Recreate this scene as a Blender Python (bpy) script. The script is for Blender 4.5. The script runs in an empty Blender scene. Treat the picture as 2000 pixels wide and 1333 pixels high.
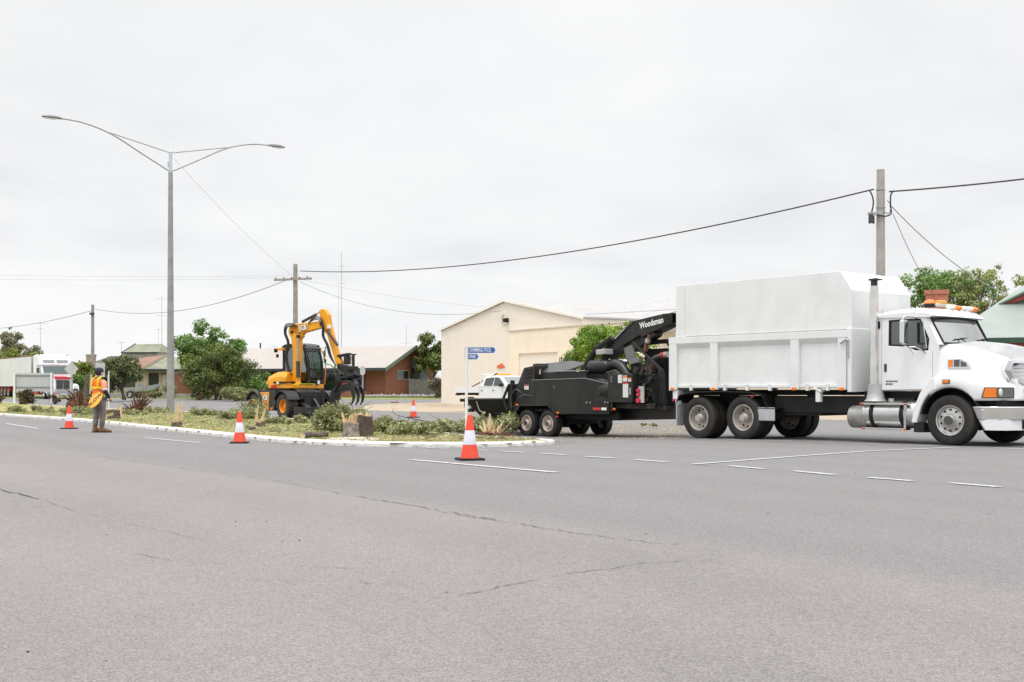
import bpy, bmesh, math, random
import numpy as np
from mathutils import Vector, Matrix, noise
R = math.radians
scene = bpy.context.scene
COL = scene.collection
# ---------------------------------------------------------------- camera, sky, sun, exposure
CAMH = 1.17
cd = bpy.data.cameras.new("camera"); cam = bpy.data.objects.new("camera", cd); COL.objects.link(cam)
cam.location = (0, 0, CAMH); cam.rotation_euler = (R(90), 0, 0)
cd.sensor_width = 36; cd.lens = 41.4; cd.shift_y = 0.04675; cd.clip_start = .1; cd.clip_end = 5000
scene.camera = cam
scene.view_settings.view_transform = 'Standard'; scene.view_settings.look = 'None'
scene.view_settings.exposure = 0.0; scene.view_settings.gamma = 1.0
SUN_EL, SUN_AZ = R(68), R(205)
w = bpy.data.worlds.new("World"); scene.world = w; w.use_nodes = True
nt = w.node_tree; nt.nodes.clear(); N = nt.nodes.new; L = nt.links.new
def mth(op, a, b=None, c=None):
    n = N('ShaderNodeMath'); n.operation = op
    for i, x in enumerate((a, b, c)):
        if x is None: continue
        if isinstance(x, (int, float)): n.inputs[i].default_value = x
        else: L(x, n.inputs[i])
    return n.outputs[0]
out = N('ShaderNodeOutputWorld'); bg = N('ShaderNodeBackground'); bg.inputs[1].default_value = 0.1
sky = N('ShaderNodeTexSky'); sky.sky_type = 'NISHITA'; sky.sun_disc = False
sky.sun_elevation = SUN_EL; sky.sun_rotation = SUN_AZ; sky.dust_density = 3
tc = N('ShaderNodeTexCoord'); sep = N('ShaderNodeSeparateXYZ'); L(tc.outputs['Generated'], sep.inputs[0])
zc = mth('MAXIMUM', sep.outputs[2], 0.0)
zd = mth('ADD', zc, 0.16)
cx = mth('DIVIDE', sep.outputs[0], zd); cy = mth('DIVIDE', sep.outputs[1], zd)
cmb = N('ShaderNodeCombineXYZ'); L(cx, cmb.inputs[0]); L(cy, cmb.inputs[1])
n1 = N('ShaderNodeTexNoise'); n1.inputs['Scale'].default_value = .62; n1.inputs['Detail'].default_value = 7
n1.inputs['Roughness'].default_value = .52; n1.inputs['Distortion'].default_value = .35; L(cmb.outputs[0], n1.inputs['Vector'])
n2 = N('ShaderNodeTexNoise'); n2.inputs['Scale'].default_value = 2.4; n2.inputs['Detail'].default_value = 5
L(cmb.outputs[0], n2.inputs['Vector'])
nn = mth('ADD', mth('MULTIPLY', n1.outputs[0], .75), mth('MULTIPLY', n2.outputs[0], .25))
rp = N('ShaderNodeValToRGB'); L(nn, rp.inputs[0])
e = rp.color_ramp.elements; e[0].position = .38; e[0].color = (.835, .848, .868, 1); e[1].position = .60; e[1].color = (.985, .988, .99, 1)
m_ = e.new(.49); m_.color = (.925, .93, .94, 1)
# overcast sky is brighter towards the zenith; a brighter band of thin cloud low down
zen = N('ShaderNodeMapRange'); zen.interpolation_type = 'SMOOTHSTEP'; L(zc, zen.inputs[0])
zen.inputs[1].default_value = .33; zen.inputs[2].default_value = .95; zen.inputs[3].default_value = 1.0; zen.inputs[4].default_value = 2.9
low = N('ShaderNodeMapRange'); low.interpolation_type = 'SMOOTHSTEP'; L(zc, low.inputs[0])
low.inputs[1].default_value = 0; low.inputs[2].default_value = .16; low.inputs[3].default_value = 1.05; low.inputs[4].default_value = 1.0
sc_ = N('ShaderNodeVectorMath'); sc_.operation = 'SCALE'; L(rp.outputs[0], sc_.inputs[0])
L(mth('MULTIPLY', mth('MULTIPLY', zen.outputs[0], low.outputs[0]), 10.0), sc_.inputs['Scale'])
mx = N('ShaderNodeMix'); mx.data_type = 'RGBA'; mx.inputs[0].default_value = .96
L(sky.outputs[0], mx.inputs[6]); L(sc_.outputs[0], mx.inputs[7]); L(mx.outputs[2], bg.inputs[0]); L(bg.outputs[0], out.inputs[0])
sd = bpy.data.lights.new("sun", 'SUN'); sd.energy = 1.1; sd.angle = R(14); sd.color = (1, .96, .9)
so = bpy.data.objects.new("sun", sd); COL.objects.link(so)
sdir = Vector((math.sin(SUN_AZ) * math.cos(SUN_EL), math.cos(SUN_AZ) * math.cos(SUN_EL), math.sin(SUN_EL)))
so.rotation_euler = sdir.to_track_quat('Z', 'Y').to_euler()

# ---------------------------------------------------------------- helpers
def G(x, y):
    t = min(max((y - 60) / 45, 0), 1)
    return .5 * t * t * (3 - 2 * t) - .22 * math.exp(-((x - 1) / 6) ** 2 - ((y - 35) / 7) ** 2)
def gp(px, py, off=0):
    Y = 2300 * CAMH / (py - 760)
    for _ in range(30):
        X = (px - 1000) / 2300 * Y
        Y = .5 * Y + .5 * 2300 * (CAMH - G(X, Y) - off) / (py - 760)
    X = (px - 1000) / 2300 * Y
    return Vector((X, Y, G(X, Y) + off))
def at(px, py, Y): return Vector(((px - 1000) / 2300 * Y, Y, CAMH - (py - 760) / 2300 * Y))
def onG(x, y, o=0): return Vector((x, y, G(x, y) + o))

MATS = {}
def M(name, col=(.5, .5, .5), rough=.6, metal=0, var=.12, vs=3.0, bump=0, bs=40, spec=.5, col2=None, dirt=0, coat=0, emit=None):
    if name in MATS: return MATS[name]
    m = bpy.data.materials.new(name); m.use_nodes = True; t = m.node_tree; b = t.nodes['Principled BSDF']
    b.inputs['Roughness'].default_value = rough; b.inputs['Metallic'].default_value = metal
    b.inputs['Specular IOR Level'].default_value = spec; b.inputs['Coat Weight'].default_value = coat
    c = t.nodes.new('ShaderNodeTexCoord'); n = t.nodes.new('ShaderNodeTexNoise')
    n.inputs['Scale'].default_value = vs; n.inputs['Detail'].default_value = 6; n.inputs['Roughness'].default_value = .6
    t.links.new(c.outputs['Object'], n.inputs['Vector'])
    r = t.nodes.new('ShaderNodeValToRGB'); t.links.new(n.outputs[0], r.inputs[0])
    c2 = col2 or tuple(x * (1 - var * 1.6) for x in col)
    r.color_ramp.elements[0].position = .35; r.color_ramp.elements[0].color = (*c2, 1)
    r.color_ramp.elements[1].position = .62; r.color_ramp.elements[1].color = (*[min(1, x * (1 + var * .4)) for x in col], 1)
    src = r.outputs[0]
    if dirt:
        n3 = t.nodes.new('ShaderNodeTexNoise'); n3.inputs['Scale'].default_value = 1.3; n3.inputs['Detail'].default_value = 8
        mp = t.nodes.new('ShaderNodeMapping'); mp.inputs['Scale'].default_value = (2.2, 2.2, .7)
        t.links.new(c.outputs['Object'], mp.inputs[0]); t.links.new(mp.outputs[0], n3.inputs['Vector'])
        r3 = t.nodes.new('ShaderNodeValToRGB'); t.links.new(n3.outputs[0], r3.inputs[0])
        r3.color_ramp.elements[0].position = .5; r3.color_ramp.elements[1].position = .75
        r3.color_ramp.elements[0].color = (0, 0, 0, 1); r3.color_ramp.elements[1].color = (dirt, dirt, dirt, 1)
        mi = t.nodes.new('ShaderNodeMix'); mi.data_type = 'RGBA'; t.links.new(r3.outputs[0], mi.inputs[0])
        t.links.new(src, mi.inputs[6]); mi.inputs[7].default_value = (.25, .2, .15, 1); src = mi.outputs[2]
    t.links.new(src, b.inputs['Base Color'])
    if emit: b.inputs['Emission Color'].default_value = (*emit[0], 1); b.inputs['Emission Strength'].default_value = emit[1]
    if bump:
        n4 = t.nodes.new('ShaderNodeTexNoise'); n4.inputs['Scale'].default_value = bs; n4.inputs['Detail'].default_value = 4
        t.links.new(c.outputs['Object'], n4.inputs['Vector'])
        bp = t.nodes.new('ShaderNodeBump'); bp.inputs['Strength'].default_value = bump; bp.inputs['Distance'].default_value = .02
        t.links.new(n4.outputs[0], bp.inputs['Height']); t.links.new(bp.outputs[0], b.inputs['Normal'])
    MATS[name] = m; return m
def Mglass(name, tint, spec=.6):
    if name in MATS: return MATS[name]
    m = bpy.data.materials.new(name); m.use_nodes = True; t = m.node_tree; t.nodes.clear()
    o = t.nodes.new('ShaderNodeOutputMaterial'); tr = t.nodes.new('ShaderNodeBsdfTransparent'); tr.inputs[0].default_value = (*tint, 1)
    g = t.nodes.new('ShaderNodeBsdfGlossy'); g.inputs[1].default_value = .03; fr = t.nodes.new('ShaderNodeFresnel'); fr.inputs[0].default_value = 1.6
    mul = t.nodes.new('ShaderNodeMath'); mul.operation = 'ADD'; mul.inputs[1].default_value = spec * .2
    t.links.new(fr.outputs[0], mul.inputs[0]); mi = t.nodes.new('ShaderNodeMixShader')
    t.links.new(mul.outputs[0], mi.inputs[0]); t.links.new(tr.outputs[0], mi.inputs[1]); t.links.new(g.outputs[0], mi.inputs[2]); t.links.new(mi.outputs[0], o.inputs[0])
    MATS[name] = m; return m
def Mleaf(name, a=None, b=None, c=None, ns=1.2):
    if name in MATS: return MATS[name]
    m = bpy.data.materials.new(name); m.use_nodes = True; t = m.node_tree; t.nodes.clear()
    o = t.nodes.new('ShaderNodeOutputMaterial'); ge = t.nodes.new('ShaderNodeNewGeometry')
    r = t.nodes.new('ShaderNodeValToRGB'); el = r.color_ramp.elements
    el[0].color = (*a, 1); el[1].color = (*c, 1); q = el.new(.55); q.color = (*b, 1)
    cc = t.nodes.new('ShaderNodeTexCoord'); n = t.nodes.new('ShaderNodeTexNoise'); n.inputs['Scale'].default_value = ns; n.inputs['Detail'].default_value = 3
    t.links.new(cc.outputs['Object'], n.inputs['Vector'])
    ad = t.nodes.new('ShaderNodeMath'); ad.operation = 'MULTIPLY_ADD'; t.links.new(ge.outputs['Random Per Island'], ad.inputs[0]); ad.inputs[1].default_value = .5
    sb = t.nodes.new('ShaderNodeMath'); sb.operation = 'MULTIPLY_ADD'; t.links.new(n.outputs[0], sb.inputs[0]); sb.inputs[1].default_value = 1.6; sb.inputs[2].default_value = -.55
    t.links.new(sb.outputs[0], ad.inputs[2]); t.links.new(ad.outputs[0], r.inputs[0])
    d = t.nodes.new('ShaderNodeBsdfDiffuse'); tl = t.nodes.new('ShaderNodeBsdfTranslucent'); mi = t.nodes.new('ShaderNodeMixShader'); mi.inputs[0].default_value = .35
    t.links.new(r.outputs[0], d.inputs[0]); t.links.new(r.outputs[0], tl.inputs[0]); t.links.new(d.outputs[0], mi.inputs[1]); t.links.new(tl.outputs[0], mi.inputs[2])
    gl = t.nodes.new('ShaderNodeBsdfGlossy'); gl.inputs[1].default_value = .45; m2 = t.nodes.new('ShaderNodeMixShader'); m2.inputs[0].default_value = .05
    t.links.new(mi.outputs[0], m2.inputs[1]); t.links.new(gl.outputs[0], m2.inputs[2]); t.links.new(m2.outputs[0], o.inputs[0])
    MATS[name] = m; return m

class MB:
    def __init__(s): s.v = []; s.f = []; s.mi = []
    def add(s, vs, fs, mi=0):
        o = len(s.v); s.v += [tuple(x) for x in vs]; s.f += [tuple(o + i for i in f) for f in fs]; s.mi += [mi] * len(fs); return s
    def box(s, c, d, rot=None, mi=0, taper=1.0):
        hx, hy, hz = d[0] / 2, d[1] / 2, d[2] / 2
        vs = [Vector((x * hx * (taper if z > 0 else 1), y * hy * (taper if z > 0 else 1), z * hz)) for z in (-1, 1) for x, y in ((-1, -1), (1, -1), (1, 1), (-1, 1))]
        if rot is not None: vs = [rot @ v for v in vs]
        return s.add([v + Vector(c) for v in vs], [(3, 2, 1, 0), (4, 5, 6, 7), (0, 1, 5, 4), (1, 2, 6, 5), (2, 3, 7, 6), (3, 0, 4, 7)], mi)
    def bx(s, x0, x1, y0, y1, z0, z1, mi=0): return s.box(((x0 + x1) / 2, (y0 + y1) / 2, (z0 + z1) / 2), (x1 - x0, y1 - y0, z1 - z0), None, mi)
    def prism(s, pts, a, b, ax='y', mi=0):
        n = len(pts)
        def P(p, k):
            if ax == 'y': return (p[0], k, p[1])
            if ax == 'x': return (k, p[0], p[1])
            return (p[0], p[1], k)
        vs = [P(p, a) for p in pts] + [P(p, b) for p in pts]
        fs = [tuple(range(n)), tuple(range(2 * n - 1, n - 1, -1))] + [(i, i + n, (i + 1) % n + n, (i + 1) % n) for i in range(n)]
        return s.add(vs, fs, mi)
    def ring(s, outer, inner, a, b, fn, mi=0):
        n = len(outer); vs = [fn(p, a) for p in outer] + [fn(p, a) for p in inner] + [fn(p, b) for p in outer] + [fn(p, b) for p in inner]; fs = []
        for i in range(n):
            j = (i + 1) % n
            fs += [(i, j, n + j, n + i), (2 * n + i, 3 * n + i, 3 * n + j, 2 * n + j), (i, 2 * n + i, 2 * n + j, j), (n + i, n + j, 3 * n + j, 3 * n + i)]
        return s.add(vs, fs, mi)
    def tube(s, pts, r, n=8, mi=0, caps=True):
        pts = [Vector(p) for p in pts]; rs = r if isinstance(r, (list, tuple)) else [r] * len(pts); vs = []; fs = []; up = None
        for i, p in enumerate(pts):
            d = (pts[min(i + 1, len(pts) - 1)] - pts[max(i - 1, 0)]).normalized()
            if up is None: up = Vector((0, 0, 1)) if abs(d.z) < .9 else Vector((1, 0, 0))
            a = d.cross(up)
            if a.length < 1e-4: a = d.orthogonal()
            a.normalize(); b = d.cross(a).normalized(); up = -b if (-b).dot(up) > 0 else b
            vs += [p + (a * math.cos(2 * math.pi * k / n) + b * math.sin(2 * math.pi * k / n)) * rs[i] for k in range(n)]
        for i in range(len(pts) - 1):
            for k in range(n): fs.append((i * n + k, i * n + (k + 1) % n, (i + 1) * n + (k + 1) % n, (i + 1) * n + k))
        if caps: fs += [tuple(range(n - 1, -1, -1)), tuple((len(pts) - 1) * n + k for k in range(n))]
        return s.add(vs, fs, mi)
    def lathe(s, prof, c=(0, 0, 0), ax='y', n=28, mi=0):
        vs = []; fs = []
        for (r, h) in prof:
            for k in range(n):
                a = 2 * math.pi * k / n; u, v = r * math.cos(a), r * math.sin(a)
                p = (u, h, v) if ax == 'y' else ((u, v, h) if ax == 'z' else (h, u, v)); vs.append((p[0] + c[0], p[1] + c[1], p[2] + c[2]))
        for i in range(len(prof) - 1):
            for k in range(n): fs.append((i * n + k, i * n + (k + 1) % n, (i + 1) * n + (k + 1) % n, (i + 1) * n + k))
        return s.add(vs, fs, mi)
    def cyl(s, c, r, h, ax='y', n=20, mi=0): return s.lathe([(.0001, -h / 2), (r, -h / 2), (r, h / 2), (.0001, h / 2)], c, ax, n, mi)
    def ball(s, c, r, mi=0, n=12):
        if isinstance(r, (int, float)): r = (r, r, r)
        vs = []; fs = []
        for i in range(n // 2 + 1):
            t = math.pi * i / (n // 2)
            for k in range(n):
                a = 2 * math.pi * k / n; vs.append((c[0] + r[0] * math.sin(t) * math.cos(a), c[1] + r[1] * math.sin(t) * math.sin(a), c[2] + r[2] * math.cos(t)))
        for i in range(n // 2):
            for k in range(n): fs.append((i * n + k, (i + 1) * n + k, (i + 1) * n + (k + 1) % n, i * n + (k + 1) % n))
        return s.add(vs, fs, mi)
    def loft(s, secs, mi=0, closed=True, caps=True):
        n = len(secs[0]); vs = [p for q in secs for p in q]; fs = []
        for i in range(len(secs) - 1):
            for k in range(n if closed else n - 1): fs.append((i * n + k, i * n + (k + 1) % n, (i + 1) * n + (k + 1) % n, (i + 1) * n + k))
        if caps: fs += [tuple(range(n - 1, -1, -1)), tuple((len(secs) - 1) * n + k for k in range(n))]
        return s.add(vs, fs, mi)
    def build(s, name, mats, parent=None, smooth=False, bevel=0, xf=None, fixn=True, sub=0, mods=None):
        me = bpy.data.meshes.new(name)
        vs = [tuple(xf @ Vector(v)) for v in s.v] if xf is not None else s.v
        me.from_pydata(vs, [], s.f)
        if not isinstance(mats, (list, tuple)): mats = [mats]
        for m in mats: me.materials.append(m)
        if len(mats) > 1: me.polygons.foreach_set('material_index', s.mi)
        if fixn:
            b = bmesh.new(); b.from_mesh(me); bmesh.ops.remove_doubles(b, verts=b.verts, dist=1e-5); bmesh.ops.recalc_face_normals(b, faces=b.faces); b.to_mesh(me); b.free()
        if smooth: me.polygons.foreach_set('use_smooth', [True] * len(me.polygons))
        o = bpy.data.objects.new(name, me); COL.objects.link(o)
        if parent: o.parent = parent
        if bevel:
            d = o.modifiers.new('bevel', 'BEVEL'); d.width = bevel; d.segments = 2; d.limit_method = 'ANGLE'; d.angle_limit = R(35); d.harden_normals = False
        if smooth:
            try: me.set_sharp_from_angle(angle=R(38))
            except Exception: pass
        if sub: d = o.modifiers.new('sub', 'SUBSURF'); d.levels = sub; d.render_levels = sub
        return o
def tag(o, label=None, cat=None, group=None, kind=None):
    if label: o['label'] = label
    if cat: o['category'] = cat
    if group: o['group'] = group
    if kind: o['kind'] = kind
    return o
def thing(name, label, cat, loc=(0, 0, 0), rz=0, group=None):
    o = bpy.data.objects.new(name, None); COL.objects.link(o); o.empty_display_size = .3
    o.location = loc; o.rotation_euler = (0, 0, rz); return tag(o, label, cat, group, 'thing')
def copytree(o, parent=None):
    c = o.copy(); COL.objects.link(c); c.parent = parent
    for ch in list(o.children): copytree(ch, c)
    return c
def text(name, body, size, org, ex, ey, mat, parent=None, xf=None, bold=.0, sx=1.0, align='CENTER'):
    cu = bpy.data.curves.new(name, 'FONT'); cu.body = body; cu.size = size; cu.align_x = align; cu.align_y = 'CENTER'
    cu.extrude = .002; cu.offset = bold; cu.resolution_u = 2
    o = bpy.data.objects.new(name, cu); COL.objects.link(o); bpy.context.view_layer.update()
    me = bpy.data.meshes.new_from_object(o.evaluated_get(bpy.context.evaluated_depsgraph_get())); bpy.data.objects.remove(o)
    ex = Vector(ex).normalized(); ey = Vector(ey).normalized(); ez = ex.cross(ey)
    mt = Matrix((ex * sx, ey, ez)).transposed().to_4x4(); mt.translation = Vector(org)
    if xf is not None: mt = xf @ mt
    me.transform(mt); me.materials.clear(); me.materials.append(mat)
    o = bpy.data.objects.new(name, me); COL.objects.link(o)
    if parent: o.parent = parent
    return o
def catmull(P, n, closed=False):
    P = [Vector(p) for p in P]; o = []; m = len(P)
    rng = range(m) if closed else range(m - 1)
    for i in rng:
        p0 = P[(i - 1) % m] if closed or i > 0 else P[0]; p1 = P[i]; p2 = P[(i + 1) % m]; p3 = P[(i + 2) % m] if closed or i + 2 < m else P[-1]
        for k in range(n):
            t = k / n; o.append(.5 * ((2 * p1) + (p2 - p0) * t + (2 * p0 - 5 * p1 + 4 * p2 - p3) * t * t + (3 * p1 - p0 - 3 * p2 + p3) * t ** 3))
    if not closed: o.append(P[-1])
    return o

# ---------------------------------------------------------------- materials
white = M('white_paint', (.80, .81, .82), .28, 0, .03, 2, coat=.3)
binwhite = M('tipper_white_paint', (.77, .785, .78), .42, 0, .035, 1.5, dirt=.10)
black = M('black_paint', (.011, .011, .012), .42, 0, .3, 4, dirt=.08)
mblack = M('matt_black', (.008, .008, .008), .75, 0, .3, 6)
rubber = M('tyre_rubber', (.016, .0155, .0155), .8, 0, .25, 5, bump=.3, bs=60, dirt=.12)
chrome = M('chrome', (.72, .72, .73), .12, 1, .05)
alu = M('aluminium', (.62, .62, .61), .32, 1, .08, 5)
steel = M('galvanised_steel', (.42, .43, .44), .5, .35, .12, 6, dirt=.05)
rimdirty = M('dirty_rim_paint', (.5, .46, .42), .5, .1, .2, 5, dirt=.4)
amber = M('amber_lens', (.85, .22, .02), .25, 0, .05)
redl = M('red_lens', (.55, .03, .02), .25, 0, .05)
clear = M('clear_lens', (.8, .8, .76), .15, 0, .05)
glass = Mglass('vehicle_glass', (.42, .52, .50))
dglass = M('dark_glass', (.02, .025, .028), .06, 0, .1, spec=.8)
yellow = M('machine_yellow', (.85, .36, .01), .35, 0, .06, 3, dirt=.06)
orange = M('cone_orange', (.88, .075, .035), .55, 0, .08, 6, dirt=.14)
refl = M('reflective_band', (.68, .67, .74), .45, 0, .08, 9, dirt=.15)
conc = M('concrete', (.33, .325, .31), .85, 0, .1, 8, bump=.3, bs=50)
wood = M('fresh_split_wood', (.62, .47, .27), .8, 0, .2, 14, bump=.4, bs=30)
bark = M('bark', (.13, .105, .085), .95, 0, .4, 9, bump=1, bs=22)
redroot = M('red_brown_root', (.16, .075, .045), .95, 0, .4, 9, bump=.8, bs=25)
polew = M('weathered_pole_timber', (.36, .33, .29), .9, 0, .2, 3, bump=.4, bs=30)
wire = M('wire_insulation', (.035, .035, .045), .6)
wiregrey = M('bare_wire', (.38, .39, .42), .5, .3)
txtw = M('white_lettering', (.82, .82, .82), .5, 0, .02)
txtb = M('black_lettering', (.02, .02, .02), .5)
LG = Mleaf('leaf_green', (.07, .13, .025), (.15, .27, .05), (.28, .42, .10))
LD = Mleaf('leaf_dark', (.05, .075, .012), (.115, .155, .026), (.27, .31, .055), .9)
LB = Mleaf('leaf_bright', (.09, .17, .015), (.22, .36, .03), (.42, .55, .07))
LY = Mleaf('leaf_yellow_green', (.08, .12, .02), (.2, .24, .03), (.42, .40, .06))
LO = Mleaf('leaf_olive', (.11, .13, .045), (.26, .28, .11), (.48, .47, .22))
LGREY = Mleaf('leaf_cut_gum', (.10, .12, .045), (.30, .32, .13), (.78, .76, .46), 4)
LA = Mleaf('leaf_autumn', (.14, .19, .055), (.32, .38, .13), (.56, .50, .24))

# ---------------------------------------------------------------- ground
def obj_from(name, vs, fs, mats, mi=None, smooth=False):
    me = bpy.data.meshes.new(name); me.from_pydata(vs, [], fs)
    for m in (mats if isinstance(mats, (list, tuple)) else [mats]): me.materials.append(m)
    if mi: me.polygons.foreach_set('material_index', mi)
    if smooth: me.polygons.foreach_set('use_smooth', [True] * len(me.polygons))
    o = bpy.data.objects.new(name, me); COL.objects.link(o); return o
def inside(x, y, P):
    c = False; j = len(P) - 1
    for i in range(len(P)):
        if (P[i][1] > y) != (P[j][1] > y) and x < (P[j][0] - P[i][0]) * (y - P[i][1]) / (P[j][1] - P[i][1]) + P[i][0]: c = not c
        j = i
    return c
def sheet(name, poly, off, res, mat):
    xs = [p[0] for p in poly]; ys = [p[1] for p in poly]; x0, x1, y0, y1 = min(xs), max(xs), min(ys), max(ys)
    nx = max(1, int((x1 - x0) / res)); ny = max(1, int((y1 - y0) / res)); b = bmesh.new()
    V = [[b.verts.new((x0 + (x1 - x0) * i / nx, y0 + (y1 - y0) * j / ny, 0)) for i in range(nx + 1)] for j in range(ny + 1)]
    for j in range(ny):
        for i in range(nx): b.faces.new((V[j][i], V[j][i + 1], V[j + 1][i + 1], V[j + 1][i]))
    for i in range(len(poly)):
        a = poly[i]; c = poly[(i + 1) % len(poly)]; n = (c[1] - a[1], -(c[0] - a[0]), 0)
        bmesh.ops.bisect_plane(b, geom=b.verts[:] + b.edges[:] + b.faces[:], plane_co=(a[0], a[1], 0), plane_no=n)
    kill = [f for f in b.faces if not inside(f.calc_center_median().x, f.calc_center_median().y, poly)]
    bmesh.ops.delete(b, geom=kill, context='FACES')
    for v in b.verts: v.co.z = G(v.co.x, v.co.y) + off
    me = bpy.data.meshes.new(name); b.to_mesh(me); b.free(); me.materials.append(mat)
    me.polygons.foreach_set('use_smooth', [True] * len(me.polygons))
    o = bpy.data.objects.new(name, me); COL.objects.link(o); return tag(o, kind='structure')
def ground_mat(name, stops, scales, bump, bs, rough=.9, fine=0, seam=None):
    m = bpy.data.materials.new(name); m.use_nodes = True; t = m.node_tree; b = t.nodes['Principled BSDF']; b.inputs['Roughness'].default_value = rough
    b.inputs['Specular IOR Level'].default_value = .3
    c = t.nodes.new('ShaderNodeTexCoord'); acc = None
    for sc, wt, st in scales:
        mp = t.nodes.new('ShaderNodeMapping'); mp.inputs['Rotation'].default_value = (0, 0, R(38)); mp.inputs['Scale'].default_value = (st, 1, 1); t.links.new(c.outputs['Object'], mp.inputs[0])
        n = t.nodes.new('ShaderNodeTexNoise'); n.inputs['Scale'].default_value = sc; n.inputs['Detail'].default_value = 5; t.links.new(mp.outputs[0], n.inputs['Vector'])
        k = t.nodes.new('ShaderNodeMath'); k.operation = 'MULTIPLY_ADD'; t.links.new(n.outputs[0], k.inputs[0]); k.inputs[1].default_value = wt
        if acc is None: k.inputs[2].default_value = 0
        else: t.links.new(acc, k.inputs[2])
        acc = k.outputs[0]
    r = t.nodes.new('ShaderNodeValToRGB'); t.links.new(acc, r.inputs[0]); el = r.color_ramp.elements
    el[0].position, el[0].color = stops[0][0], (*stops[0][1], 1); el[1].position, el[1].color = stops[-1][0], (*stops[-1][1], 1)
    for p, q in stops[1:-1]: x = el.new(p); x.color = (*q, 1)
    src = r.outputs[0]
    if seam:   # older, cooler and more polished lane beyond the long construction joint, faint wheel paths parallel to it
        nx_, ny_, c0_, cool = seam; sp = t.nodes.new('ShaderNodeSeparateXYZ'); t.links.new(c.outputs['Object'], sp.inputs[0])
        def mt(op, a, b_=None, c_=None):
            q = t.nodes.new('ShaderNodeMath'); q.operation = op
            for i, v in enumerate((a, b_, c_)):
                if v is None: continue
                if isinstance(v, (int, float)): q.inputs[i].default_value = v
                else: t.links.new(v, q.inputs[i])
            return q.outputs[0]
        d = mt('ADD', mt('MULTIPLY', sp.outputs[0], nx_), mt('MULTIPLY_ADD', sp.outputs[1], ny_, -c0_))
        dn = mt('ADD', d, mt('MULTIPLY_ADD', acc, 1.6, -.8)); mr_ = t.nodes.new('ShaderNodeMapRange'); mr_.interpolation_type = 'SMOOTHSTEP'; t.links.new(dn, mr_.inputs[0]); mr_.inputs[1].default_value = -.15; mr_.inputs[2].default_value = .5; mr_.inputs[4].default_value = .85
        mi_ = t.nodes.new('ShaderNodeMix'); mi_.data_type = 'RGBA'; t.links.new(mr_.outputs[0], mi_.inputs[0]); t.links.new(src, mi_.inputs[6]); mi_.inputs[7].default_value = (*cool, 1)
        wv = mt('MULTIPLY_ADD', mt('SINE', mt('MULTIPLY', mt('ADD', d, mt('MULTIPLY', acc, 1.2)), 3.3)), .022, .985)
        vm = t.nodes.new('ShaderNodeVectorMath'); vm.operation = 'SCALE'; t.links.new(mi_.outputs[2], vm.inputs[0]); t.links.new(wv, vm.inputs['Scale']); src = vm.outputs[0]
    if fine:
        v = t.nodes.new('ShaderNodeTexVoronoi'); v.inputs['Scale'].default_value = fine; t.links.new(c.outputs['Object'], v.inputs['Vector'])
        hs = t.nodes.new('ShaderNodeSeparateColor'); t.links.new(v.outputs['Color'], hs.inputs[0])
        mr = t.nodes.new('ShaderNodeMapRange'); t.links.new(hs.outputs[0], mr.inputs[0]); mr.inputs[3].default_value = .66; mr.inputs[4].default_value = 1.34
        sm = t.nodes.new('ShaderNodeVectorMath'); sm.operation = 'SCALE'; t.links.new(src, sm.inputs[0]); t.links.new(mr.outputs[0], sm.inputs['Scale']); src = sm.outputs[0]
        v2 = t.nodes.new('ShaderNodeTexVoronoi'); v2.inputs['Scale'].default_value = fine * .22; t.links.new(c.outputs['Object'], v2.inputs['Vector'])
        h2 = t.nodes.new('ShaderNodeSeparateColor'); t.links.new(v2.outputs['Color'], h2.inputs[0])
        mr2 = t.nodes.new('ShaderNodeMapRange'); t.links.new(h2.outputs[1], mr2.inputs[0]); mr2.inputs[3].default_value = .96; mr2.inputs[4].default_value = 1.04
        sm2 = t.nodes.new('ShaderNodeVectorMath'); sm2.operation = 'SCALE'; t.links.new(src, sm2.inputs[0]); t.links.new(mr2.outputs[0], sm2.inputs['Scale']); src = sm2.outputs[0]
    t.links.new(src, b.inputs['Base Color'])
    n = t.nodes.new('ShaderNodeTexNoise'); n.inputs['Scale'].default_value = bs; n.inputs['Detail'].default_value = 3; t.links.new(c.outputs['Object'], n.inputs['Vector'])
    bp = t.nodes.new('ShaderNodeBump'); bp.inputs['Strength'].default_value = bump; bp.inputs['Distance'].default_value = .01; t.links.new(n.outputs[0], bp.inputs['Height']); t.links.new(bp.outputs[0], b.inputs['Normal'])
    return m
asph = ground_mat('asphalt', [(.34, (.196, .183, .178)), (.5, (.222, .204, .197)), (.68, (.244, .222, .213))], [(.10, .6, 2.5), (.5, .25, 5), (3, .15, 1)], .5, 90, .85, fine=135, seam=(.808, .590, 6.25, (.196, .189, .189)))
grassm = ground_mat('mown_grass', [(.36, (.17, .19, .05)), (.47, (.27, .27, .09)), (.57, (.37, .31, .15)), (.68, (.42, .33, .21))], [(.35, .4, 1), (2.2, .35, 1), (14, .25, 1)], 1, 30, .95, fine=22)
lawnm = ground_mat('lawn', [(.38, (.13, .19, .03)), (.55, (.22, .26, .05)), (.68, (.32, .30, .10))], [(.2, .5, 1), (3, .5, 1)], 1, 20, .95)
sandm = ground_mat('sandy_gravel', [(.36, (.30, .24, .18)), (.5, (.40, .33, .25)), (.66, (.46, .36, .24))], [(.15, .5, 1), (1.5, .5, 1)], .6, 40, .95, fine=14)
earthm = ground_mat('far_ground', [(.36, (.16, .17, .07)), (.66, (.28, .25, .15))], [(.1, .6, 1), (1.5, .4, 1)], .6, 10, .95)
chipm = ground_mat('wood_chip_litter', [(.36, (.20, .17, .13)), (.5, (.34, .28, .19)), (.66, (.50, .42, .28))], [(.6, .4, 1), (6, .6, 1)], 1, 40, .95, fine=26)

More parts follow.
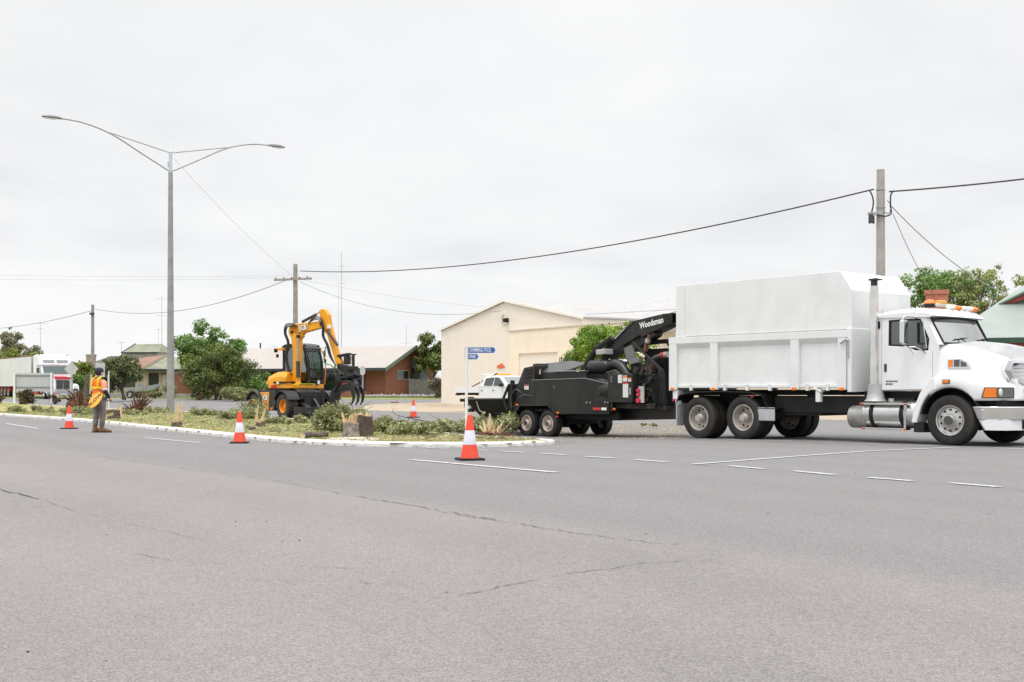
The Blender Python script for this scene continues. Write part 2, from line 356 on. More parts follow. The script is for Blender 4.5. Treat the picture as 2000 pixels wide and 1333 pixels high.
# base ground, one sheet to the horizon: a fine grid near, coarse far
gx = [-2500, -900, -300, -140] + list(range(-100, 81, 2)) + [120, 300, 900, 2500]
gy = [-600, -150, -60] + list(range(-30, 131, 2)) + [160, 300, 900, 3000]
vs = [(x, y, G(x, y) - .03) for y in gy for x in gx]; nx = len(gx)
obj = obj_from('ground', vs, [(j * nx + i, j * nx + i + 1, (j + 1) * nx + i + 1, (j + 1) * nx + i) for j in range(len(gy) - 1) for i in range(nx - 1)], earthm, smooth=True)
tag(obj, kind='structure')
def w2(px, py): p = gp(px, py); return (p.x, p.y)
road_back = [(60, 33), w2(1700, 822), w2(1300, 812), w2(960, 808), w2(700, 806)]
sheet('road', [(-60, -12), (60, -12), (60, 33), (14, 43), w2(960, 808), (-9.5, 66), (-14, 84), (-60, 94)], 0, 1.0, asph)
sheet('side_road', [(-13.99, 84), (-60, 94), (-110, 100), (-60, 99), (3, 93), (-3, 84), (-9, 78), (-9.49, 66)], -.004, 1.5, asph)
sheet('gravel_yard', [w2(960, 807.8), (-9.6, 66), (-9.0, 78), (-6.5, 86), (2, 90), (40, 60), (60, 50), (60, 33.1), (14, 43.1)], -.008, 1.0, sandm)
sheet('lawn', [(-70, 98), (-4, 90), (-2, 110), (-90, 122)], .0, 2, lawnm)
# island (median)
ISL = [(-50, 88.7), (-36, 69.5), (-22.5, 51.7), (-15.8, 42.7), (-11.9, 36.6), (-7.98, 30.6), (-4.95, 26.0), (-3.16, 24.4), (-1.04, 24.0), (.3, 24.7), (.85, 26.0), (.55, 27.6), (-1.2, 31.8), (-3.2, 36.8), (-8.96, 44.8), (-16.5, 57.8), (-30, 74), (-44, 91)]
LOOP = catmull([(x, y, 0) for x, y in ISL], 8, True)
def IH(x, y): return G(x, y) + .072 + .035 * noise.noise((x * .7, y * .7, 0)) + .02 * noise.noise((x * 3, y * 3, 4))
xs = np.arange(-52, 2, .25); ys = np.arange(23, 93, .25); vid = {}; vs = []; fs = []
def gv(i, j):
    if (i, j) not in vid:
        x, y = xs[i], ys[j]; vid[(i, j)] = len(vs)
        vs.append((x, y, IH(x, y)))
    return vid[(i, j)]
LP = [(p.x, p.y) for p in LOOP]
for j in range(len(ys) - 1):
    # span test per row
    yc = ys[j] + .125
    for i in range(len(xs) - 1):
        if inside(xs[i] + .125, yc, LP): fs.append((gv(i, j), gv(i + 1, j), gv(i + 1, j + 1), gv(i, j + 1)))
tag(obj_from('median_lawn', vs, fs, grassm, smooth=True), kind='structure')
kerbm = M('kerb_white', (.60, .59, .56), .8, 0, .12, 5, bump=.3, bs=30, dirt=.22)
prof = [(.0, -.02), (.02, .06), (.06, .085), (.27, .10), (.32, .09), (.32, -.02)]
secs = []
for i, p in enumerate(LOOP):
    d = (LOOP[(i + 1) % len(LOOP)] - LOOP[i - 1]).normalized(); nrm = Vector((-d.y, d.x, 0))
    secs.append([Vector((p.x, p.y, G(p.x, p.y) + h)) + nrm * (o - .1) for o, h in prof])
mb = MB(); secs.append(secs[0]); mb.loft(secs, closed=True, caps=False)
tag(mb.build('kerb', kerbm, smooth=True), kind='structure')
# road markings (draped)
def strip(mb, pts, wd, off=.009, step=.35):
    P = []
    for a, b in zip(pts[:-1], pts[1:]):
        a = Vector(a[:2]); b = Vector(b[:2]); k = max(1, int((b - a).length / step)); P += [a.lerp(b, i / k) for i in range(k)]
    P.append(Vector(pts[-1][:2])); vs = []
    for i, p in enumerate(P):
        d = (P[min(i + 1, len(P) - 1)] - P[max(0, i - 1)]).normalized(); n = Vector((-d.y, d.x)) * (wd[i] if isinstance(wd, list) else wd) / 2
        for q in (p - n, p + n): vs.append((q.x, q.y, G(q.x, q.y) + off))
    mb.add(vs, [(2 * i, 2 * i + 2, 2 * i + 3, 2 * i + 1) for i in range(len(P) - 1)])
mkm = M('road_marking_paint', (.56, .56, .55), .7, 0, .22, 14, dirt=.25)
mb = MB()
def seg(w, *pp): strip(mb, [gp(*p) for p in pp], w)
seg(.13, (802, 899), (1088, 924)); seg(.11, (12, 828), (75, 838)); seg(.11, (282, 856), (392, 866)); seg(.11, (1353, 908), (1520, 895), (1695, 882), (1872, 874.5))
for a in ((833, 875.6, 877, 877.2), (931, 880, 950, 881), (976, 882, 1024, 885), (1055, 886.5, 1105, 889.5), (1143, 892.5, 1199, 896), (1241, 898.8, 1302, 903.5), (1423, 911, 1493, 917), (1550, 921, 1630, 928.5), (1696, 934, 1782, 940.5), (1856, 944.5, 1953, 952.5)): seg(.13, a[:2], a[2:])
for a in ((1094, 854.3, 1130, 854.3), (1151, 854.5, 1186, 854.5), (1213, 854.8, 1246, 855), (1278, 855.5, 1315, 856), (1345, 857, 1383, 858), (1417, 859, 1436, 860), (1496, 861, 1544, 863), (1580, 864, 1628, 865.5), (1669, 867, 1720, 868.5), (1768, 870, 1830, 872.5), (1942, 876, 2002, 878), (836, 821, 880, 821.4), (735, 819, 775, 819.4), (430, 796, 460, 797)): seg(.1, a[:2], a[2:])
tag(mb.build('road_markings', mkm, fixn=False), kind='structure')
crk = M('crack_bitumen', (.095, .09, .086), .9, 0, .3, 20)
mb = MB(); rr = random.Random(4)
def crack(pts, w, jit=1.2):
    P = []
    for a, b in zip(pts[:-1], pts[1:]):
        k = max(2, int(abs(b[0] - a[0]) / 9))
        P += [(a[0] + (b[0] - a[0]) * i / k, a[1] + (b[1] - a[1]) * i / k + rr.uniform(-jit, jit)) for i in range(k)]
    P.append(pts[-1]); W = [gp(*p) for p in P]
    strip(mb, W, [w * .85 * rr.uniform(.05, 1.2) for _ in W], .006, 99)
crack([(170, 889), (350, 914), (530, 938), (700, 971), (830, 992)], .012, .9); crack([(700, 971), (830, 992), (900, 1008), (1000, 1022), (1120, 1042), (1280, 1062), (1340, 1065)], .014, 1)
crack([(890, 1167), (1010, 1140), (1060, 1132), (1100, 1122), (1190, 1112), (1250, 1102), (1340, 1096), (1400, 1094)], .011, 1.3)
crack([(0, 957), (35, 965), (75, 975)], .03, 2); crack([(75, 975), (150, 1000), (230, 1018), (330, 1040), (400, 1058)], .005, 1.5)
for _ in range(3): crack([(878 + _ * 6, 1001 + _ * 2), (920, 1008 + _), (968, 1015 + _)], .015, 1.6)
crack([(585, 1106), (640, 1109), (692, 1111)], .009); crack([(265, 1083), (300, 1090), (335, 1096)], .008); crack([(350, 1096), (440, 1103)], .005)
crack([(700, 1138), (745, 1145), (760, 1139), (805, 1147)], .007, 2); crack([(480, 1134), (560, 1136), (600, 1134)], .005); crack([(1353, 909), (1420, 913)], .02, .8)
crack([(1493, 917), (1550, 921)], .008, .4); crack([(1630, 929), (1856, 946)], .008, .5); crack([(1953, 953), (2000, 960)], .012, .5)
tag(mb.build('road_cracks', crk, fixn=False), kind='structure')

# ---------------------------------------------------------------- vegetation
def leaves(n, blobs, size, seed, flat=.4, droop=0, shell=.55):
    rg = np.random.default_rng(seed); wts = np.array([b[1][0] * b[1][1] * b[1][2] for b in blobs]) ** .7; wts /= wts.sum()
    idx = rg.choice(len(blobs), n, p=wts); C = np.array([b[0] for b in blobs])[idx]; Rr = np.array([b[1] for b in blobs])[idx]
    d = rg.normal(size=(n, 3)); d /= np.linalg.norm(d, axis=1)[:, None]; rad = (shell + (1 - shell) * rg.random(n)) * (1 + .12 * rg.normal(size=n))
    P = C + d * Rr * rad[:, None]
    nrm = d * .7 + rg.normal(size=(n, 3)) * .6 + np.array([0, 0, flat]); nrm /= np.linalg.norm(nrm, axis=1)[:, None]
    a = np.cross(nrm, rg.normal(size=(n, 3))); a /= np.linalg.norm(a, axis=1)[:, None] + 1e-9; a[:, 2] -= droop; b = np.cross(nrm, a)
    s = size * (.6 + .8 * rg.random(n))[:, None]
    V = np.stack([P - a * s, P - b * s * .45 + nrm * s * .12, P + a * s, P + b * s * .45 + nrm * s * .12], axis=1).reshape(-1, 3)
    return V
def leafobj(name, V, mat, parent):
    n = len(V) // 4; me = bpy.data.meshes.new(name); me.vertices.add(len(V)); me.vertices.foreach_set('co', V.astype(np.float32).ravel())
    me.loops.add(n * 4); me.loops.foreach_set('vertex_index', np.arange(n * 4, dtype=np.int32)); me.polygons.add(n)
    me.polygons.foreach_set('loop_start', np.arange(0, n * 4, 4, dtype=np.int32)); me.update(calc_edges=True); me.materials.append(mat)
    o = bpy.data.objects.new(name, me); COL.objects.link(o)
    if parent: o.parent = parent
    return o
def clumps(c, r, k, rs, seed, low=-.6):
    rg = random.Random(seed); o = []
    while len(o) < k:
        d = Vector((rg.gauss(0, 1), rg.gauss(0, 1), rg.gauss(0, 1))).normalized()
        if d.z < low: continue
        t = rg.uniform(.4, 1.04); q = rs * rg.choice((.45, .6, .8, 1.0, 1.25, 1.45)); o.append(((c[0] + d.x * r[0] * t, c[1] + d.y * r[1] * t, c[2] + d.z * r[2] * t), (q, q, q * .75)))
    return o
def tree(name, label, cat, base, crown_c, crown_r, mat, n=5000, leaf=.16, k=26, rs=.7, seed=1, trunk=.2, group=None, tm=None, lean=0, stems=1, shell=.5, low=-.6, limbs=9):
    t = thing(name, label, cat, base, 0, group); bl = clumps(crown_c, crown_r, k, rs, seed, low)
    leafobj('crown', leaves(n, bl, leaf, seed, shell=shell), mat, t)
    rg = random.Random(seed + 5); mb = MB()
    for s in range(stems):
        o = Vector((rg.uniform(-.3, .3), rg.uniform(-.3, .3), 0)) * (0 if stems == 1 else 1); top = Vector(crown_c) + Vector((rg.uniform(-.3, .3) * crown_r[0], 0, -.15 * crown_r[2]))
        mid = o.lerp(top, .5) + Vector((rg.uniform(-.15, .15), rg.uniform(-.15, .15), 0)); mb.tube(catmull([o - Vector((0, 0, .1)), o, mid, top], 4), [trunk * (1 - .06 * i) for i in range(13)], 8)
        for i in range(limbs):
            b = Vector(bl[rg.randrange(len(bl))][0]); a = mid.lerp(top, rg.uniform(-.2, .9)); mb.tube([a, a.lerp(b, .5) + Vector((0, 0, .1 * crown_r[2])), b], [trunk * .4, trunk * .25, trunk * .08], 5)
    mb.build('trunk', tm or bark, t, smooth=True); return t
def bush(name, label, cat, px, py, wpx, hpx, mat, n=1500, leaf=.12, seed=1, group=None, k=14, stem=True, depth=1.0):
    b = gp(px, py); s = b.y / 2300; rx, rz = wpx * s / 2, hpx * s / 2
    t = thing(name, label, cat, b, 0, group); q = min(rx, rz) * .5
    bl = clumps((0, 0, rz * .9), (rx * .85, rx * .7 * depth, rz * .85), k, q, seed, -.9)
    leafobj('foliage', leaves(n, bl, leaf, seed, shell=.3), mat, t)
    if stem:
        rg = random.Random(seed); mb = MB()
        for i in range(7):
            e_ = Vector(bl[i % len(bl)][0]); mb.tube([(rg.uniform(-.1, .1), rg.uniform(-.1, .1), -.03), (e_.x * .4, e_.y * .4, e_.z * .6), e_], [.03, .02, .008], 5)
        mb.build('stem', bark, t)
    return t

# ---------------------------------------------------------------- buildings
def basis(o, dx, dy=None):
    ex = Vector((dx[0], dx[1], 0)).normalized(); ey = Vector((-ex.y, ex.x, 0)); return ex, ey
cream = M('cream_cladding', (.66, .58, .49), .7, 0, .03, .6)
cream2 = M('cream_render', (.88, .78, .62), .8, 0, .04, .8, dirt=.06)
roofpale = M('pale_metal_roof', (.62, .61, .59), .55, 0, .06, 1.0, dirt=.1)
def brickmat(name, a, b, mort, sc):
    m = bpy.data.materials.new(name); m.use_nodes = True; t = m.node_tree; p = t.nodes['Principled BSDF']; p.inputs['Roughness'].default_value = .9
    c = t.nodes.new('ShaderNodeTexCoord'); mp = t.nodes.new('ShaderNodeMapping'); mp.inputs['Rotation'].default_value = (R(90), 0, 0)
    t.links.new(c.outputs['Object'], mp.inputs[0]); br = t.nodes.new('ShaderNodeTexBrick'); br.inputs['Scale'].default_value = sc
    br.inputs['Color1'].default_value = (*a, 1); br.inputs['Color2'].default_value = (*b, 1); br.inputs['Mortar'].default_value = (*mort, 1)
    br.inputs['Mortar Size'].default_value = .012; br.inputs['Brick Width'].default_value = .5; br.inputs['Row Height'].default_value = .18
    sp = t.nodes.new('ShaderNodeSeparateXYZ'); cb = t.nodes.new('ShaderNodeCombineXYZ'); ad = t.nodes.new('ShaderNodeMath')
    t.links.new(c.outputs['Object'], sp.inputs[0]); t.links.new(sp.outputs[0], ad.inputs[0]); t.links.new(sp.outputs[1], ad.inputs[1])
    t.links.new(ad.outputs[0], cb.inputs[0]); t.links.new(sp.outputs[2], cb.inputs[1]); t.links.new(cb.outputs[0], br.inputs['Vector'])
    t.links.new(br.outputs[0], p.inputs['Base Color']); return m
brick = brickmat('red_brick', (.24, .085, .05), (.30, .115, .07), (.24, .14, .10), 2.2)
brick2 = brickmat('chimney_brick', (.42, .12, .07), (.50, .17, .10), (.45, .3, .24), 2.5)
def ribmat(name, col, sc, axis=0, dark=.8, rough=.5):
    m = bpy.data.materials.new(name); m.use_nodes = True; t = m.node_tree; p = t.nodes['Principled BSDF']; p.inputs['Roughness'].default_value = rough
    c = t.nodes.new('ShaderNodeTexCoord'); wv = t.nodes.new('ShaderNodeTexWave'); wv.bands_direction = 'XYZ'[axis]; wv.inputs['Scale'].default_value = sc; wv.wave_profile = 'SIN'
    t.links.new(c.outputs['Object'], wv.inputs['Vector']); n = t.nodes.new('ShaderNodeTexNoise'); n.inputs['Scale'].default_value = .8; n.inputs['Detail'].default_value = 6
    t.links.new(c.outputs['Object'], n.inputs['Vector']); r = t.nodes.new('ShaderNodeValToRGB'); t.links.new(n.outputs[0], r.inputs[0])
    r.color_ramp.elements[0].position = .35; r.color_ramp.elements[0].color = (*[x * dark for x in col], 1); r.color_ramp.elements[1].position = .6; r.color_ramp.elements[1].color = (*col, 1)
    t.links.new(r.outputs[0], p.inputs['Base Color']); bp = t.nodes.new('ShaderNodeBump'); bp.inputs['Strength'].default_value = .5; bp.inputs['Distance'].default_value = .03
    t.links.new(wv.outputs['Fac'], bp.inputs['Height']); t.links.new(bp.outputs[0], p.inputs['Normal']); return m
clad = ribmat('ribbed_cream_cladding', (.87, .80, .70), 2.2, 0, .96)
froof = ribmat('corrugated_pale_roof', (.43, .42, .41), 3, 0, .9)
groof = ribmat('green_grey_metal_roof', (.31, .35, .32), 2.5, 0, .9)
tilered = ribmat('weathered_red_tile', (.30, .17, .125), 1.6, 2, .7, .9)
tilegrn = ribmat('grey_green_tile', (.27, .275, .20), 1.6, 2, .75, .9)
dkgreen = M('dark_green_trim', (.03, .07, .05), .5); dkblue = M('dark_gutter', (.045, .055, .065), .5); fawn = M('fawn_trim', (.30, .31, .25), .6)
cgreen = M('grey_green_barge', (.16, .19, .15), .6)
doorcream = M('door_cream', (.80, .66, .42), .6, 0, .03, 1)

# shed: local x runs along the street front (towards camera right), y goes back
shd = Vector((-4.74, 79, G(-4.74, 79) - .05)); sdx = (.527, -.85); srz = math.atan2(sdx[1], sdx[0])
s = thing('factory_shed', 'large cream metal shed with a gabled front wall behind the white utility', 'shed', shd, srz)
EV, RG, WD, DP = 4.92, 6.36, 16.4, 26
mb = MB(); mb.prism([(0, 0), (WD, 0), (WD, EV), (WD / 2, RG), (0, EV)], 0, .12, 'y'); mb.bx(0, .12, .12, DP, 0, EV); mb.bx(WD - .12, WD, .12, DP, 0, EV); mb.prism([(0, 0), (WD, 0), (WD, EV), (WD / 2, RG), (0, EV)], DP - .12, DP, 'y')
mb.build('wall', clad, s)
mb = MB()
for sg in (-1, 1):
    xe = WD / 2 + sg * (WD / 2 + .15); mb.prism([(WD / 2, RG + .03), (xe, EV), (xe, EV + .1), (WD / 2, RG + .14)], -.1, DP + .1, 'y')
mb.build('roof', froof, s)
mb = MB()
for sg in (-1, 1):
    xe = WD / 2 + sg * (WD / 2 + .2); mb.prism([(WD / 2, RG + .0), (xe, EV - .05), (xe, EV + .11), (WD / 2, RG + .16)], -.16, -.101, 'y')
mb.build('barge_trim', M('cream_trim', (.88, .85, .78), .6, 0, .02), s)
mb = MB(); mb.bx(8.32, 8.66, -.25, -.02, 5.08, 5.33); mb.build('floodlight', mblack, s, bevel=.03)
mb = MB(); mb.tube([(8.1, -.03, 5.55), (7.9, -.04, 5.5), (7.9, -.04, 5.0), (8.3, -.04, 4.95)], .025, 6); mb.build('conduit', steel, s)
# orange emblem on wall
p = Vector((6.6, -.06, 2.05)); mb = MB(); mb.prism([(7.25, 2.38), (7.5, 2.30), (8.0, 2.33), (8.2, 2.40), (8.0, 2.50), (7.85, 2.6), (7.65, 2.52), (7.4, 2.5)], -.06, -.004, 'y'); mb.build('wall_emblem', M('emblem_orange', (.75, .16, .05), .6), s)
# rendered front building with parapet and recessed roller door
f0 = Vector((-.19, 71.5, G(-.19, 71.5) - .05)); b = thing('workshop', 'low cream rendered workshop with a flat parapet and recessed roller door', 'workshop', f0, srz)
PH = 4.62; FL = 14
# door opening x from 1.8 to 7.0
def ft(px):  # param along the front for a pixel column
    k = (px - 1000) / 2300; return (k * f0.y - f0.x) / (.527 + .85 * k)
d0, d1 = ft(1013), ft(1089); DH = 3.25
mb = MB(); mb.bx(0, d0, 0, .35, 0, PH); mb.bx(d1, FL, 0, .35, 0, PH); mb.bx(d0, d1, 0, .35, DH, PH); mb.bx(0, .3, .35, 12, 0, PH); mb.bx(FL - .3, FL, .35, 12, 0, PH); mb.build('wall', cream2, b, bevel=.02)
mb = MB(); mb.bx(-.06, FL + .06, -.06, .41, PH + .002, PH + .08); mb.build('parapet_cap', M('cream_cap', (.72, .66, .56), .6), b)
mb = MB()
for i in range(16): z0 = DH / 16 * i; mb.prism([(1.0, z0), (.96, z0 + .03), (.96, z0 + DH / 16 - .03), (1.0, z0 + DH / 16 - .001)], d0, d1, 'x')
mb.build('roller_door', doorcream, b)
mb = MB(); mb.bx(d0, d1, .5, .96, DH - .28, DH - .002); mb.build('door_hood', cream2, b)
wx0, wx1 = ft(1285), ft(1312)
for (a, c, zz0, zz1) in ((wx0, wx1, 1.6, 3.0),):
    mb = MB(); mb.bx(a, c, -.05, -.002, zz0, zz1); fo = mb.build('window', dkgreen, b)
    mb = MB(); mb.bx(a + .08, (a + c) / 2 - .04, -.07, -.051, zz0 + .08, zz1 - .08); mb.bx((a + c) / 2 + .04, c - .08, -.07, -.051, zz0 + .08, zz1 - .08); mb.build('pane', M('greenish_pane', (.10, .16, .13), .15), fo)
mb = MB(); r0 = 1.6; mb.prism([(.36, PH - .6), (11, PH + 2.3), (11, PH + 2.42), (.36, PH - .48)], r0, FL + 1, 'x'); mb.build('roof', froof, b)
mb = MB(); mb.prism([(.36, PH - .7), (11, PH + 2.2), (11, PH + 2.45), (.36, PH - .4)], r0 - .08, r0 - .002, 'x'); mb.build('barge_trim', M('white_trim', (.75, .74, .72), .6), b)
mb = MB(); rr = random.Random(3)
for i in range(9): a = FL * .62 + rr.uniform(-.2, 4.5); y_ = rr.uniform(5.2, 9.6); z_ = PH - .48 + (y_ - .36) / 10.64 * 2.9; mb.box((a, y_, z_ + .015), (rr.uniform(.6, 1.6), rr.uniform(.3, .9), .01), Matrix.Rotation(math.atan2(2.9, 10.64), 3, 'X'))
mb.build('rust_patch', M('rust', (.45, .17, .07), .9, 0, .3, 3), b)

# brick house: local x along the ridge (away to the left = +x), y goes back
hb = Vector((-10.65, 99, G(-10.65, 99) - .05)); hdx = (-.905, .426); hrz = math.atan2(hdx[1], hdx[0])
h_ = thing('brick_house', 'red brick house with pale metal gable roof and dark wide windows', 'house', hb, hrz)
# with x to the left, local +y points towards the camera, so depth runs to -y
HL, HD, HE, HR = 21, 8.2, 2.75, 4.35
mb = MB(); mb.prism([(0, 0), (-HD, 0), (-HD, HE), (-HD / 2, HR), (0, HE)], 0, .2, 'x'); mb.prism([(0, 0), (-HD, 0), (-HD, HE), (-HD / 2, HR), (0, HE)], HL - .2, HL, 'x')
mb.bx(.2, HL - .2, -.2, 0, 0, HE); mb.bx(.2, HL - .2, -HD, -HD + .2, 0, HE); mb.build('wall', brick, h_)
mb = MB(); oh = 1.0; sl = (HR - HE) / (HD / 2)
for sg in (0, 1):
    ye = oh if sg == 0 else -HD - oh; ze = HE - sl * oh
    mb.prism([(-HD / 2, HR + .05), (ye, ze + .05), (ye, ze + .15), (-HD / 2, HR + .17)], -.6, HL + .6, 'x')
mb.build('roof', M('cream_metal_roof', (.40, .365, .335), .6, 0, .04, .6), h_)
mb = MB()
for ye in (oh, -HD - oh): ze = HE - sl * oh; mb.prism([(-HD / 2, HR - .12), (ye, ze - .16), (ye, ze + .16), (-HD / 2, HR + .2)], -.68, -.602, 'x')
mb.build('barge_board', cgreen, h_)
mb = MB(); mb.bx(-.6, HL + .6, oh, oh + .12, HE - sl * oh - .1, HE - sl * oh + .14); mb.build('gutter', dkblue, h_)
mb = MB(); mb.bx(.6, HL, .02, oh - .05, 2.32, 2.36); mb.build('soffit', dkblue, h_)
for (x0, x1) in ((2.0, 6.2), (8.5, 10.8), (12.5, 16)):
    mb = MB(); mb.bx(x0, x1, .0, .06, .35, 2.3); fo = mb.build('window', dkblue, h_); mb = MB(); k = 3
    for i in range(k): a = x0 + .1 + (x1 - x0 - .2) * i / k; mb.bx(a, a + (x1 - x0 - .2) / k - .08, .062, .08, .45, 2.22)
    mb.build('pane', dglass, fo)
for x in (1.9, 6.4, 11.2, 16.3): mb = MB(); mb.bx(x, x + .12, .5, .62, 0, 2.35); mb.build('verandah_post', dkblue, h_)
mb = MB(); mb.bx(1.2, 18, .3, 2.2, 0, .55); mb.build('porch_base', brick, h_)
# gable end (x=0 face): duct and small window
mb = MB(); mb.bx(-.06, -.002, -3.8, -1.9, 1.55, 2.35); fo = mb.build('window', M('pale_frame', (.4, .36, .33), .6), h_); mb = MB(); mb.bx(-.08, -.061, -3.7, -2.95, 1.62, 2.28); mb.bx(-.08, -.061, -2.85, -2.0, 1.62, 2.28); mb.build('pane', dglass, fo)
mb = MB(); mb.loft([[(-.02, -4.1, 3.5), (-.02, -5.7, 3.5), (-.02, -5.7, 2.6), (-.02, -4.1, 2.6)], [(-.35, -4.15, 3.55), (-.35, -5.65, 3.55), (-.5, -5.65, 2.4), (-.5, -4.15, 2.4)], [(-.7, -4.2, 3.35), (-.7, -5.6, 3.35), (-.6, -5.6, 2.2), (-.6, -4.2, 2.2)], [(-.95, -4.2, 3.0), (-.95, -5.6, 3.0), (-.15, -5.6, 2.0), (-.15, -4.2, 2.0)], [(-.95, -4.2, 1.2), (-.95, -5.6, 1.2), (-.15, -5.6, 1.2), (-.15, -4.2, 1.2)]])
mb.build('duct', M('blue_grey_duct', (.075, .09, .115), .5), h_, bevel=.06)
mb = MB(); mb.bx(-1.3, -.1, -6.0, -3.8, .2, 1.2); mb.build('cooler_unit', M('grey_cage', (.2, .18, .17), .7), h_)
# grey paling fence at the side of the brick house
fb = thing('paling_fence', 'grey paling fence beside the brick house', 'fence', onG(-8.6, 98.0), R(-25))
mb = MB()
for i in range(26): mb.bx(i * .2, i * .2 + .17, 0, .03, 0, 1.5 + .02 * (i % 3))
mb.bx(0, 5.2, .03, .08, 1.2, 1.3); mb.build('paling', M('fence_grey', (.14, .135, .13), .8, 0, .2, 3), fb)
for i in range(4): mb = MB(); mb.bx(i * 1.7, i * 1.7 + .1, .08, .18, 0, 1.55); mb.build('post', polew, fb)
# rock garden edge in front of the brick house
gb = thing('garden_edging', 'low pale stone edging around the garden of the brick house', 'edging', onG(-9.3, 96.2), R(-8)); rr = random.Random(8); mb = MB()
for i in range(22): mb.ball((-3.4 + i * .34, rr.uniform(-.1, .1), .12), (.22, .16, rr.uniform(.12, .22)), n=8)
mb.build('stone', M('pale_stone', (.35, .33, .32), .9, 0, .2, 4), gb)

# houses on the left
def hip(name, label, loc, rz, Lx, Dy, ev, rg, hipx, wallm, roofm, roof2=None, extra=None, oh=.6):
    t = thing(name, label, 'house', loc, rz); mb = MB(); mb.bx(0, Lx, 0, Dy, 0, ev); mb.build('wall', wallm, t)
    A = [(-oh, -oh, ev - .02), (Lx + oh, -oh, ev - .02), (Lx + oh, Dy + oh, ev - .02), (-oh, Dy + oh, ev - .02)]; hl_ = hipx if isinstance(hipx, tuple) else (hipx, hipx); B = [(hl_[0], Dy / 2, rg), (Lx - hl_[1], Dy / 2, rg)]
    mb = MB(); mb.add(A + B, [(0, 1, 5, 4), (2, 3, 4, 5)], 0); mb.add(A + B, [(1, 2, 5), (3, 0, 4)], 1); mb.add(A, [(3, 2, 1, 0)], 0)
    mb.build('roof', [roofm, roof2 or roofm], t, fixn=True)
    mb = MB()
    for (x0, x1, y0, y1) in ((-oh - .1, Lx + oh + .1, -oh - .1, -oh), (Lx + oh, Lx + oh + .1, -oh, Dy + oh), (-oh - .1, -oh, -oh, Dy + oh)): mb.bx(x0, x1, y0, y1, ev - .18, ev + .02)
    mb.build('gutter', dkblue, t); return t
# tiled garage house: front faces right-towards camera
beige = M('beige_brick', (.56, .47, .41), .85, 0, .06, 2)
Yg = 103; gx0 = (268 - 1000) / 2300 * Yg
rzh = R(-50); Cn = Vector(((286 - 1000) / 2300 * Yg, Yg, 0)); LX = 12; o0 = Cn - Vector((math.cos(rzh), math.sin(rzh), 0)) * LX; o0.z = G(-33, Yg) - .05
t = hip('tiled_house', 'beige house with weathered red and grey tiled hip roof beside the street lamp', o0, rzh, LX, 8.6, 2.45, 3.85, (2.5, 5.6), beige, tilered, tilegrn)
mb = MB(); mb.bx(LX + .002, LX + .06, .2, 1.1, .1, 2.1); mb.build('door', M('dark_screen', (.03, .035, .03), .4), t)
mb = MB(); mb.bx(LX + .002, LX + .08, 1.4, 6.6, .1, 2.0)
mb.build('garage_door', M('garage_beige', (.60, .52, .46), .7), t); mb = MB(); mb.bx(LX + .002, LX + .09, 1.3, 6.7, 2.0, 2.07); mb.build('lintel', dkblue, t)
mb = MB(); mb.bx(5.5, 9.5, -.06, -.002, .5, 2.1); mb.build('window', M('dark_screen'), t)
mb = MB()
for i in range(24): f = i / 23; mb.box((LX + .6 - 6.2 * f, -.6 + 4.9 * f, 2.45 + 1.4 * f + .05), (.26, .26, .10))
mb.build('ridge_capping', M('cream_mortar', (.48, .40, .28), .9), t)
t = thing('gabled_house', 'tall house with grey green tiled upper gable behind the tiled garage house', 'house', Vector(((238 - 1000) / 2300 * 125, 125, .3)), R(-8))
mb = MB(); mb.bx(0, 4.0, 0, 3.2, 0, 4.7); mb.build('wall', M('pale_house_wall', (.82, .78, .74), .8), t)
mb = MB(); mb.add([(.25, -.6, 4.72), (4.45, -.6, 4.72), (3.75, 1.6, 5.68), (.75, 1.6, 5.68), (-.35, 3.8, 4.72), (4.45, 3.8, 4.72)], [(0, 1, 2, 3), (1, 5, 2), (5, 4, 3, 2)]); mb.build('roof', tilegrn, t, fixn=False)
mb = MB(); mb.add([(.28, -.6, 4.70), (.8, 1.6, 5.6), (-.3, 3.8, 4.70)], [(0, 1, 2)]); mb.build('gable_wall', M('gable_dark', (.10, .08, .07), .9), t)  # gable infill in dark brown
mb = MB(); mb.tube([(.25, -.6, 4.70), (.75, 1.6, 5.70), (-.35, 3.8, 4.70)], .07, 4); mb.bx(.3, 4.45, -.64, -.601, 4.60, 4.74); mb.build('barge_board', mblack, t)
hip('dark_roof_house', 'house with long dark grey tiled roof behind the yellow green tree', Vector(((150 - 1000) / 2300 * 122, 122, .35)), R(6), 9.5, 8, 2.7, 4.35, 2.5, M('tan_brick', (.4, .3, .24), .9), M('dark_tile', (.13, .13, .12), .9, 0, .2, 2))
t = thing('brick_chimney', 'small pale brick chimney beside the far timber pole', 'chimney', Vector(((178 - 1000) / 2300 * 119, 119, .4)), R(6)); mb = MB(); mb.bx(-.42, .42, -.3, .3, 0, 4.1); mb.build('shaft', brickmat('pale_brick', (.36, .22, .17), (.42, .28, .22), (.5, .45, .4), 2.5), t); mb = MB(); mb.bx(-.47, .47, -.35, .35, 4.1, 4.25); mb.build('cap', conc, t)
# long brick fence left of the tiled house's garden
t = thing('brick_wall', 'low red brick garden wall right of the street lamp', 'wall', onG(-28.3, 98.5), R(-6)); mb = MB(); mb.bx(0, 3.6, 0, .25, 0, 2.0); mb.build('wall_panel', brick, t); mb = MB(); mb.bx(-.05, 3.65, -.04, .29, 2.002, 2.08); mb.build('coping', conc, t)
t = thing('stone_retaining_wall', 'low grey garden retaining wall in front of the tiled house', 'wall', onG(-34.5, 97.0), R(-3)); mb = MB(); mb.bx(0, 17, 0, .25, 0, .32); mb.build('wall_panel', conc, t, bevel=.02)
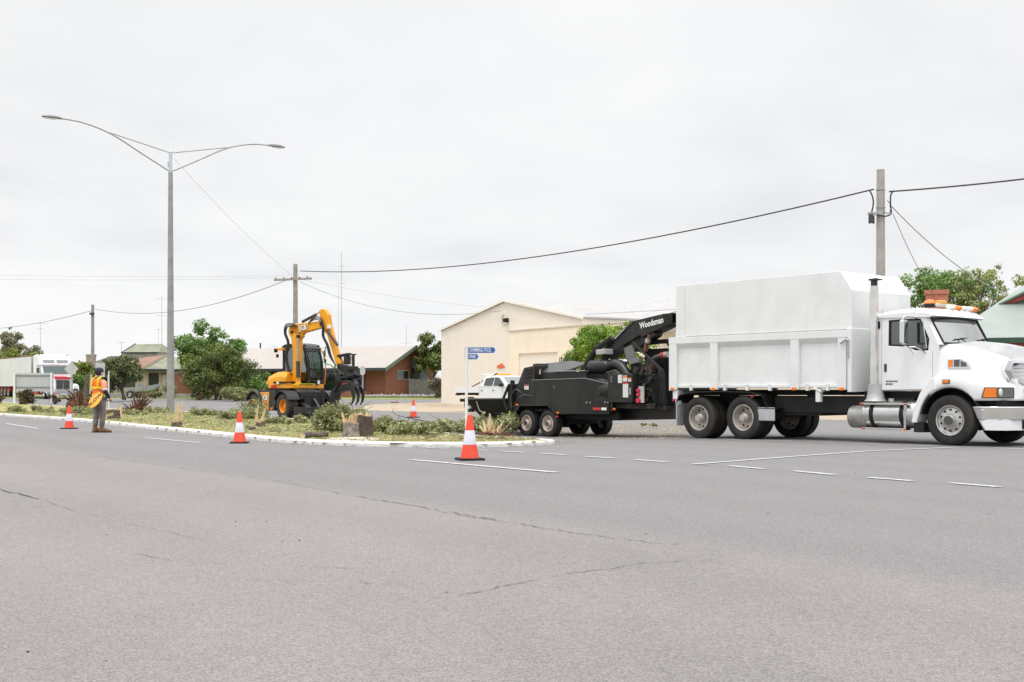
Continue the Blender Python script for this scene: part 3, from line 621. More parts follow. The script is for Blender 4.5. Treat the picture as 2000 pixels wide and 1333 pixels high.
# houses on the right behind the truck
t = thing('green_roof_house', 'house with pale green metal roof and red gable boards at the right edge', 'house', Vector((18.6, 49, 0)), R(-24))
mb = MB(); mb.bx(0, 17, 0, 9, 0, 3.1); mb.build('wall', M('weatherboard', (.5, .48, .42), .7), t)
mb = MB(); A = [(-.6, -.7, 3.2), (17.6, -.7, 3.2), (17.6, 9.7, 3.2), (-.6, 9.7, 3.2), (3.2, 4.5, 6.3), (13, 4.5, 6.3)]; mb.add(A, [(0, 1, 5, 4), (1, 2, 5), (2, 3, 4, 5), (3, 0, 4)]); mb.add([(a[0], a[1], 3.15) for a in A[:4]], [(3, 2, 1, 0)]); mb.build('roof', groof, t)
mb = MB(); mb.bx(-.7, 17.7, -.85, -.7, 3.02, 3.24); mb.build('gutter', dkgreen, t); mb = MB(); mb.bx(-.6, 17.6, -.69, -.6, 2.9, 3.1); mb.build('fascia', M('red_fascia', (.30, .05, .04), .6), t)
gi = t.matrix_basis.inverted() if False else (Matrix.Translation(Vector((18.6, 49, 0))) @ Matrix.Rotation(R(-24), 4, 'Z')).inverted()
def gpt(px, py, Y): return gi @ at(px, py, Y)
mb = MB(); A4 = [gpt(1955, 597, 50.2), gpt(2030, 560, 49.2), gpt(2030, 574, 49.2), gpt(1985, 590, 49.8)]; mb.loft([A4, [a + Vector((0, .08, 0)) for a in A4]]); mb.build('gable_board', M('red_gable', (.35, .06, .04), .6), t)
mb = MB(); A4 = [gpt(1952, 597, 50.15), gpt(2030, 558.5, 49.1), gpt(2030, 554, 49.1), gpt(1950, 593.5, 50.15)]; mb.loft([A4, [a + Vector((0, 2.6, .05)) for a in A4]]); mb.build('gable_roof', M('green_sheet', (.16, .27, .21), .5), t)
t = thing('chimney_house', 'low house hidden behind the truck, only its red brick chimney showing', 'house', Vector((15.5, 55.5, 0)), R(-20))
mb = MB(); mb.bx(0, 8, 0, 7, 0, 2.8); mb.build('wall', beige, t); mb = MB(); mb.add([(-.4, -.4, 2.8), (8.4, -.4, 2.8), (8.4, 7.4, 2.8), (-.4, 7.4, 2.8), (2.5, 3.5, 4.2), (5.5, 3.5, 4.2)], [(0, 1, 5, 4), (1, 2, 5), (2, 3, 4, 5), (3, 0, 4), (3, 2, 1, 0)]); mb.build('roof', groof, t)
mb = MB(); mb.bx(3.75, 4.75, 1.3, 2.1, 2.9, 5.62); ch = mb.build('chimney', brick2, t); mb = MB(); mb.bx(3.7, 4.8, 1.25, 2.15, 5.62, 5.82); mb.build('chimney_cap', brick2, ch)

# ---------------------------------------------------------------- poles, lamp, wires, signs
pm = M('concrete_pole', (.40, .38, .345), .85, 0, .1, 2.5, dirt=.06)
def pole(label, X, Y, top, r, mat=polew, cross=None):
    t = thing('utility_pole', label, 'utility pole', onG(X, Y), 0, 'power poles'); z0 = G(X, Y)
    mb = MB(); mb.tube([(0, 0, -.1), (0, 0, top * .5), (0, 0, top - z0)], [r * 1.25, r * 1.08, r * .92], 14); mb.build('pole', mat, t, smooth=True); return t
A_ = Vector((14.4, 46, 0)); tA = pole('thick pale pole rising behind the white tipper body', 14.4, 46, 9.73, .165, pm)
mb = MB(); mb.box((-.25, -.1, 8.0), (.55, .14, .12)); mb.build('bracket', steel, tA, bevel=.01)
mb = MB(); mb.cyl((-.42, -.15, 7.8), .09, .35, 'z'); mb.cyl((-.32, -.15, 7.75), .04, .3, 'z', 8); mb.cyl((-.5, -.2, 7.75), .04, .3, 'z', 8); mb.build('switch_gear', M('dark_gear', (.06, .06, .065), .5), tA, bevel=.01)
mb = MB(); mb.tube(catmull([(-.45, -.05, 8.92), (-.36, -.1, 8.7), (-.32, -.12, 8.4), (-.4, -.12, 8.0)], 4), .03, 6); mb.tube(catmull([(.45, -.05, 8.86), (.36, -.1, 8.7), (.34, -.14, 8.3), (.36, -.14, 8.0), (.1, -.22, 7.88), (-.2, -.2, 7.95)], 4), .03, 6); mb.tube(catmull([(.2, -.18, 8.5), (.34, -.2, 8.3), (.26, -.2, 8.0), (.05, -.22, 8.05)], 4), .015, 5); mb.build('cable_loop', wire, tA, smooth=True)
for zz in (8.25, 8.95): mb = MB(); mb.cyl((0, 0, zz), .18, .04, 'z'); mb.build('strap', steel, tA)
tB = pole('timber pole with wooden crossarm behind the yellow excavator', -15.45, 84, 10.08, .165)
mb = MB(); mb.box((-.15, -.2, 8.62 - G(-15.45, 84) + .35), (3.1, .12, .14), Matrix.Rotation(R(-22), 3, 'Z') @ Matrix.Rotation(R(0), 3, 'Y')); mb.build('crossarm', polew, tB)
for k in range(5): a = -1.4 + k * .65; mb = MB(); mb.cyl((a * math.cos(R(22)) - .15, -a * math.sin(R(22)) - .2, 9.05 - .37 + .1), .05, .16, 'z', 8); mb.build('insulator', M('insulator_brown', (.08, .06, .06), .3), tB)
tC = pole('bare grey timber pole left of the man in the orange vest', (181 - 1000) / 2300 * 115, 115, 9.4, .15, M('grey_pole', (.33, .31, .33), .9, 0, .1, 3))
mb = MB(); mb.box((.0, -.2, 8.0), (.4, .3, .2)); mb.build('bracket', M('dark_gear'), tC)
def wires(name, label, a, b, sag, r, mat=wire, n=24):
    a, b = Vector(a), Vector(b); P = [a.lerp(b, i / n) - Vector((0, 0, sag * 4 * (i / n) * (1 - i / n))) for i in range(n + 1)]
    mb = MB(); mb.tube(P, r, 6); o = mb.build(name, mat, smooth=True); return tag(o, label, 'cable', kind='thing')
pA = (14.1, 45.9, 8.95); pB = (-15.1, 83.9, 9.57); pC = (-40.7, 114.8, 8.9)
wires('power_cable', 'thick black twisted cable sagging from the pale pole to the crossarm pole', pA, pB, 1.05, .03)
wires('power_cable', 'thick black cable running off right from the pale pole', (14.7, 45.9, 8.86), (26.0, 38.2, 9.5), .25, .032)
wires('power_cable', 'dark cable between the crossarm pole and the bare grey pole', (-15.7, 84, 9.1), (-40.8, 114.8, 9.0), 1.3, .028, wiregrey)
wires('power_cable', 'dark cable leaving the bare grey pole towards the left edge', (-41.1, 115, 8.8), (-75, 152, 9.1), .9, .03, wiregrey)
wires('overhead_wire', 'thin wire dropping from the street lamp head to the crossarm pole', (-15.45, 53.8, 11.7), (-15.6, 83.8, 9.2), .25, .007, wiregrey)
wires('overhead_wire', 'upper of two faint wires leaving the crossarm pole to the left', (-15.9, 84, 9.25), (-60, 92, 10.9), .4, .009, wiregrey)
wires('overhead_wire', 'lower of two faint wires leaving the crossarm pole to the left', (-15.9, 83.9, 9.1), (-60, 92, 10.4), .4, .009, wiregrey)
wires('service_wire', 'wire sagging from the crossarm pole to the gable of the cream shed', (-15.1, 84, 8.8), (-.7, 72.1, 5.95), 1.0, .018, wiregrey)
wires('service_wire', 'thin wire descending steeply from the pale pole into the leafy tree', at(1744, 418, 46), at(1850, 610, 60), .4, .016, wiregrey)
wires('service_wire', 'thin wire descending from the pale pole past the tree to the green roof', at(1738, 400, 46), at(1990, 585, 56), .5, .02, wiregrey)
wires('service_wire', 'wire lying low across the workshop roof towards the pale pole', at(1082, 616, 70), (14.3, 46, 4.97), .15, .016, wiregrey)
wires('overhead_wire', 'faint wire from the crossarm pole passing right above the shed ridge', (-15.1, 84, 9.0), (2, 96, 7.6), .4, .008, wiregrey)
# street lamp
lb = onG(-15.6, 53.8, .1); t = thing('street_lamp', 'tall grey double armed street lamp standing on the grass median', 'street lamp', lb)
mb = MB(); mb.tube([(0, 0, -.1), (0, 0, 5), (0, 0, 10.95)], [.175, .14, .10], 18); mb.build('pole', M('spun_concrete_pole', (.33, .335, .335), .7, .1, .12, 2.5, dirt=.05), t, smooth=True)
mb = MB(); mb.tube([(0, 0, 10.94), (0, 0, 11.9)], .08, 12); mb.ball((0, 0, 11.9), .08); mb.bx(-.13, -.09, -.03, .03, 11.2, 11.45); mb.build('spigot', M('bright_galv', (.6, .65, .68), .35, .4, .05), t, smooth=True)
for sg in (-1, 1):
    e_ = Vector((3.98 * sg, 2.85 * sg, 12.78)); o = Vector((0, 0, 0)); mb = MB()
    low = catmull([(0, 0, 10.98), e_ * .25 + Vector((0, 0, 11.62 - e_.z * .25)), e_ * .55 + Vector((0, 0, 12.38 - e_.z * .55)), e_ * .8 + Vector((0, 0, 12.72 - e_.z * .8)), e_], 6)
    mb.tube(low, .035, 8); mb.tube([(0, 0, 11.85), low[13]], .026, 8); am = mb.build('arm', steel, t, smooth=True)
    dv = e_.copy(); dv.z = 0; dv.normalize(); rot = Matrix.Rotation(math.atan2(dv.y, dv.x), 4, 'Z'); rot.translation = e_
    mb = MB(); P = [(-.1, .05, .04), (.1, .13, .07), (.45, .16, .075), (.72, .10, .03)]
    mb.loft([[(x, -w_, -.02), (x, -w_ * .6, h), (x, w_ * .6, h), (x, w_, -.02), (x, 0, -.05)] for x, w_, h in P]); mb.build('lamp_head', M('lamp_grey', (.22, .22, .22), .4, .2), t, xf=rot, bevel=.01)
    mb = MB(); mb.bx(.15, .6, -.1, .1, -.075, -.05); mb.build('lens', clear, t, xf=rot)
# street name blades
sb = onG((911 - 1000) / 2300 * 26.6, 26.6, .1); t = thing('direction_sign', 'white post with blue finger signs for the swimming pool and park', 'sign', sb)
wp = M('white_post', (.78, .78, .78), .5, 0, .04, 5, dirt=.08); blu = M('sign_blue', (.015, .12, .42), .45, 0, .04)
mb = MB(); mb.cyl((0, 0, 1.0), .032, 2.1, 'z', 14); mb.cyl((0, 0, 2.06), .036, .03, 'z', 14); mb.build('post', wp, t, smooth=True)
SW = Vector((0, 0, 0)); ang = R(-6); ex = Vector((math.cos(ang), math.sin(ang), 0))
for (nm, z, ln, h) in (('SWIMMING POOL', 1.99, .66, .125), ('PARK', 1.845, .275, .125)):
    xf = Matrix.Rotation(ang, 4, 'Z'); mb = MB(); mb.prism([(.035, z - h / 2), (ln - .04, z - h / 2), (ln, z), (ln - .04, z + h / 2), (.035, z + h / 2)], -.01, .01, 'y'); bl = mb.build('blade', blu, t, xf=xf)
    text('lettering', nm, .124, (.07, -.013, z - .002), (1, 0, 0), (0, 0, 1), txtw, bl, xf=xf, bold=.0002, sx=.50, align='LEFT')
    mb = MB(); mb.bx(-.04, .05, -.018, .018, z - .07, z + .065); mb.build('clamp', alu, t, xf=xf)
# rear side of road signs
sgn = M('sign_back_grey', (.52, .53, .54), .5, .1, .06, 3)
def signpost(name, label, px, pyb, Y, pts, r=.035, lean=0, postm=None, top=None, railz=()):
    b_ = onG((px - 1000) / 2300 * Y, Y, .05); t = thing(name, label, 'sign', b_); mb = MB(); s_ = Y / 2300
    P = [((a - px) * s_, CAMH - (c - 760) * s_ - b_.z) for a, c in pts]; mb.prism(P, -.012, .012, 'y'); mb.build('sign_plate', sgn, t)
    zt = max(p[1] for p in P) if top is None else top; mb = MB(); mb.cyl((0, .05, zt / 2), r, zt, 'z', 10); mb.build('post', postm or steel, t, smooth=True)
    # the plates show their backs: post stands on the camera side
    t.children[1].location = (0, -.1, 0); return t
signpost('diamond_sign', 'grey back of a diamond road sign behind the white roof of the far truck', 140, 790, 70, [(127, 721), (140, 706), (154.5, 721), (140, 736)], .05)
signpost('rectangular_sign', 'grey back of an upright rectangular sign behind the man\'s head', 197, 800, 62, [(188, 709), (206, 709), (206, 737), (188, 737)], .035, postm=M('dark_post', (.1, .1, .14), .5))
signpost('octagonal_sign', 'grey back of an octagonal stop sign in front of the brick house', 708.5, 788, 80, [(703.4, 720), (706, 716), (711, 716), (713.6, 720), (713.6, 729), (711, 733), (706, 733), (703.4, 729)], .045)
t = signpost('marker_post', 'thin white marker post just right of the man', 212, 790, 66, [(211.4, 733), (212.6, 733), (212.6, 778), (211.4, 778)], .03, postm=wp, top=2.1)
Y = 77; b_ = onG((65 - 1000) / 2300 * Y, Y, .1); t = thing('billboard_sign', 'back of a wide grey board sign on two white posts at the left', 'sign', b_); s_ = Y / 2300
X0, X1 = (26.5 - 65) * s_, (104.5 - 65) * s_; z = lambda py: CAMH - (py - 760) * s_ - b_.z
mb = MB(); mb.bx(X0, X1, -.02, .02, z(765), z(729)); mb.build('sign_plate', sgn, t, bevel=.01)
for zz in (z(757), z(734)): mb = MB(); mb.bx(X0, X1, -.06, -.021, zz - .035, zz + .035); mb.build('rail', M('rail_grey', (.25, .26, .27), .5, .3), t)
for px in (29.5, 101.5): mb = MB(); mb.bx((px - 65) * s_ - .06, (px - 65) * s_ + .06, -.16, -.061, 0, z(729) + .02); mb.build('post', wp, t)
# antenna masts
def mast(label, px, ptop, Y, arms, r=.03):
    b_ = onG((px - 1000) / 2300 * Y, Y); t = thing('antenna_mast', label, 'antenna', b_); zt = CAMH + (760 - ptop) / 2300 * Y - b_.z
    mb = MB(); mb.tube([(0, 0, 0), (0, 0, zt)], [r, r * .5], 5); mb.build('mast', M('mast_grey', (.42, .43, .45), .5), t)
    for f, L_ in arms: mb = MB(); mb.tube([(-L_, 0, zt * f), (L_, L_ * .3, zt * f)], r * .45, 4); mb.build('crossbar', M('mast_grey'), t)
mast('very tall thin radio mast behind the excavator boom', 667, 492, 128, [(.78, .4), (.9, .3)], .05)
mast('thin mast with short bars right of the tall radio mast', 661, 560, 130, [(.5, .2)], .03)
mast('thin television mast behind the street lamp', 316, 578, 122, [(.97, .8), (.8, .5)], .04); mast('short television mast beside the street lamp mast', 309.5, 640, 122, [(.97, .4)], .03)
mast('thin television mast above the far white truck', 79, 628, 125, [(.97, .8), (.9, .4)], .035)
mast('television mast above the ridge of the brick house', 793.5, 636, 118, [(.75, .7), (.7, .5)], .035); mast('small roof aerial left of the grey green gable', 237, 668, 128, [(.99, .4)], .04); mast('small roof aerial above the left end of the brick house', 536, 676, 112, [(.99, .35)], .03)

# ---------------------------------------------------------------- tipper truck
T0 = Vector((9.975, 25.114, 0)); TA = R(-50.436)
T = thing('tipper_truck', 'white tipper truck with tall side boards and chrome exhaust stack, driving to the right', 'truck', T0, TA)
def wheel(parent, x, y, z, r, wdt, side, kind, rimm, name='wheel'):
    # side -1: outer face towards -y
    tyre = MB(); rr_ = r * .60 if kind != 'exc' else r * .56; h = wdt / 2
    tyre.lathe([(rr_, -h * .80), (rr_ * 1.06, -h * .93), (r * .80, -h), (r * .92, -h * .96), (r * .985, -h * .80), (r, -h * .62), (r, h * .62), (r * .985, h * .8), (r * .92, h * .96), (r * .8, h), (rr_, h * .8)], n=40)
    if kind == 'exc':
        for k in range(22):
            for sg in (-1, 1):
                a = 2 * math.pi * (k + (.5 if sg > 0 else 0)) / 22; rot = Matrix.Rotation(-a, 3, 'Y') @ Matrix.Rotation(sg * R(28), 3, 'Z')
                tyre.box(Matrix.Rotation(-a, 3, 'Y') @ Vector((r * .99, sg * h * .5, 0)), (r * .12, h * .95, r * .11), Matrix.Rotation(-a, 3, 'Y') @ Matrix.Rotation(sg * R(30), 3, 'X'))
    else:
        for off in (-.35, 0, .35): tyre.lathe([(r * .998, off * wdt - .012), (r * 1.006, off * wdt - .01), (r * 1.006, off * wdt + .01), (r * .998, off * wdt + .012)], n=40)
    o = tyre.build(name, rubber, parent, smooth=True); o.location = (x, y, z)
    if side > 0: o.rotation_euler = (0, 0, math.pi)
    R1 = rr_; m = MB()
    if kind == 'steer':
        m.lathe([(R1 * 1.03, -h * .86), (R1 * 1.0, -h * .95), (R1 * .93, -h * .9), (R1 * .88, -h * .66), (R1 * .80, -h * .60), (R1 * .52, -h * .80), (R1 * .34, -h * .84), (R1 * .33, -h * 1.12), (R1 * .22, -h * 1.25), (.001, -h * 1.26)], n=36)
        yh = lambda f: -h * (.60 + (.80 - .6) * (.80 - f) / .28) - .004
    elif kind == 'dual':
        m.lathe([(R1 * 1.04, -h * .84), (R1 * 1.0, -h * .95), (R1 * .94, -h * .9), (R1 * .9, h * .2), (R1 * .80, h * .55), (R1 * .52, h * .45), (R1 * .50, h * .4), (R1 * .36, h * .35), (R1 * .33, -h * .7), (R1 * .25, -h * .9), (.001, -h * .92)], n=36)
        yh = lambda f: h * .46
    elif kind == 'exc':
        m.lathe([(R1 * 1.02, -h * .8), (R1 * .97, -h * .88), (R1 * .9, -h * .8), (R1 * .84, -h * .2), (R1 * .6, -h * .12), (R1 * .5, -h * .3), (R1 * .28, -h * .34), (R1 * .26, -h * .55), (.001, -h * .56)], n=32)
        yh = lambda f: -h * .16
    else:
        m.lathe([(R1 * 1.02, -h * .82), (R1 * .98, -h * .93), (R1 * .92, -h * .88), (R1 * .88, -h * .3), (R1 * .6, -h * .25), (R1 * .5, -h * .3), (R1 * .40, -h * .34), (R1 * .38, -h * .9), (R1 * .28, -h * 1.0), (.001, -h * 1.01)], n=30)
        yh = lambda f: -h * .28
    rim = m.build('rim', rimm, o, smooth=True)
    hm = MB(); nh = 10 if kind in ('steer', 'dual') else 8; fh = .70 if kind != 'exc' else .72
    if kind in ('steer', 'dual', 'trail'):
        for k in range(nh): a = 2 * math.pi * (k + .5) / nh; hm.cyl((R1 * fh * math.cos(a), yh(fh) - .006, R1 * fh * math.sin(a)), R1 * .075, .012, 'y', 10)
        nn_ = 'hand_hole'
        hm.build('hand_hole', mblack, o)
    nm_ = MB()
    for k in range(10): a = 2 * math.pi * k / 10; nm_.cyl((R1 * .44 * math.cos(a), yh(.5) - (.03 if kind == 'steer' else .02) - (.02 if kind == 'steer' else 0), R1 * .44 * math.sin(a)), R1 * .035, .05, 'y', 6)
    nm_.build('wheel_nut', steel, o)
    if kind in ('steer', 'trail', 'dual'):
        hb_ = MB(); hb_.cyl((0, (-h * 1.22 if kind == 'steer' else -h * .95), 0), R1 * (.3 if kind == 'steer' else .27), .06, 'y', 18); hb_.build('hub', M('hub_grey', (.10, .10, .10), .4, .5) if kind != 'dual' else rimm, o)
    return o
alurim = M('alloy_rim', (.58, .57, .55), .28, .75, .1, 6, dirt=.1)
ws = wheel(T, 0, -1.06, .52, .52, .30, -1, 'steer', alurim); o = copytree(ws, T); o.location = (0, 1.06, .52); o.rotation_euler = (0, 0, math.pi)
wd = wheel(T, -5.44, -1.06, .52, .52, .27, -1, 'dual', rimdirty)
for (x, y, a) in ((-6.86, -1.06, 0), (-5.44, -.74, 0), (-6.86, -.74, 0), (-5.44, 1.06, math.pi), (-6.86, 1.06, math.pi), (-5.44, .74, 0), (-6.86, .74, 0)):
    o = copytree(wd, T); o.location = (x, y, .52); o.rotation_euler = (0, 0, a)
bpy.context.view_layer.update()
for o in list(T.children):   # tandem axles follow the dip in the road
    if o.name.startswith('wheel') and o.location.x < -3:
        q = T.matrix_basis @ Vector((o.location.x, -1.06, 0)); o.location.z = .52 + G(q.x, q.y) + .004
# chassis
mb = MB(); mb.bx(-7.5, 1.0, -.45, -.37, .72, 1.0); mb.bx(-7.5, 1.0, .37, .45, .72, 1.0)
for x in (-7.4, -6.2, -4.8, -3.6, -2.4, -1.2, .3): mb.bx(x, x + .1, -.37, .37, .75, .97)
mb.bx(-7.3, -5, -.55, .55, .45, .66); mb.bx(-4.7, -1.0, -.9, -.46, .62, .98); mb.bx(-4.6, -3.4, -.85, .85, .55, .9); mb.bx(-2.3, -.9, -.8, .8, .75, 1.12)
mb.build('chassis', mblack, T)
for x in (0, -5.44, -6.86): mb = MB(); mb.tube([(x, -.9, .52), (x, .9, .52)], .09, 10); mb.ball((x, 0, .52), .24); mb.build('axle', mblack, T)
mb = MB()
for i in range(4): mb.tube([(-.62, -.42 , .7 - i * .03), (0, -.42, .58 - i * .02), (.62, -.42, .7 - i * .03)], .02, 4)
mb.build('leaf_spring', mblack, T)
mb = MB(); mb.bx(-7.85, -7.55, -.5, .5, .55, .95); mb.build('tow_hitch', black, T, bevel=.02)
# tandem mudguards
for sg in (-1, 1):
    mb = MB(); top = [(-7.62, .80), (-7.5, 1.02), (-7.15, 1.10), (-6.2, 1.12), (-5.2, 1.10), (-4.85, 1.02), (-4.7, .72)]
    pts = top + [(x + (.03 if i > 3 else -.03) * 0, z - .025) for i, (x, z) in reversed(list(enumerate(top)))]
    mb.prism(pts, sg * 1.2, sg * .62, 'y'); mb.build('mudguard', black, T)
    mb = MB(); mb.bx(-4.99, -4.42, min(sg * 1.19, sg * .72), max(sg * 1.19, sg * .72), .70, .72); mb.build('mudguard_shelf', black, T)
flap = M('mudflap_grey', (.44, .45, .46), .5, 0, .1, 5, dirt=.3)
mb = MB(); mb.box((-4.74, -1.17, .57), (.5, .03, .32)); mb.build('mudflap', flap, T, bevel=.02)
for y in (-.92, .92): mb = MB(); mb.box((-7.60, y, .52), (.03, .55, .58)); mb.build('mudflap', flap, T, bevel=.01)
mb = MB(); mb.box((-7.66, -1.05, 1.02), (.16, .26, .24)); mb.box((-7.62, -1.08, .86), (.1, .16, .2)); mb.build('tail_bracket', binwhite, T, bevel=.02); mb = MB(); mb.box((-7.70, -1.19, .88), (.05, .03, .05)); mb.build('marker_lamp', redl, T)
mb = MB(); mb.cyl((-5.15, -1.19, .98), .025, .03); mb.build('marker_lamp', redl, T)
# bin
mb = MB()
XR, XF, NY = -7.84, -2.44, 1.22
mb.bx(XR + .02, -2.36, -1.13, 1.13, 1.19, 2.47)
mb.build('bin_body', binwhite, T, bevel=.01)
for sg in (-1, 1):
    y0, y1 = sorted((sg * 1.131, sg * 1.22)); yo = sg * 1.22; yi = sg * 1.131
    mb = MB(); mb.prism([(yi, 2.49), (yo, 2.49), (yo, 2.33), (yi, 2.20)], XR, -2.46, 'x'); mb.build('top_rail', binwhite, T, bevel=.008)
    for (a, b_) in ((XR, XR + .26), (-6.46, -6.22), (-4.02, -3.78), (-2.72, -2.50)):
        mb = MB(); mb.prism([(a, 1.15 if a != XR else 1.12), (b_, 1.15), (b_, 2.325), (a, 2.325)], yi, sg * 1.214, 'y'); mb.build('side_post', binwhite, T, bevel=.012)
        if sg < 0: mb = MB(); mb.box(((a + b_) / 2, -1.225, 1.17), (.12, .02, .07)); mb.build('marker_lamp', amber, T, bevel=.008)
    mb = MB(); mb.bx(XR + .26, -2.7, y0, sg * 1.17 if sg > 0 else y1, 1.2, 1.27) if sg > 0 else mb.bx(XR + .26, -2.7, -1.17, -1.131, 1.2, 1.27); mb.build('bottom_rail', binwhite, T, bevel=.006)
    if sg < 0:
        for x in (-7.1, -6.0, -5.3, -4.62, -3.55, -3.0): mb = MB(); mb.box((x, -1.18, 1.2), (.07, .06, .14)); mb.cyl((x, -1.2, 1.27), .02, .05, 'x', 8); mb.build('hinge', binwhite, T)
mb = MB(); mb.bx(-2.46, -2.35, -1.22, 1.22, 1.10, 2.52); mb.build('headboard', binwhite, T, bevel=.01)
mb = MB(); mb.tube([(-2.62, -1.25, 2.18), (-2.45, -1.27, 2.27), (-2.40, -1.27, 2.25)], .022, 6); mb.tube([(-2.41, -1.25, 2.25), (-2.41, -1.25, 1.85)], .014, 6); mb.build('latch_lever', steel, T)
mb = MB(); mb.prism([(XR + .0, 1.15), (XR + .04, 1.15), (XR + .04, 2.45), (XR, 2.45)], -1.2, 1.2, 'y'); mb.build('tailgate', binwhite, T)
mb = MB(); mb.prism([(-7.63, 2.492), (-2.37, 2.492), (-2.37, 3.37), (-2.67, 3.81), (-7.63, 3.81)], -1.17, 1.17, 'y'); mb.build('side_board_box', binwhite, T, bevel=.006)
mb = MB(); mb.bx(-7.63, -7.35, -1.185, -1.171, 2.5, 2.62); mb.bx(-7.35, -7.33, -1.18, -1.171, 2.50, 3.8); mb.build('corner_strip', binwhite, T)
mb = MB(); mb.bx(-7.3, -2.5, -1.176, -1.171, 2.492, 2.505); mb.build('seam', M('grime_line', (.16, .15, .13), .9), T)
mb = MB(); mb.box((-3.28, -1.12, 1.0), (.13, .1, .26)); mb.box((-3.28, -1.12, 1.15), (.22, .14, .05), Matrix.Rotation(R(20), 3, 'Y')); mb.build('step_bracket', binwhite, T, bevel=.01)
mb = MB(); mb.prism([(-7.6, 1.15), (-2.5, 1.15), (-2.5, 1.03), (-7.6, 1.0)], -.55, -.42, 'y'); mb.prism([(-7.6, 1.15), (-2.5, 1.15), (-2.5, 1.03), (-7.6, 1.0)], .42, .55, 'y'); mb.build('subframe', mblack, T)
# exhaust
mb = MB(); mb.cyl((-1.88, -1.06, 2.35), .095, 2.16, 'z', 24); mb.build('exhaust_stack', M('stack_chrome', (.74, .71, .69), .10, 1, .08, 2), T, smooth=True)
mb = MB(); mb.cyl((-1.88, -1.06, 3.49), .075, .14, 'z'); mb.cyl((-1.88, -1.06, 3.57), .12, .035, 'z'); mb.box((-1.78, -1.06, 3.575), (.16, .09, .03), Matrix.Rotation(R(12), 3, 'Y')); mb.build('rain_cap', M('dark_cap', (.05, .045, .05), .4, .5), T)
mb = MB(); mb.lathe([(.16, 1.27), (.17, 1.1), (.20, .95), (.25, .90)], (-1.88, -1.0, 0), 'z', 24); mb.build('exhaust_shroud', M('shroud_grey', (.45, .45, .45), .5, .3, .08, 8), T, smooth=True)
mb = MB(); mb.tube([(-1.72, -.98, 1.3), (-1.72, -.98, 2.9)], .02, 8); mb.build('stack_stay', chrome, T)
# fuel tank and steps
mb = MB(); mb.cyl((-1.47, -.92, .62), .30, 1.28, 'x', 28); mb.build('fuel_tank', alu, T, smooth=True, bevel=.02)
mb = MB(); mb.cyl((-2.28, -.95, .55), .25, .42, 'x', 24); mb.build('air_tank', M('worn_tank', (.38, .37, .35), .45, .5, .2, 4), T, smooth=True, bevel=.02)
for x in (-1.86, -1.12): mb = MB(); mb.cyl((x, -.92, .62), .307, .10, 'x', 28); mb.build('tank_strap', mblack, T)
for (z, x0, x1) in ((.84, -2.12, -.95), (.30, -2.08, -1.02)):
    mb = MB(); mb.bx(x0, x1, -1.24, -1.0, z - .015, z + .025); st = mb.build('step', alu, T, bevel=.005)
    for x, m in ((x0 + .04, redl), (x1 - .04, amber if z < .5 else redl)): mb = MB(); mb.box((x, -1.245, z), (.08, .012, .03)); mb.build('marker_lamp', m, st)
for x in (-1.05,): mb = MB(); mb.bx(x, x + .05, -1.22, -1.18, .3, .84); mb.build('step_bracket', alu, T)
mb = MB(); mb.cyl((-1.5, -.98, .93), .06, .06, 'z'); mb.build('tank_cap', steel, T)
# cab
W = 1.02
outer = [(-1.82, 1.15), (-1.08, 1.15), (-.74, 1.15), (-.40, 1.15), (-.36, 2.12), (-.68, 2.76), (-1.1, 2.775), (-1.80, 2.735)]
inner = [(-1.55, 2.11), (-1.08, 2.075), (-.90, 1.995), (-.60, 1.985), (-.575, 2.23), (-.78, 2.665), (-1.1, 2.672), (-1.54, 2.662)]
mb = MB()
for sg in (-1, 1): mb.ring(outer, inner, sg * W, sg * (W - .05), lambda p, k: (p[0], k, p[1]))
mb.bx(-1.87, -1.82, -W, W, 1.15, 2.74); mb.bx(-1.82, -.4, -W + .05, W - .05, 1.15, 1.2)
cab = mb.build('cab', white, T, bevel=.015)
mb = MB(); secs = []
for y, dz in ((-W - .03, -.03), (-W + .12, .05), (-.5, .075), (0, .085), (.5, .075), (W - .12, .05), (W + .03, -.03)):
    secs.append([(-1.90, y, 2.73), (-1.88, y, 2.78 + dz * .7), (-1.5, y, 2.83 + dz), (-.95, y, 2.85 + dz), (-.58, y, 2.80 + dz), (-.46, y, 2.72), (-.55, y, 2.69)])
mb.loft(secs); mb.build('cab_roof', white, T, smooth=True)
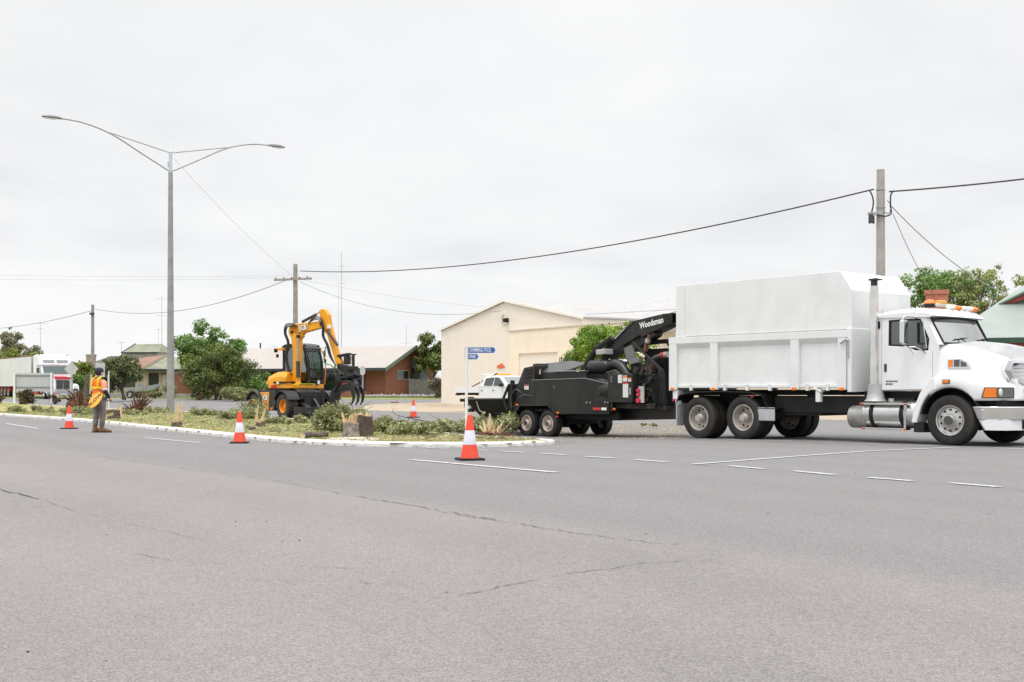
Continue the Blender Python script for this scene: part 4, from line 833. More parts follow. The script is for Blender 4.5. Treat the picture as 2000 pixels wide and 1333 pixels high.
for sg in (-1, 1):
    mb = MB(); mb.prism(inner, sg * (W - .02), sg * (W - .03), 'y'); mb.build('side_window', glass, T)
    ins = [(-1.50, 2.14), (-1.08, 2.105), (-.88, 2.03), (-.63, 2.02), (-.61, 2.23), (-.80, 2.63), (-1.1, 2.637), (-1.5, 2.627)]
    mb = MB(); mb.ring(inner, ins, sg * (W - .004), sg * (W - .035), lambda p, k: (p[0], k, p[1])); mb.build('window_seal', mblack, T)
    mb = MB(); mb.tube([(-.72, sg * (W + .0), 2.62), (-.63, sg * (W + .0), 2.04)], .016, 6); mb.build('quarter_vent_bar', chrome, T)
    # mirror
    mb = MB(); mb.box((-.98, sg * 1.33, 2.38), (.10, .22, .52)); mi_ = mb.build('mirror', chrome, T, bevel=.04)
    mb = MB(); mb.tube(catmull([(-.86, sg * W, 2.68), (-.92, sg * 1.2, 2.72), (-.96, sg * 1.36, 2.69), (-.97, sg * 1.40, 2.5), (-.97, sg * 1.38, 2.14), (-.92, sg * 1.25, 2.06), (-.8, sg * 1.15, 2.05), (-.66, sg * W, 1.94)], 5), .016, 6); mb.tube([(-.92, sg * 1.25, 2.06), (-.95, sg * W, 1.93)], .014, 6); mb.build('mirror_arm', chrome, T, smooth=True)
    # door seams & handle
    mb = MB(); mb.bx(-1.72, -1.71, min(sg * W, sg * (W + .002)), max(sg * W, sg * (W + .002)), 1.18, 2.7); mb.bx(-.50, -.492, min(sg * W, sg * (W + .002)), max(sg * W, sg * (W + .002)), 1.3, 1.95); mb.build('door_seam', M('seam_grey', (.3, .3, .32), .8), T)
    mb = MB(); mb.box((-1.62, sg * (W + .004), 1.63), (.06, .03, .17)); mb.build('door_handle', M('navy_handle', (.03, .03, .05), .4), T, bevel=.01)
# badge rows on door
mb = MB()
for i in range(9): mb.box((-1.60 + i * .033, -W - .003, 1.335), (.022, .006, .035))
for i in range(5): mb.box((-1.60 + i * .036, -W - .003, 1.275), (.026, .006, .035))
mb.build('door_badge', M('badge_grey', (.12, .12, .13), .5), T)
# window behind stack: rear-quarter dark vent
mb = MB(); mb.box((-1.8, -W - .004, 2.57), (.1, .03, .16)); mb.build('vent', mblack, T, bevel=.01)
# windscreen
def wsp(u, v, off=0):   # u -1..1 across, v 0..1 up
    y = u * .94; x0 = -.29 + .12 * (1 - u * u); x1 = -.60 + .10 * (1 - u * u); return (x0 + (x1 - x0) * v + off * .85, y, 2.13 + (2.69 - 2.13) * v + off * .45)
us = [i / 5 - 1 for i in range(11)]
mb = MB(); mb.add([wsp(u, v) for v in (0, .84) for u in us], [(i, i + 1, 12 + i, 11 + i) for i in range(10)]); mb.build('windscreen', Mglass('windscreen_glass', (.72, .82, .78), 2.4), T, smooth=True)
mb = MB(); mb.add([wsp(u, v, .002) for v in (.82, 1.0) for u in us], [(i, i + 1, 12 + i, 11 + i) for i in range(10)]); mb.build('sun_visor', M('visor_black', (.015, .015, .018), .2), T)
mb = MB(); fr = [wsp(u, 0, .01) for u in us] + [wsp(1, v, .01) for v in (.3, .6, 1)] + [wsp(u, 1, .01) for u in reversed(us)] + [wsp(-1, v, .01) for v in (.6, .3, 0)]
mb.tube(fr, .02, 6); mb.build('windscreen_seal', mblack, T)
mb = MB()
for sg in (-1, 1): mb.add([(-.36, sg * W, 2.10), (-.70, sg * W, 2.74), wsp(sg * 1.0, 1.05), wsp(sg * 1.0, -.05)], [(0, 1, 2, 3)])
mb.add([(-.40, -W, 2.10), (-.40, W, 2.10)] + [wsp(u, -.04) for u in reversed(us)], [tuple(range(13))]); mb.build('cab_pillar', white, T)
for y in (-.35, .5): mb = MB(); mb.tube([(-.12, y, 2.17), (-.22, y - .05, 2.24), (-.26, y + .32, 2.26)], .012, 5); mb.tube([(-.24, y - .25, 2.22), (-.25, y + .35, 2.24)], .01, 5); mb.build('wiper', mblack, T)
# interior
mb = MB()
for y in (-.5, .5): mb.box((-1.35, y, 2.15), (.16, .48, .75)); mb.box((-1.36, y, 2.56), (.12, .26, .2)); mb.box((-1.1, y, 1.75), (.5, .5, .15))
mb.build('seat', M('seat_grey', (.10, .12, .13), .8), T, bevel=.05)
mb = MB(); mb.box((-.55, 0, 1.95), (.3, 1.9, .28)); mb.build('dashboard', M('dash', (.12, .12, .12), .7), T)
mb = MB(); mb.bx(-1.81, -1.80, -.95, .95, 1.2, 2.7); mb.build('rear_trim', M('cab_trim', (.35, .38, .38), .8), T)
# beacons
mb = MB(); mb.cyl((-.9, -.45, 2.98), .12, .07, 'z'); mb.build('beacon_base', mblack, T); mb = MB(); mb.ball((-.9, -.45, 3.03), (.13, .13, .08)); mb.build('beacon', amber, T, smooth=True)
mb = MB(); mb.box((-.8, -.05, 2.99), (.16, .8, .06)); mb.build('lightbar', M('lightbar_white', (.7, .68, .6), .4), T, bevel=.02); mb = MB(); mb.box((-.78, -.2, 3.05), (.14, .22, .08)); mb.build('beacon', M('amber_pale', (.8, .45, .08), .3), T, bevel=.02)
for i, y in enumerate((-.1, .18, .42, .66, .86)):
    mb = MB(); mb.ball((-.62, y, 2.93), (.12, .07, .06)); mb.build('roof_marker', amber if i in (1, 4) else clear, T, smooth=True)
# bonnet
def hood_sec(x):
    def lerp(tab):
        for (a, va), (b_, vb) in zip(tab[:-1], tab[1:]):
            if x <= b_: return va + (vb - va) * max(0, (x - a) / (b_ - a))
        return tab[-1][1]
    yo = lerp([(-.5, 1.2), (.5, 1.22), (.7, 1.15), (.9, .99), (1.05, .84), (1.14, .74)])
    rr_ = .68; zarc = .52 + math.sqrt(max(0, rr_ ** 2 - x * x)) if abs(x) < .53 else .93
    zb = zarc if x < .53 else .93
    zs = lerp([(-.5, 1.36), (-.2, 1.48), (.2, 1.50), (.6, 1.40), (.9, 1.30), (1.14, 1.24)])
    yi = lerp([(-.5, 1.02), (-.3, 1.0), (.3, .88), (.8, .76), (1.14, .66)]); yi = min(yi, yo - .05)
    zt = lerp([(-.5, 2.12), (-.1, 2.11), (.4, 1.98), (.75, 1.87), (1.0, 1.77), (1.14, 1.68)])
    zc = lerp([(-.5, 2.15), (.0, 2.19), (.6, 2.12), (1.0, 2.02), (1.14, 1.80)])
    P = [(yo - .02, zb), (yo, zb + .05), (yo, max(zb + .06, zs - .16)), (yo - .03, max(zb + .07, zs - .05)), (yo - .1, max(zb + .08, zs)), (yi + .01, max(zb + .09, zs + .06)), (yi - .01, zs + .16), (yi - .04, zt - .16), (yi - .08, zt - .06), (yi - .16, zt), (.46, zt + (zc - zt) * .25 + .01), (.33, zc - .02), (0, zc)]
    Q = [((min(x, .955) if k >= 5 else x), y, z) for k, (y, z) in enumerate(P)]
    return [(a, -y, z) for a, y, z in Q] + [(a, y, z) for a, y, z in reversed(Q[:-1])]
xs_ = [-.46, -.40, -.3, -.2, -.1, 0, .1, .2, .3, .4, .5, .53, .62, .72, .82, .92, 1.0, 1.07, 1.14]
secs = [hood_sec(x) for x in xs_]; mb = MB(); mb.loft(secs, closed=False, caps=False); nP = len(secs[0]); mb.mi = [1 if 9 <= (i % (nP - 1)) <= nP - 11 and i // (nP - 1) < len(xs_) - 3 else 0 for i in range(len(mb.f))]
last = secs[-1]; nL = len(last); mb.add(list(last), [tuple(range(nL))]); hood = mb.build('bonnet', [white, M('bonnet_grey', (.42, .42, .43), .45)], T, smooth=True)
d_ = hood.modifiers.new('thick', 'SOLIDIFY'); d_.thickness = .02; d_.offset = -1
for sg in (-1, 1):   # rear arc of the mudguard
    mb = MB(); A = []; 
    for k in range(9): a = R(180 - k * 9 + 8); A.append((math.cos(a), math.sin(a)))
    out_ = [(-.88, .45)] + [(.90 * c_, .50 + .92 * s_) for c_, s_ in A[1:]]; inn = [(-.72, .45)] + [(.70 * c_, .52 + .70 * s_) for c_, s_ in A[1:]]
    out_ = [(-.88, .45), (-.85, .62), (-.78, .85), (-.68, 1.08), (-.56, 1.25), (-.44, 1.37), (-.36, 1.42)]; inn = [(-.76, .45), (-.71, .62), (-.65, .80), (-.56, .97), (-.46, 1.08), (-.36, 1.14), (-.30, 1.16)]
    mb.prism(out_ + inn[::-1], sg * 1.215, sg * .80, 'y'); mb.build('front_mudguard', white, T, bevel=.02)
    mb = MB(); mb.prism([(-.83, .25), (-.60, .25), (-.60, .45), (-.83, .45)], sg * 1.19, sg * .8, 'y'); mb.build('mudflap', mblack, T)
    # inner arch lining
    mb = MB(); arc = [(.69 * math.cos(R(a)), .52 + .69 * math.sin(R(a))) for a in range(20, 171, 10)]; arc2 = [(.66 * math.cos(R(a)), .52 + .66 * math.sin(R(a))) for a in range(170, 19, -10)]; mb.prism(arc + arc2, sg * 1.18, sg * .55, 'y'); mb.build('arch_liner', mblack, T)
    # side air inlet with amber lamp
    ya = -sg * 0; P0 = lambda x, z: (x, sg * ((.985 - (x + .3) * .19) + .012), z)
    mb = MB(); sh = [P0(-.16, 1.79), P0(.10, 1.80), P0(.22, 1.74), P0(.30, 1.60), P0(-.16, 1.60)]; sh2 = [(a, b_ + sg * .03, c_) for a, b_, c_ in sh]; mb.loft([sh, sh2]); fo = mb.build('air_inlet', chrome, T, bevel=.008)
    for (a, b_, m_2) in ((-.145, -.06, amber), (-.03, .08, M('inlet_grey', (.10, .10, .11), .5)), (.105, .23, M('inlet_grey'))):
        mb = MB(); tp = 1.775 if a < .1 else 1.75; q = [P0(a, 1.63), P0(b_, 1.63), P0(b_ - (.02 if a > .1 else 0), tp - (.04 if a > .1 else 0)), P0(a, tp)]; q = [(x, y + sg * .032, z) for x, y, z in q]; mb.loft([q, [(x, y + sg * .006, z) for x, y, z in q]]); mb.build('inlet_lamp' if m_2 is amber else 'inlet_mesh', m_2, fo)
    mb = MB(); mb.box((-.07, sg * 1.225, 1.32), (.17, .02, .085)); fo = mb.build('lamp_bezel', mblack, T, bevel=.03); mb = MB(); mb.box((-.07, sg * 1.236, 1.32), (.14, .02, .06)); mb.build('side_indicator', amber, T, bevel=.025)
    # headlight, wrapped round the corner
    F = lambda s, z, o=0: (.60 + .55 * s + o * .63, sg * (1.215 - .45 * s + o * .77), z)
    def patch(s0, s1, z0, z1, o, nm, mt, par, slant=0):
        k = 5; lo = [F(s0 + slant + (s1 - s0 - slant) * i / k, z0, o) for i in range(k + 1)]; hi = [F(s0 + (s1 - s0) * i / k, z1, o) for i in range(k + 1)]
        if slant: lo = [F(s0 + (s1 - s0) * i / k, z0, o) for i in range(k + 1)]; hi = [F(s0 + slant + (s1 - s0 - slant) * i / k, z1, o) for i in range(k + 1)]
        m3 = MB(); m3.add(lo + hi, [(i, i + 1, k + 2 + i, k + 1 + i) for i in range(k)]); o3 = m3.build(nm, mt, par); q = o3.modifiers.new('s', 'SOLIDIFY'); q.thickness = .02; q.offset = 0; return o3
    hl = patch(.12, 1.0, .985, 1.20, .03, 'headlight', M('bezel_dark', (.05, .05, .06), .3), T, .08)
    patch(.15, .52, 1.0, 1.185, .045, 'indicator', amber, hl, .07); patch(.53, .97, 1.0, 1.185, .042, 'lamp_lens', M('lamp_lens', (.20, .21, .22), .08, .8), hl)
    mb = MB(); c_ = F(.64, 1.095, .05); mb.ball(c_, (.03, .085, .085)); mb.build('lamp_bulb', M('headlamp_glass', (.75, .74, .68), .1, .1), hl, smooth=True)
    # bumper + valance
mb = MB(); bp = [(.52, -1.20), (.72, -1.20), (.95, -1.10), (1.22, -.90), (1.34, -.6), (1.38, 0), (1.34, .6), (1.22, .90), (.95, 1.10), (.72, 1.20), (.52, 1.20)]
def band(pts, z0, z1, th, cutlo=0):
    n = len(pts); V_ = []
    for i, (x, y) in enumerate(pts):
        f = cutlo * max(0, 1 - min(i, n - 1 - i) / 1.0); V_ += [(x + f, y, z0), (x, y, z1), (x - th + 0, y * .97, z1), (x - th + f, y * .97, z0)]
    mb = MB(); mb.loft([V_[4 * i:4 * i + 4] for i in range(n)]); return mb
band(bp, .545, .81, .06, .13).build('bumper', chrome, T, smooth=True, bevel=.012)
band([(x - .03 if abs(y) < 1.1 else x + .13, y * .985) for x, y in bp], .335, .543, .05, .13).build('valance', white, T, smooth=True)
for y in (-.55, .55):
    mb = MB(); mb.box((1.335, y, .68), (.06, .16, .16)); mb.build('tow_eye', mblack, T, bevel=.03); mb = MB(); mb.box((1.30, y, .45), (.08, .26, .18)); mb.build('bumper_cutout', mblack, T, bevel=.02)
for x, y in ((.72, -1.205),): mb = MB(); mb.ball((x, y, .73), .022); mb.build('bumper_bolt', chrome, T, smooth=True)
mb = MB(); mb.bx(.3, 1.05, -.95, .95, .45, .92); mb.build('front_underbody', mblack, T)
# grille
gp_ = [(-.70, 1.75), (-.80, 1.55), (-.66, 1.34), (-.38, 1.20), (.38, 1.20), (.66, 1.34), (.80, 1.55), (.70, 1.75)]
gx_ = lambda y: 1.13 - .17 * (y / .8) ** 2
fo_ = [(gx_(y), y, z) for y, z in gp_]; fi_ = [(gx_(y * .86) + .03, y * .86, 1.47 + (z - 1.47) * .80) for y, z in gp_]; fb_ = [(.94, y, z) for y, z in gp_]
mb = MB(); n = 8; mb.add(fb_ + fo_ + fi_, [(i, (i + 1) % n, n + (i + 1) % n, n + i) for i in range(n)] + [(n + i, n + (i + 1) % n, 2 * n + (i + 1) % n, 2 * n + i) for i in range(n)]); mb.build('grille_surround', chrome, T)
mb = MB(); mb.add([(gx_(y) - .02, y * .88, 1.46 + (z - 1.46) * .88) for y, z in gp_], [tuple(range(8))]); mb.build('grille_backing', mblack, T)
for k in range(6):
    z = 1.29 + k * .072; hw = .40 + .22 * min(1, k / 2.5); mb = MB(); mb.loft([[(gx_(y) + .02, y, z - .007), (gx_(y) + .045, y, z), (gx_(y) + .02, y, z + .009)] for y in [hw * (i / 4 - 1) for i in range(9)]]); mb.build('grille_bar', chrome, T)
mb = MB(); mb.box((1.12, 0, 1.05), (.14, .66, .32)); mb.build('lower_grille', chrome, T, bevel=.04); mb = MB(); mb.box((1.195, 0, 1.08), (.02, .46, .1)); mb.build('lower_grille_slot', mblack, T)
mb = MB(); mb.box((-.02, -.9, 2.02), (.3, .02, .02)); 
mb = MB(); mb.box((.35, -.2, .95), (1.3, 1.0, .7)); mb.build('engine', mblack, T)

# ---------------------------------------------------------------- wood chipper trailer
C0 = Vector((1.631, 35.033, 0)); C = thing('wood_chipper', 'large black towed wood chipper with raised discharge chute behind the white truck', 'wood chipper', C0, TA)
trim = M('trailer_rim', (.66, .56, .49), .55, .05, .2, 6, dirt=.25)
wt = wheel(C, -.54, -1.0, .17, .385, .28, -1, 'trail', trim)
for (x, y, a, l) in ((.42, -1.0, 0, 0), (-.54, 1.0, math.pi, 0), (.42, 1.0, math.pi, 0)): o = copytree(wt, C); o.location = (x, y, .17); o.rotation_euler = (0, 0, a)
mb = MB(); mb.bx(-1.4, 2.9, -.72, -.60, .30, .52); mb.bx(-1.4, 2.9, .60, .72, .30, .52); mb.bx(-.8, .7, -.6, .6, .15, .4); mb.bx(2.3, 2.4, -.72, .72, .3, .5); mb.bx(-1.3, 2.8, -.6, .6, .42, .5); mb.build('chassis', mblack, C)
mb = MB(); mb.prism([(2.0, .47), (2.0, .27), (4.8, .37), (4.8, .65), (3.2, .64)], -.35, .35, 'y'); mb.prism([(4.78, .62), (4.78, .40), (5.5, .55), (5.5, .72)], -.12, .12, 'y'); mb.build('drawbar', black, C, bevel=.01)
for sg in (-1, 1):
    mb = MB(); o_ = [(-1.06, -.02), (-1.04, .48), (-.80, .72), (.46, .74), (.90, .46), (.88, .42), (.44, .68), (-.78, .66), (-.98, .46), (-1.0, -.02)]; mb.prism(o_, sg * 1.17, sg * .78, 'y'); fd = mb.build('fender', black, C, bevel=.006)
mb = MB(); mb.prism([(-1.04, -.05), (-.95, -.05), (-.95, .4), (-1.04, .4)], -1.15, -.82, 'y'); mb.build('mudflap', mblack, C)
tank = M('satin_black_panel', (.011, .011, .011), .45, 0, .25, 3, dirt=.04)
mb = MB(); mb.prism([(-.26, 1.42), (1.7, 1.455), (1.7, .465), (.70, .44), (.42, .73), (-.26, .72)], -1.13, -.45, 'y'); mb.loft([[(1.7, -1.13, .465), (1.7, -1.13, 1.455), (1.7, -.45, 1.455), (1.7, -.45, .465)], [(1.96, -1.10, .465), (1.96, -1.10, 1.46), (1.96, -.45, 1.46), (1.96, -.45, .465)], [(2.74, -.93, .47), (2.74, -.93, 1.30), (2.74, -.45, 1.30), (2.74, -.45, .47)]])
mb.build('fuel_tank', tank, C, bevel=.012); mb = MB(); mb.tube([(-.26, -1.135, 1.425), (1.7, -1.135, 1.46), (1.96, -1.10, 1.465), (2.74, -.93, 1.305)], .014, 5); mb.build('edge_highlight', M('edge_highlight_grey', (.16, .16, .155), .5, .2), C)  # grey tube paints a highlight along the tank's top edge
mb = MB(); mb.bx(-.3, 2.5, .45, 1.1, .5, 1.4); mb.build('tool_box', tank, C, bevel=.012)
mb = MB(); mb.prism([(-1.25, 1.34), (-.98, 1.80), (-.48, 1.86), (-.48, .72), (-1.5, .5), (-1.5, 1.2)], -.85, .85, 'y'); mb.build('feed_housing', black, C, bevel=.015)
mb = MB()
for i in range(3): mb.box((-.74, -.86, 1.72 - i * .10), (.30, .02, .035), Matrix.Rotation(R(-6), 3, 'Y'))
mb.build('louvre', mblack, C)
mb = MB(); mb.prism([(-.83, 1.92), (-.60, 1.93), (-.52, 1.62), (-.2, 1.55), (-.5, 1.35), (-.9, 1.4)], -.62, .62, 'y'); mb.build('roller_hood', black, C, bevel=.015)
mb = MB(); mb.add([(-.58, -.64, 1.61), (.86, -.64, 1.74), (.36, -.15, 2.00), (-.78, -.15, 1.94), (-.58, -.64, 1.57), (.86, -.64, 1.70), (.36, .5, 1.95), (-.78, .5, 1.88)], [(0, 1, 2, 3), (4, 5, 1, 0), (2, 6, 7, 3), (1, 5, 6, 2), (0, 3, 7, 4)]); mb.build('sloping_lid', M('lid_grey_sheen', (.07, .07, .072), .4, .2, .1, 5), C)
mb = MB(); mb.tube([(-.2, -.1, 1.96), (-.2, -.1, 2.08), (-.12, -.1, 2.1), (-.12, -.1, 1.97)], .018, 6); mb.build('lifting_eye', mblack, C)
mb = MB(); mb.bx(-.5, 1.55, -.66, .66, 1.35, 1.66); mb.build('drum_housing', tank, C, bevel=.01); mb = MB(); mb.box((.9, -.67, 1.69), (1.3, .05, .02)); mb.build('bright_edge', alu, C)
# infeed tray
mb = MB(); mb.loft([[(-3.66, -1.05, .84), (-3.66, -.98, .84), (-3.2, -.62, .30), (-3.2, -.68, .25)], [(-1.6, -1.0, .86), (-1.6, -.93, .86), (-1.6, -.58, .36), (-1.6, -.64, .30)]]); mb.loft([[(-3.66, 1.05, .84), (-3.66, .98, .84), (-3.2, .62, .30), (-3.2, .68, .25)], [(-1.6, 1.0, .86), (-1.6, .93, .86), (-1.6, .58, .36), (-1.6, .64, .30)]]); mb.loft([[(-3.2, -.64, .27), (-3.2, .64, .27), (-3.2, .64, .23), (-3.2, -.64, .23)], [(-1.5, -.64, .36), (-1.5, .64, .36), (-1.5, .64, .3), (-1.5, -.64, .3)]])
mb.prism([(-3.0, .25), (-1.6, .30), (-1.6, .05), (-2.6, .12)], -.5, .5, 'y'); mb.build('infeed_tray', mblack, C)
mb = MB(); mb.tube([(-3.68, -1.04, .85), (-1.6, -.98, .87)], .03, 6); mb.build('tray_lip', M('lip_grey', (.06, .065, .065), .4), C)
mb = MB(); mb.tube([(-3.1, -1.0, .80), (-3.0, -.96, .5), (-2.85, -.9, .42)], .015, 6); mb.build('rope', M('rope_pale', (.5, .5, .4), .8), C); mb = MB(); mb.ball((-2.83, -.9, .42), (.07, .04, .05)); mb.build('tag', M('tag_green', (.45, .5, .2), .6), C)
mb = MB(); mb.bx(-1.62, -1.42, -.95, -.72, .3, 1.32); mb.bx(-1.62, -1.42, .72, .95, .3, 1.32); mb.cyl((-1.52, -.84, 1.36), .07, .14, 'z'); mb.tube([(-1.55, -.95, 1.3), (-1.75, -1.0, .9), (-1.6, -.98, .5)], .045, 8); mb.bx(-1.5, -.5, -.92, -.84, .5, .66); mb.tube([(-1.75, -1.05, .18), (-1.2, -1.05, .36)], .04, 6); mb.build('feed_gate', mblack, C, bevel=.008)
mb = MB(); mb.tube(catmull([(-1.4, -.97, .6), (-1.42, -.98, .95), (-1.2, -.97, 1.16), (-1.0, -.93, 1.05)], 5), .018, 6); mb.tube(catmull([(-1.3, -.97, .62), (-1.1, -.97, .9), (-.8, -.93, 1.0)], 5), .015, 6); mb.tube([(-.95, -.9, 1.02), (-.5, -.92, .95), (-.46, -.92, .82)], .014, 5); mb.build('hydraulic_hose', M('hose_grey', (.07, .07, .07), .5), C, smooth=True)
mb = MB(); mb.tube([(-1.48, -1.0, .26), (-1.46, -1.0, .50)], .022, 6); mb.build('hi_vis_handle', M('fluoro_lime', (.55, .75, .04), .5), C)
for (x, y, z, m_) in ((-.90, -1.18, .70, amber), (.90, -1.16, .49, amber), (3.0, -.98, .62, amber), (.86, -1.16, .38, redl)): mb = MB(); mb.box((x, y, z), (.09, .03, .05)); mb.build('marker_lamp', m_, C, bevel=.008)
mb = MB(); mb.bx(2.26, 2.52, -1.075, -1.045, .585, .655); mb.build('reflector', redl, C, xf=Matrix.Rotation(0, 4, 'Z')); mb = MB(); mb.bx(2.525, 2.72, -1.02, -.99, .585, .655); mb.build('reflector', txtw, C)
stk = M('sticker_white', (.72, .71, .70), .5, 0, .15, 30)
for (x, z, w_, h, y, m_) in ((-.83, 1.22, .20, .14, -.865, stk), (-.49, 1.68, .13, .15, -.665, stk)): mb = MB(); mb.box((x, y, z), (w_, .01, h)); mb.build('sticker', m_, C); mb = MB(); mb.box((x, y - .006, z + h * .38), (w_, .004, h * .2)); mb.build('sticker_band', redl, C)
# engine bay
for x, z in ((2.02, .79), (2.14, .79), (2.62, .80), (2.72, .80), (1.78, .84)): mb = MB(); mb.cyl((x, -1.10 + max(0, x - 1.96) * .218, z), .022, .03); mb.build('bolt', steel, C)
mb = MB(); mb.box((3.25, -.56, .70), (.9, .02, .09)); mb.build('rusty_rail', M('rusty_steel', (.20, .10, .07), .85, .2, .3, 9), C)
mb = MB(); mb.box((-.2, -1.135, 1.05), (.02, .02, .6)); mb.box((.72, -1.136, 1.22), (.12, .01, .10)); mb.build('scuff', M('scuff_grey', (.06, .06, .058), .8), C)
for i in range(3): mb = MB(); mb.tube(catmull([(2.35 + i * .1, -.7, 1.45), (2.55 + i * .12, -.82, 1.62 + i * .03), (2.8 + i * .1, -.75, 1.58)], 5), .02, 6); mb.build('engine_hose', M('hose_grey', (.07, .07, .07), .5), C, smooth=True)
mb = MB(); mb.bx(2.80, 3.74, -1.03, -.55, .80, 1.575); mb.build('control_cabinet', tank, C, bevel=.015)
for (x, z, w_, h, m_) in ((3.28, 1.44, .15, .22, stk), (3.47, 1.45, .16, .16, stk), (3.64, 1.42, .12, .10, stk), (3.49, 1.14, .20, .40, stk), (3.66, 1.11, .07, .18, M('sticker_grey', (.3, .3, .3), .5))): mb = MB(); mb.box((x, -1.036, z), (w_, .01, h)); mb.build('sticker', m_, C)
for (x, z, w_, h) in ((3.47, 1.50, .16, .05), (3.64, 1.45, .12, .04)): mb = MB(); mb.box((x, -1.043, z), (w_, .004, h)); mb.build('warning_band', M('sticker_orange', (.8, .25, .04), .5), C)
mb = MB(); mb.box((3.49, -1.043, 1.325), (.20, .004, .035)); mb.build('warning_band', redl, C)
for z in (1.49, 1.43, 1.37): mb = MB(); mb.cyl((2.95, -1.04, z), .016, .02); mb.build('gauge', steel, C)
mb = MB(); mb.bx(3.84, 4.02, -.90, -.86, .80, 1.24); mb.build('switch_panel', M('panel_pale', (.5, .5, .47), .5), C)
for z in (1.13, 1.02, .86): mb = MB(); mb.cyl((3.86, -.93, z), .05 if z > .9 else .07, .06); mb.build('coupling', M('pinkish_red', (.6, .03, .08), .4), C)
mb = MB(); mb.cyl((2.75, -.75, 1.13), .27, .9, 'x', 28); mb.cyl((2.38, -.80, 1.05), .22, .2, 'x', 24); mb.bx(2.5, 2.85, -.9, -.5, .55, 1.1); mb.build('drive_housing', tank, C, smooth=True, bevel=.01)
mb = MB(); mb.cyl((2.27, -.82, 1.07), .10, .06, 'x', 16); mb.build('oil_cap', trim, C)
mb = MB(); mb.lathe([(.001, 1.56), (.16, 1.57), (.21, 1.64), (.215, 2.22), (.17, 2.30), (.13, 2.36), (.001, 2.36)], (0, -.5, 1.80), 'x', 28); mb.build('air_cleaner', M('satin_black_plastic', (.014, .015, .018), .32), C, smooth=True)
mb = MB(); mb.tube(catmull([(2.33, -.5, 1.82), (2.6, -.5, 1.86), (2.85, -.5, 1.74), (3.05, -.5, 1.5)], 6), [.14, .145, .14, .15, .14, .145, .14] * 3, 16); mb.build('intake_hose', M('satin_black_plastic'), C, smooth=True)
mb = MB(); mb.cyl((2.12, -.5, 2.06), .08, .18, 'z'); mb.build('intake_neck', mblack, C); mb = MB(); mb.box((2.12, -.5, 2.205), (.36, .34, .15), Matrix.Rotation(R(-3), 3, 'Y')); mb.build('rain_cover', M('rain_cover_pale', (.42, .41, .40), .5, 0, .08, 6), C, bevel=.02)
mb = MB(); mb.tube([(1.15, -.55, 1.55), (1.75, -.45, 2.3), (2.2, -.3, 2.6)], .085, 8); mb.tube([(1.28, -.6, 1.55), (1.58, -.56, 1.9)], .05, 8); mb.build('chute_ram', mblack, C)
# engine clutter
eng = M('engine_black', (.02, .019, .018), .55, .1, .4, 9, dirt=.3); rust_ = M('rusty_steel', (.20, .10, .07), .85, .2, .3, 9)
mb = MB(); mb.bx(2.9, 3.9, -.5, .5, .7, 1.6); mb.bx(3.0, 3.7, -.35, .35, 1.6, 1.85); mb.bx(3.1, 3.4, -.7, -.4, 1.3, 1.6)
rr = random.Random(12)
for i in range(26): x, y, z = rr.uniform(2.95, 4.1), rr.uniform(-.75, -.3), rr.uniform(.75, 1.9); mb.box((x, y, z), (rr.uniform(.06, .25), rr.uniform(.06, .2), rr.uniform(.05, .2)), Matrix.Rotation(rr.uniform(0, 1), 3, 'Y'))
mb.build('engine_block', eng, C, bevel=.01)
for i in range(16):
    a = Vector((rr.uniform(2.9, 4.1), rr.uniform(-.85, -.5), rr.uniform(.75, 1.8))); b_ = Vector((rr.uniform(3.0, 4.3), rr.uniform(-.85, -.5), rr.uniform(.7, 1.7))); mb = MB(); mb.tube(catmull([a, a.lerp(b_, .4) + Vector((0, -.08, -.15)), b_], 5), rr.uniform(.012, .035), 6); mb.build('engine_hose', eng if i % 4 else M('hose_grey'), C, smooth=True)
mb = MB(); mb.bx(3.05, 4.15, .15, .95, .7, 2.28); mb.build('radiator', mblack, C, bevel=.01)
mb = MB(); mb.tube([(3.15, .1, 2.45), (3.95, .1, 2.47), (4.12, .1, 2.3), (4.15, .1, 1.9)], .07, 6); mb.build('radiator_guard', mblack, C)
mb = MB(); mb.tube(catmull([(3.35, -.3, 1.55), (3.5, -.32, 1.68), (3.72, -.32, 1.70), (3.85, -.3, 1.9)], 5), .07, 12); mb.build('coolant_hose', mblack, C, smooth=True); mb = MB(); mb.tube([(3.60, -.32, 1.69), (3.72, -.32, 1.70)], .08, 12); mb.build('hose_clamp', M('pale_red', (.45, .06, .04), .5), C); mb = MB(); mb.tube([(3.74, -.32, 1.71), (3.86, -.32, 1.86)], .075, 12); mb.build('exhaust_elbow', rust_, C)
mb = MB(); mb.tube(catmull([(3.5, -.1, 1.9), (3.7, -.1, 2.02), (3.95, -.1, 2.08)], 5), .07, 12); mb.build('turbo_pipe', M('grey_rubber', (.09, .09, .09), .6), C, smooth=True); mb = MB(); mb.tube([(3.93, -.1, 2.08), (4.05, -.1, 2.09)], .085, 12); mb.build('hose_clamp', M('pale_red'), C); mb = MB(); mb.tube([(4.05, -.1, 2.09), (4.16, -.1, 2.1)], .08, 12); mb.build('pipe_end', M('pale_steel', (.5, .45, .4), .5, .4), C)
mb = MB(); mb.tube(catmull([(3.42, -.2, 2.2), (3.46, -.2, 2.4), (3.55, -.2, 2.52), (3.58, -.2, 2.66)], 5), .06, 12); mb.build('exhaust_pipe', rust_, C, smooth=True); mb = MB(); mb.tube([(3.5, -.2, 2.44), (3.56, -.2, 2.54)], .085, 12); mb.build('exhaust_band', alu, C)
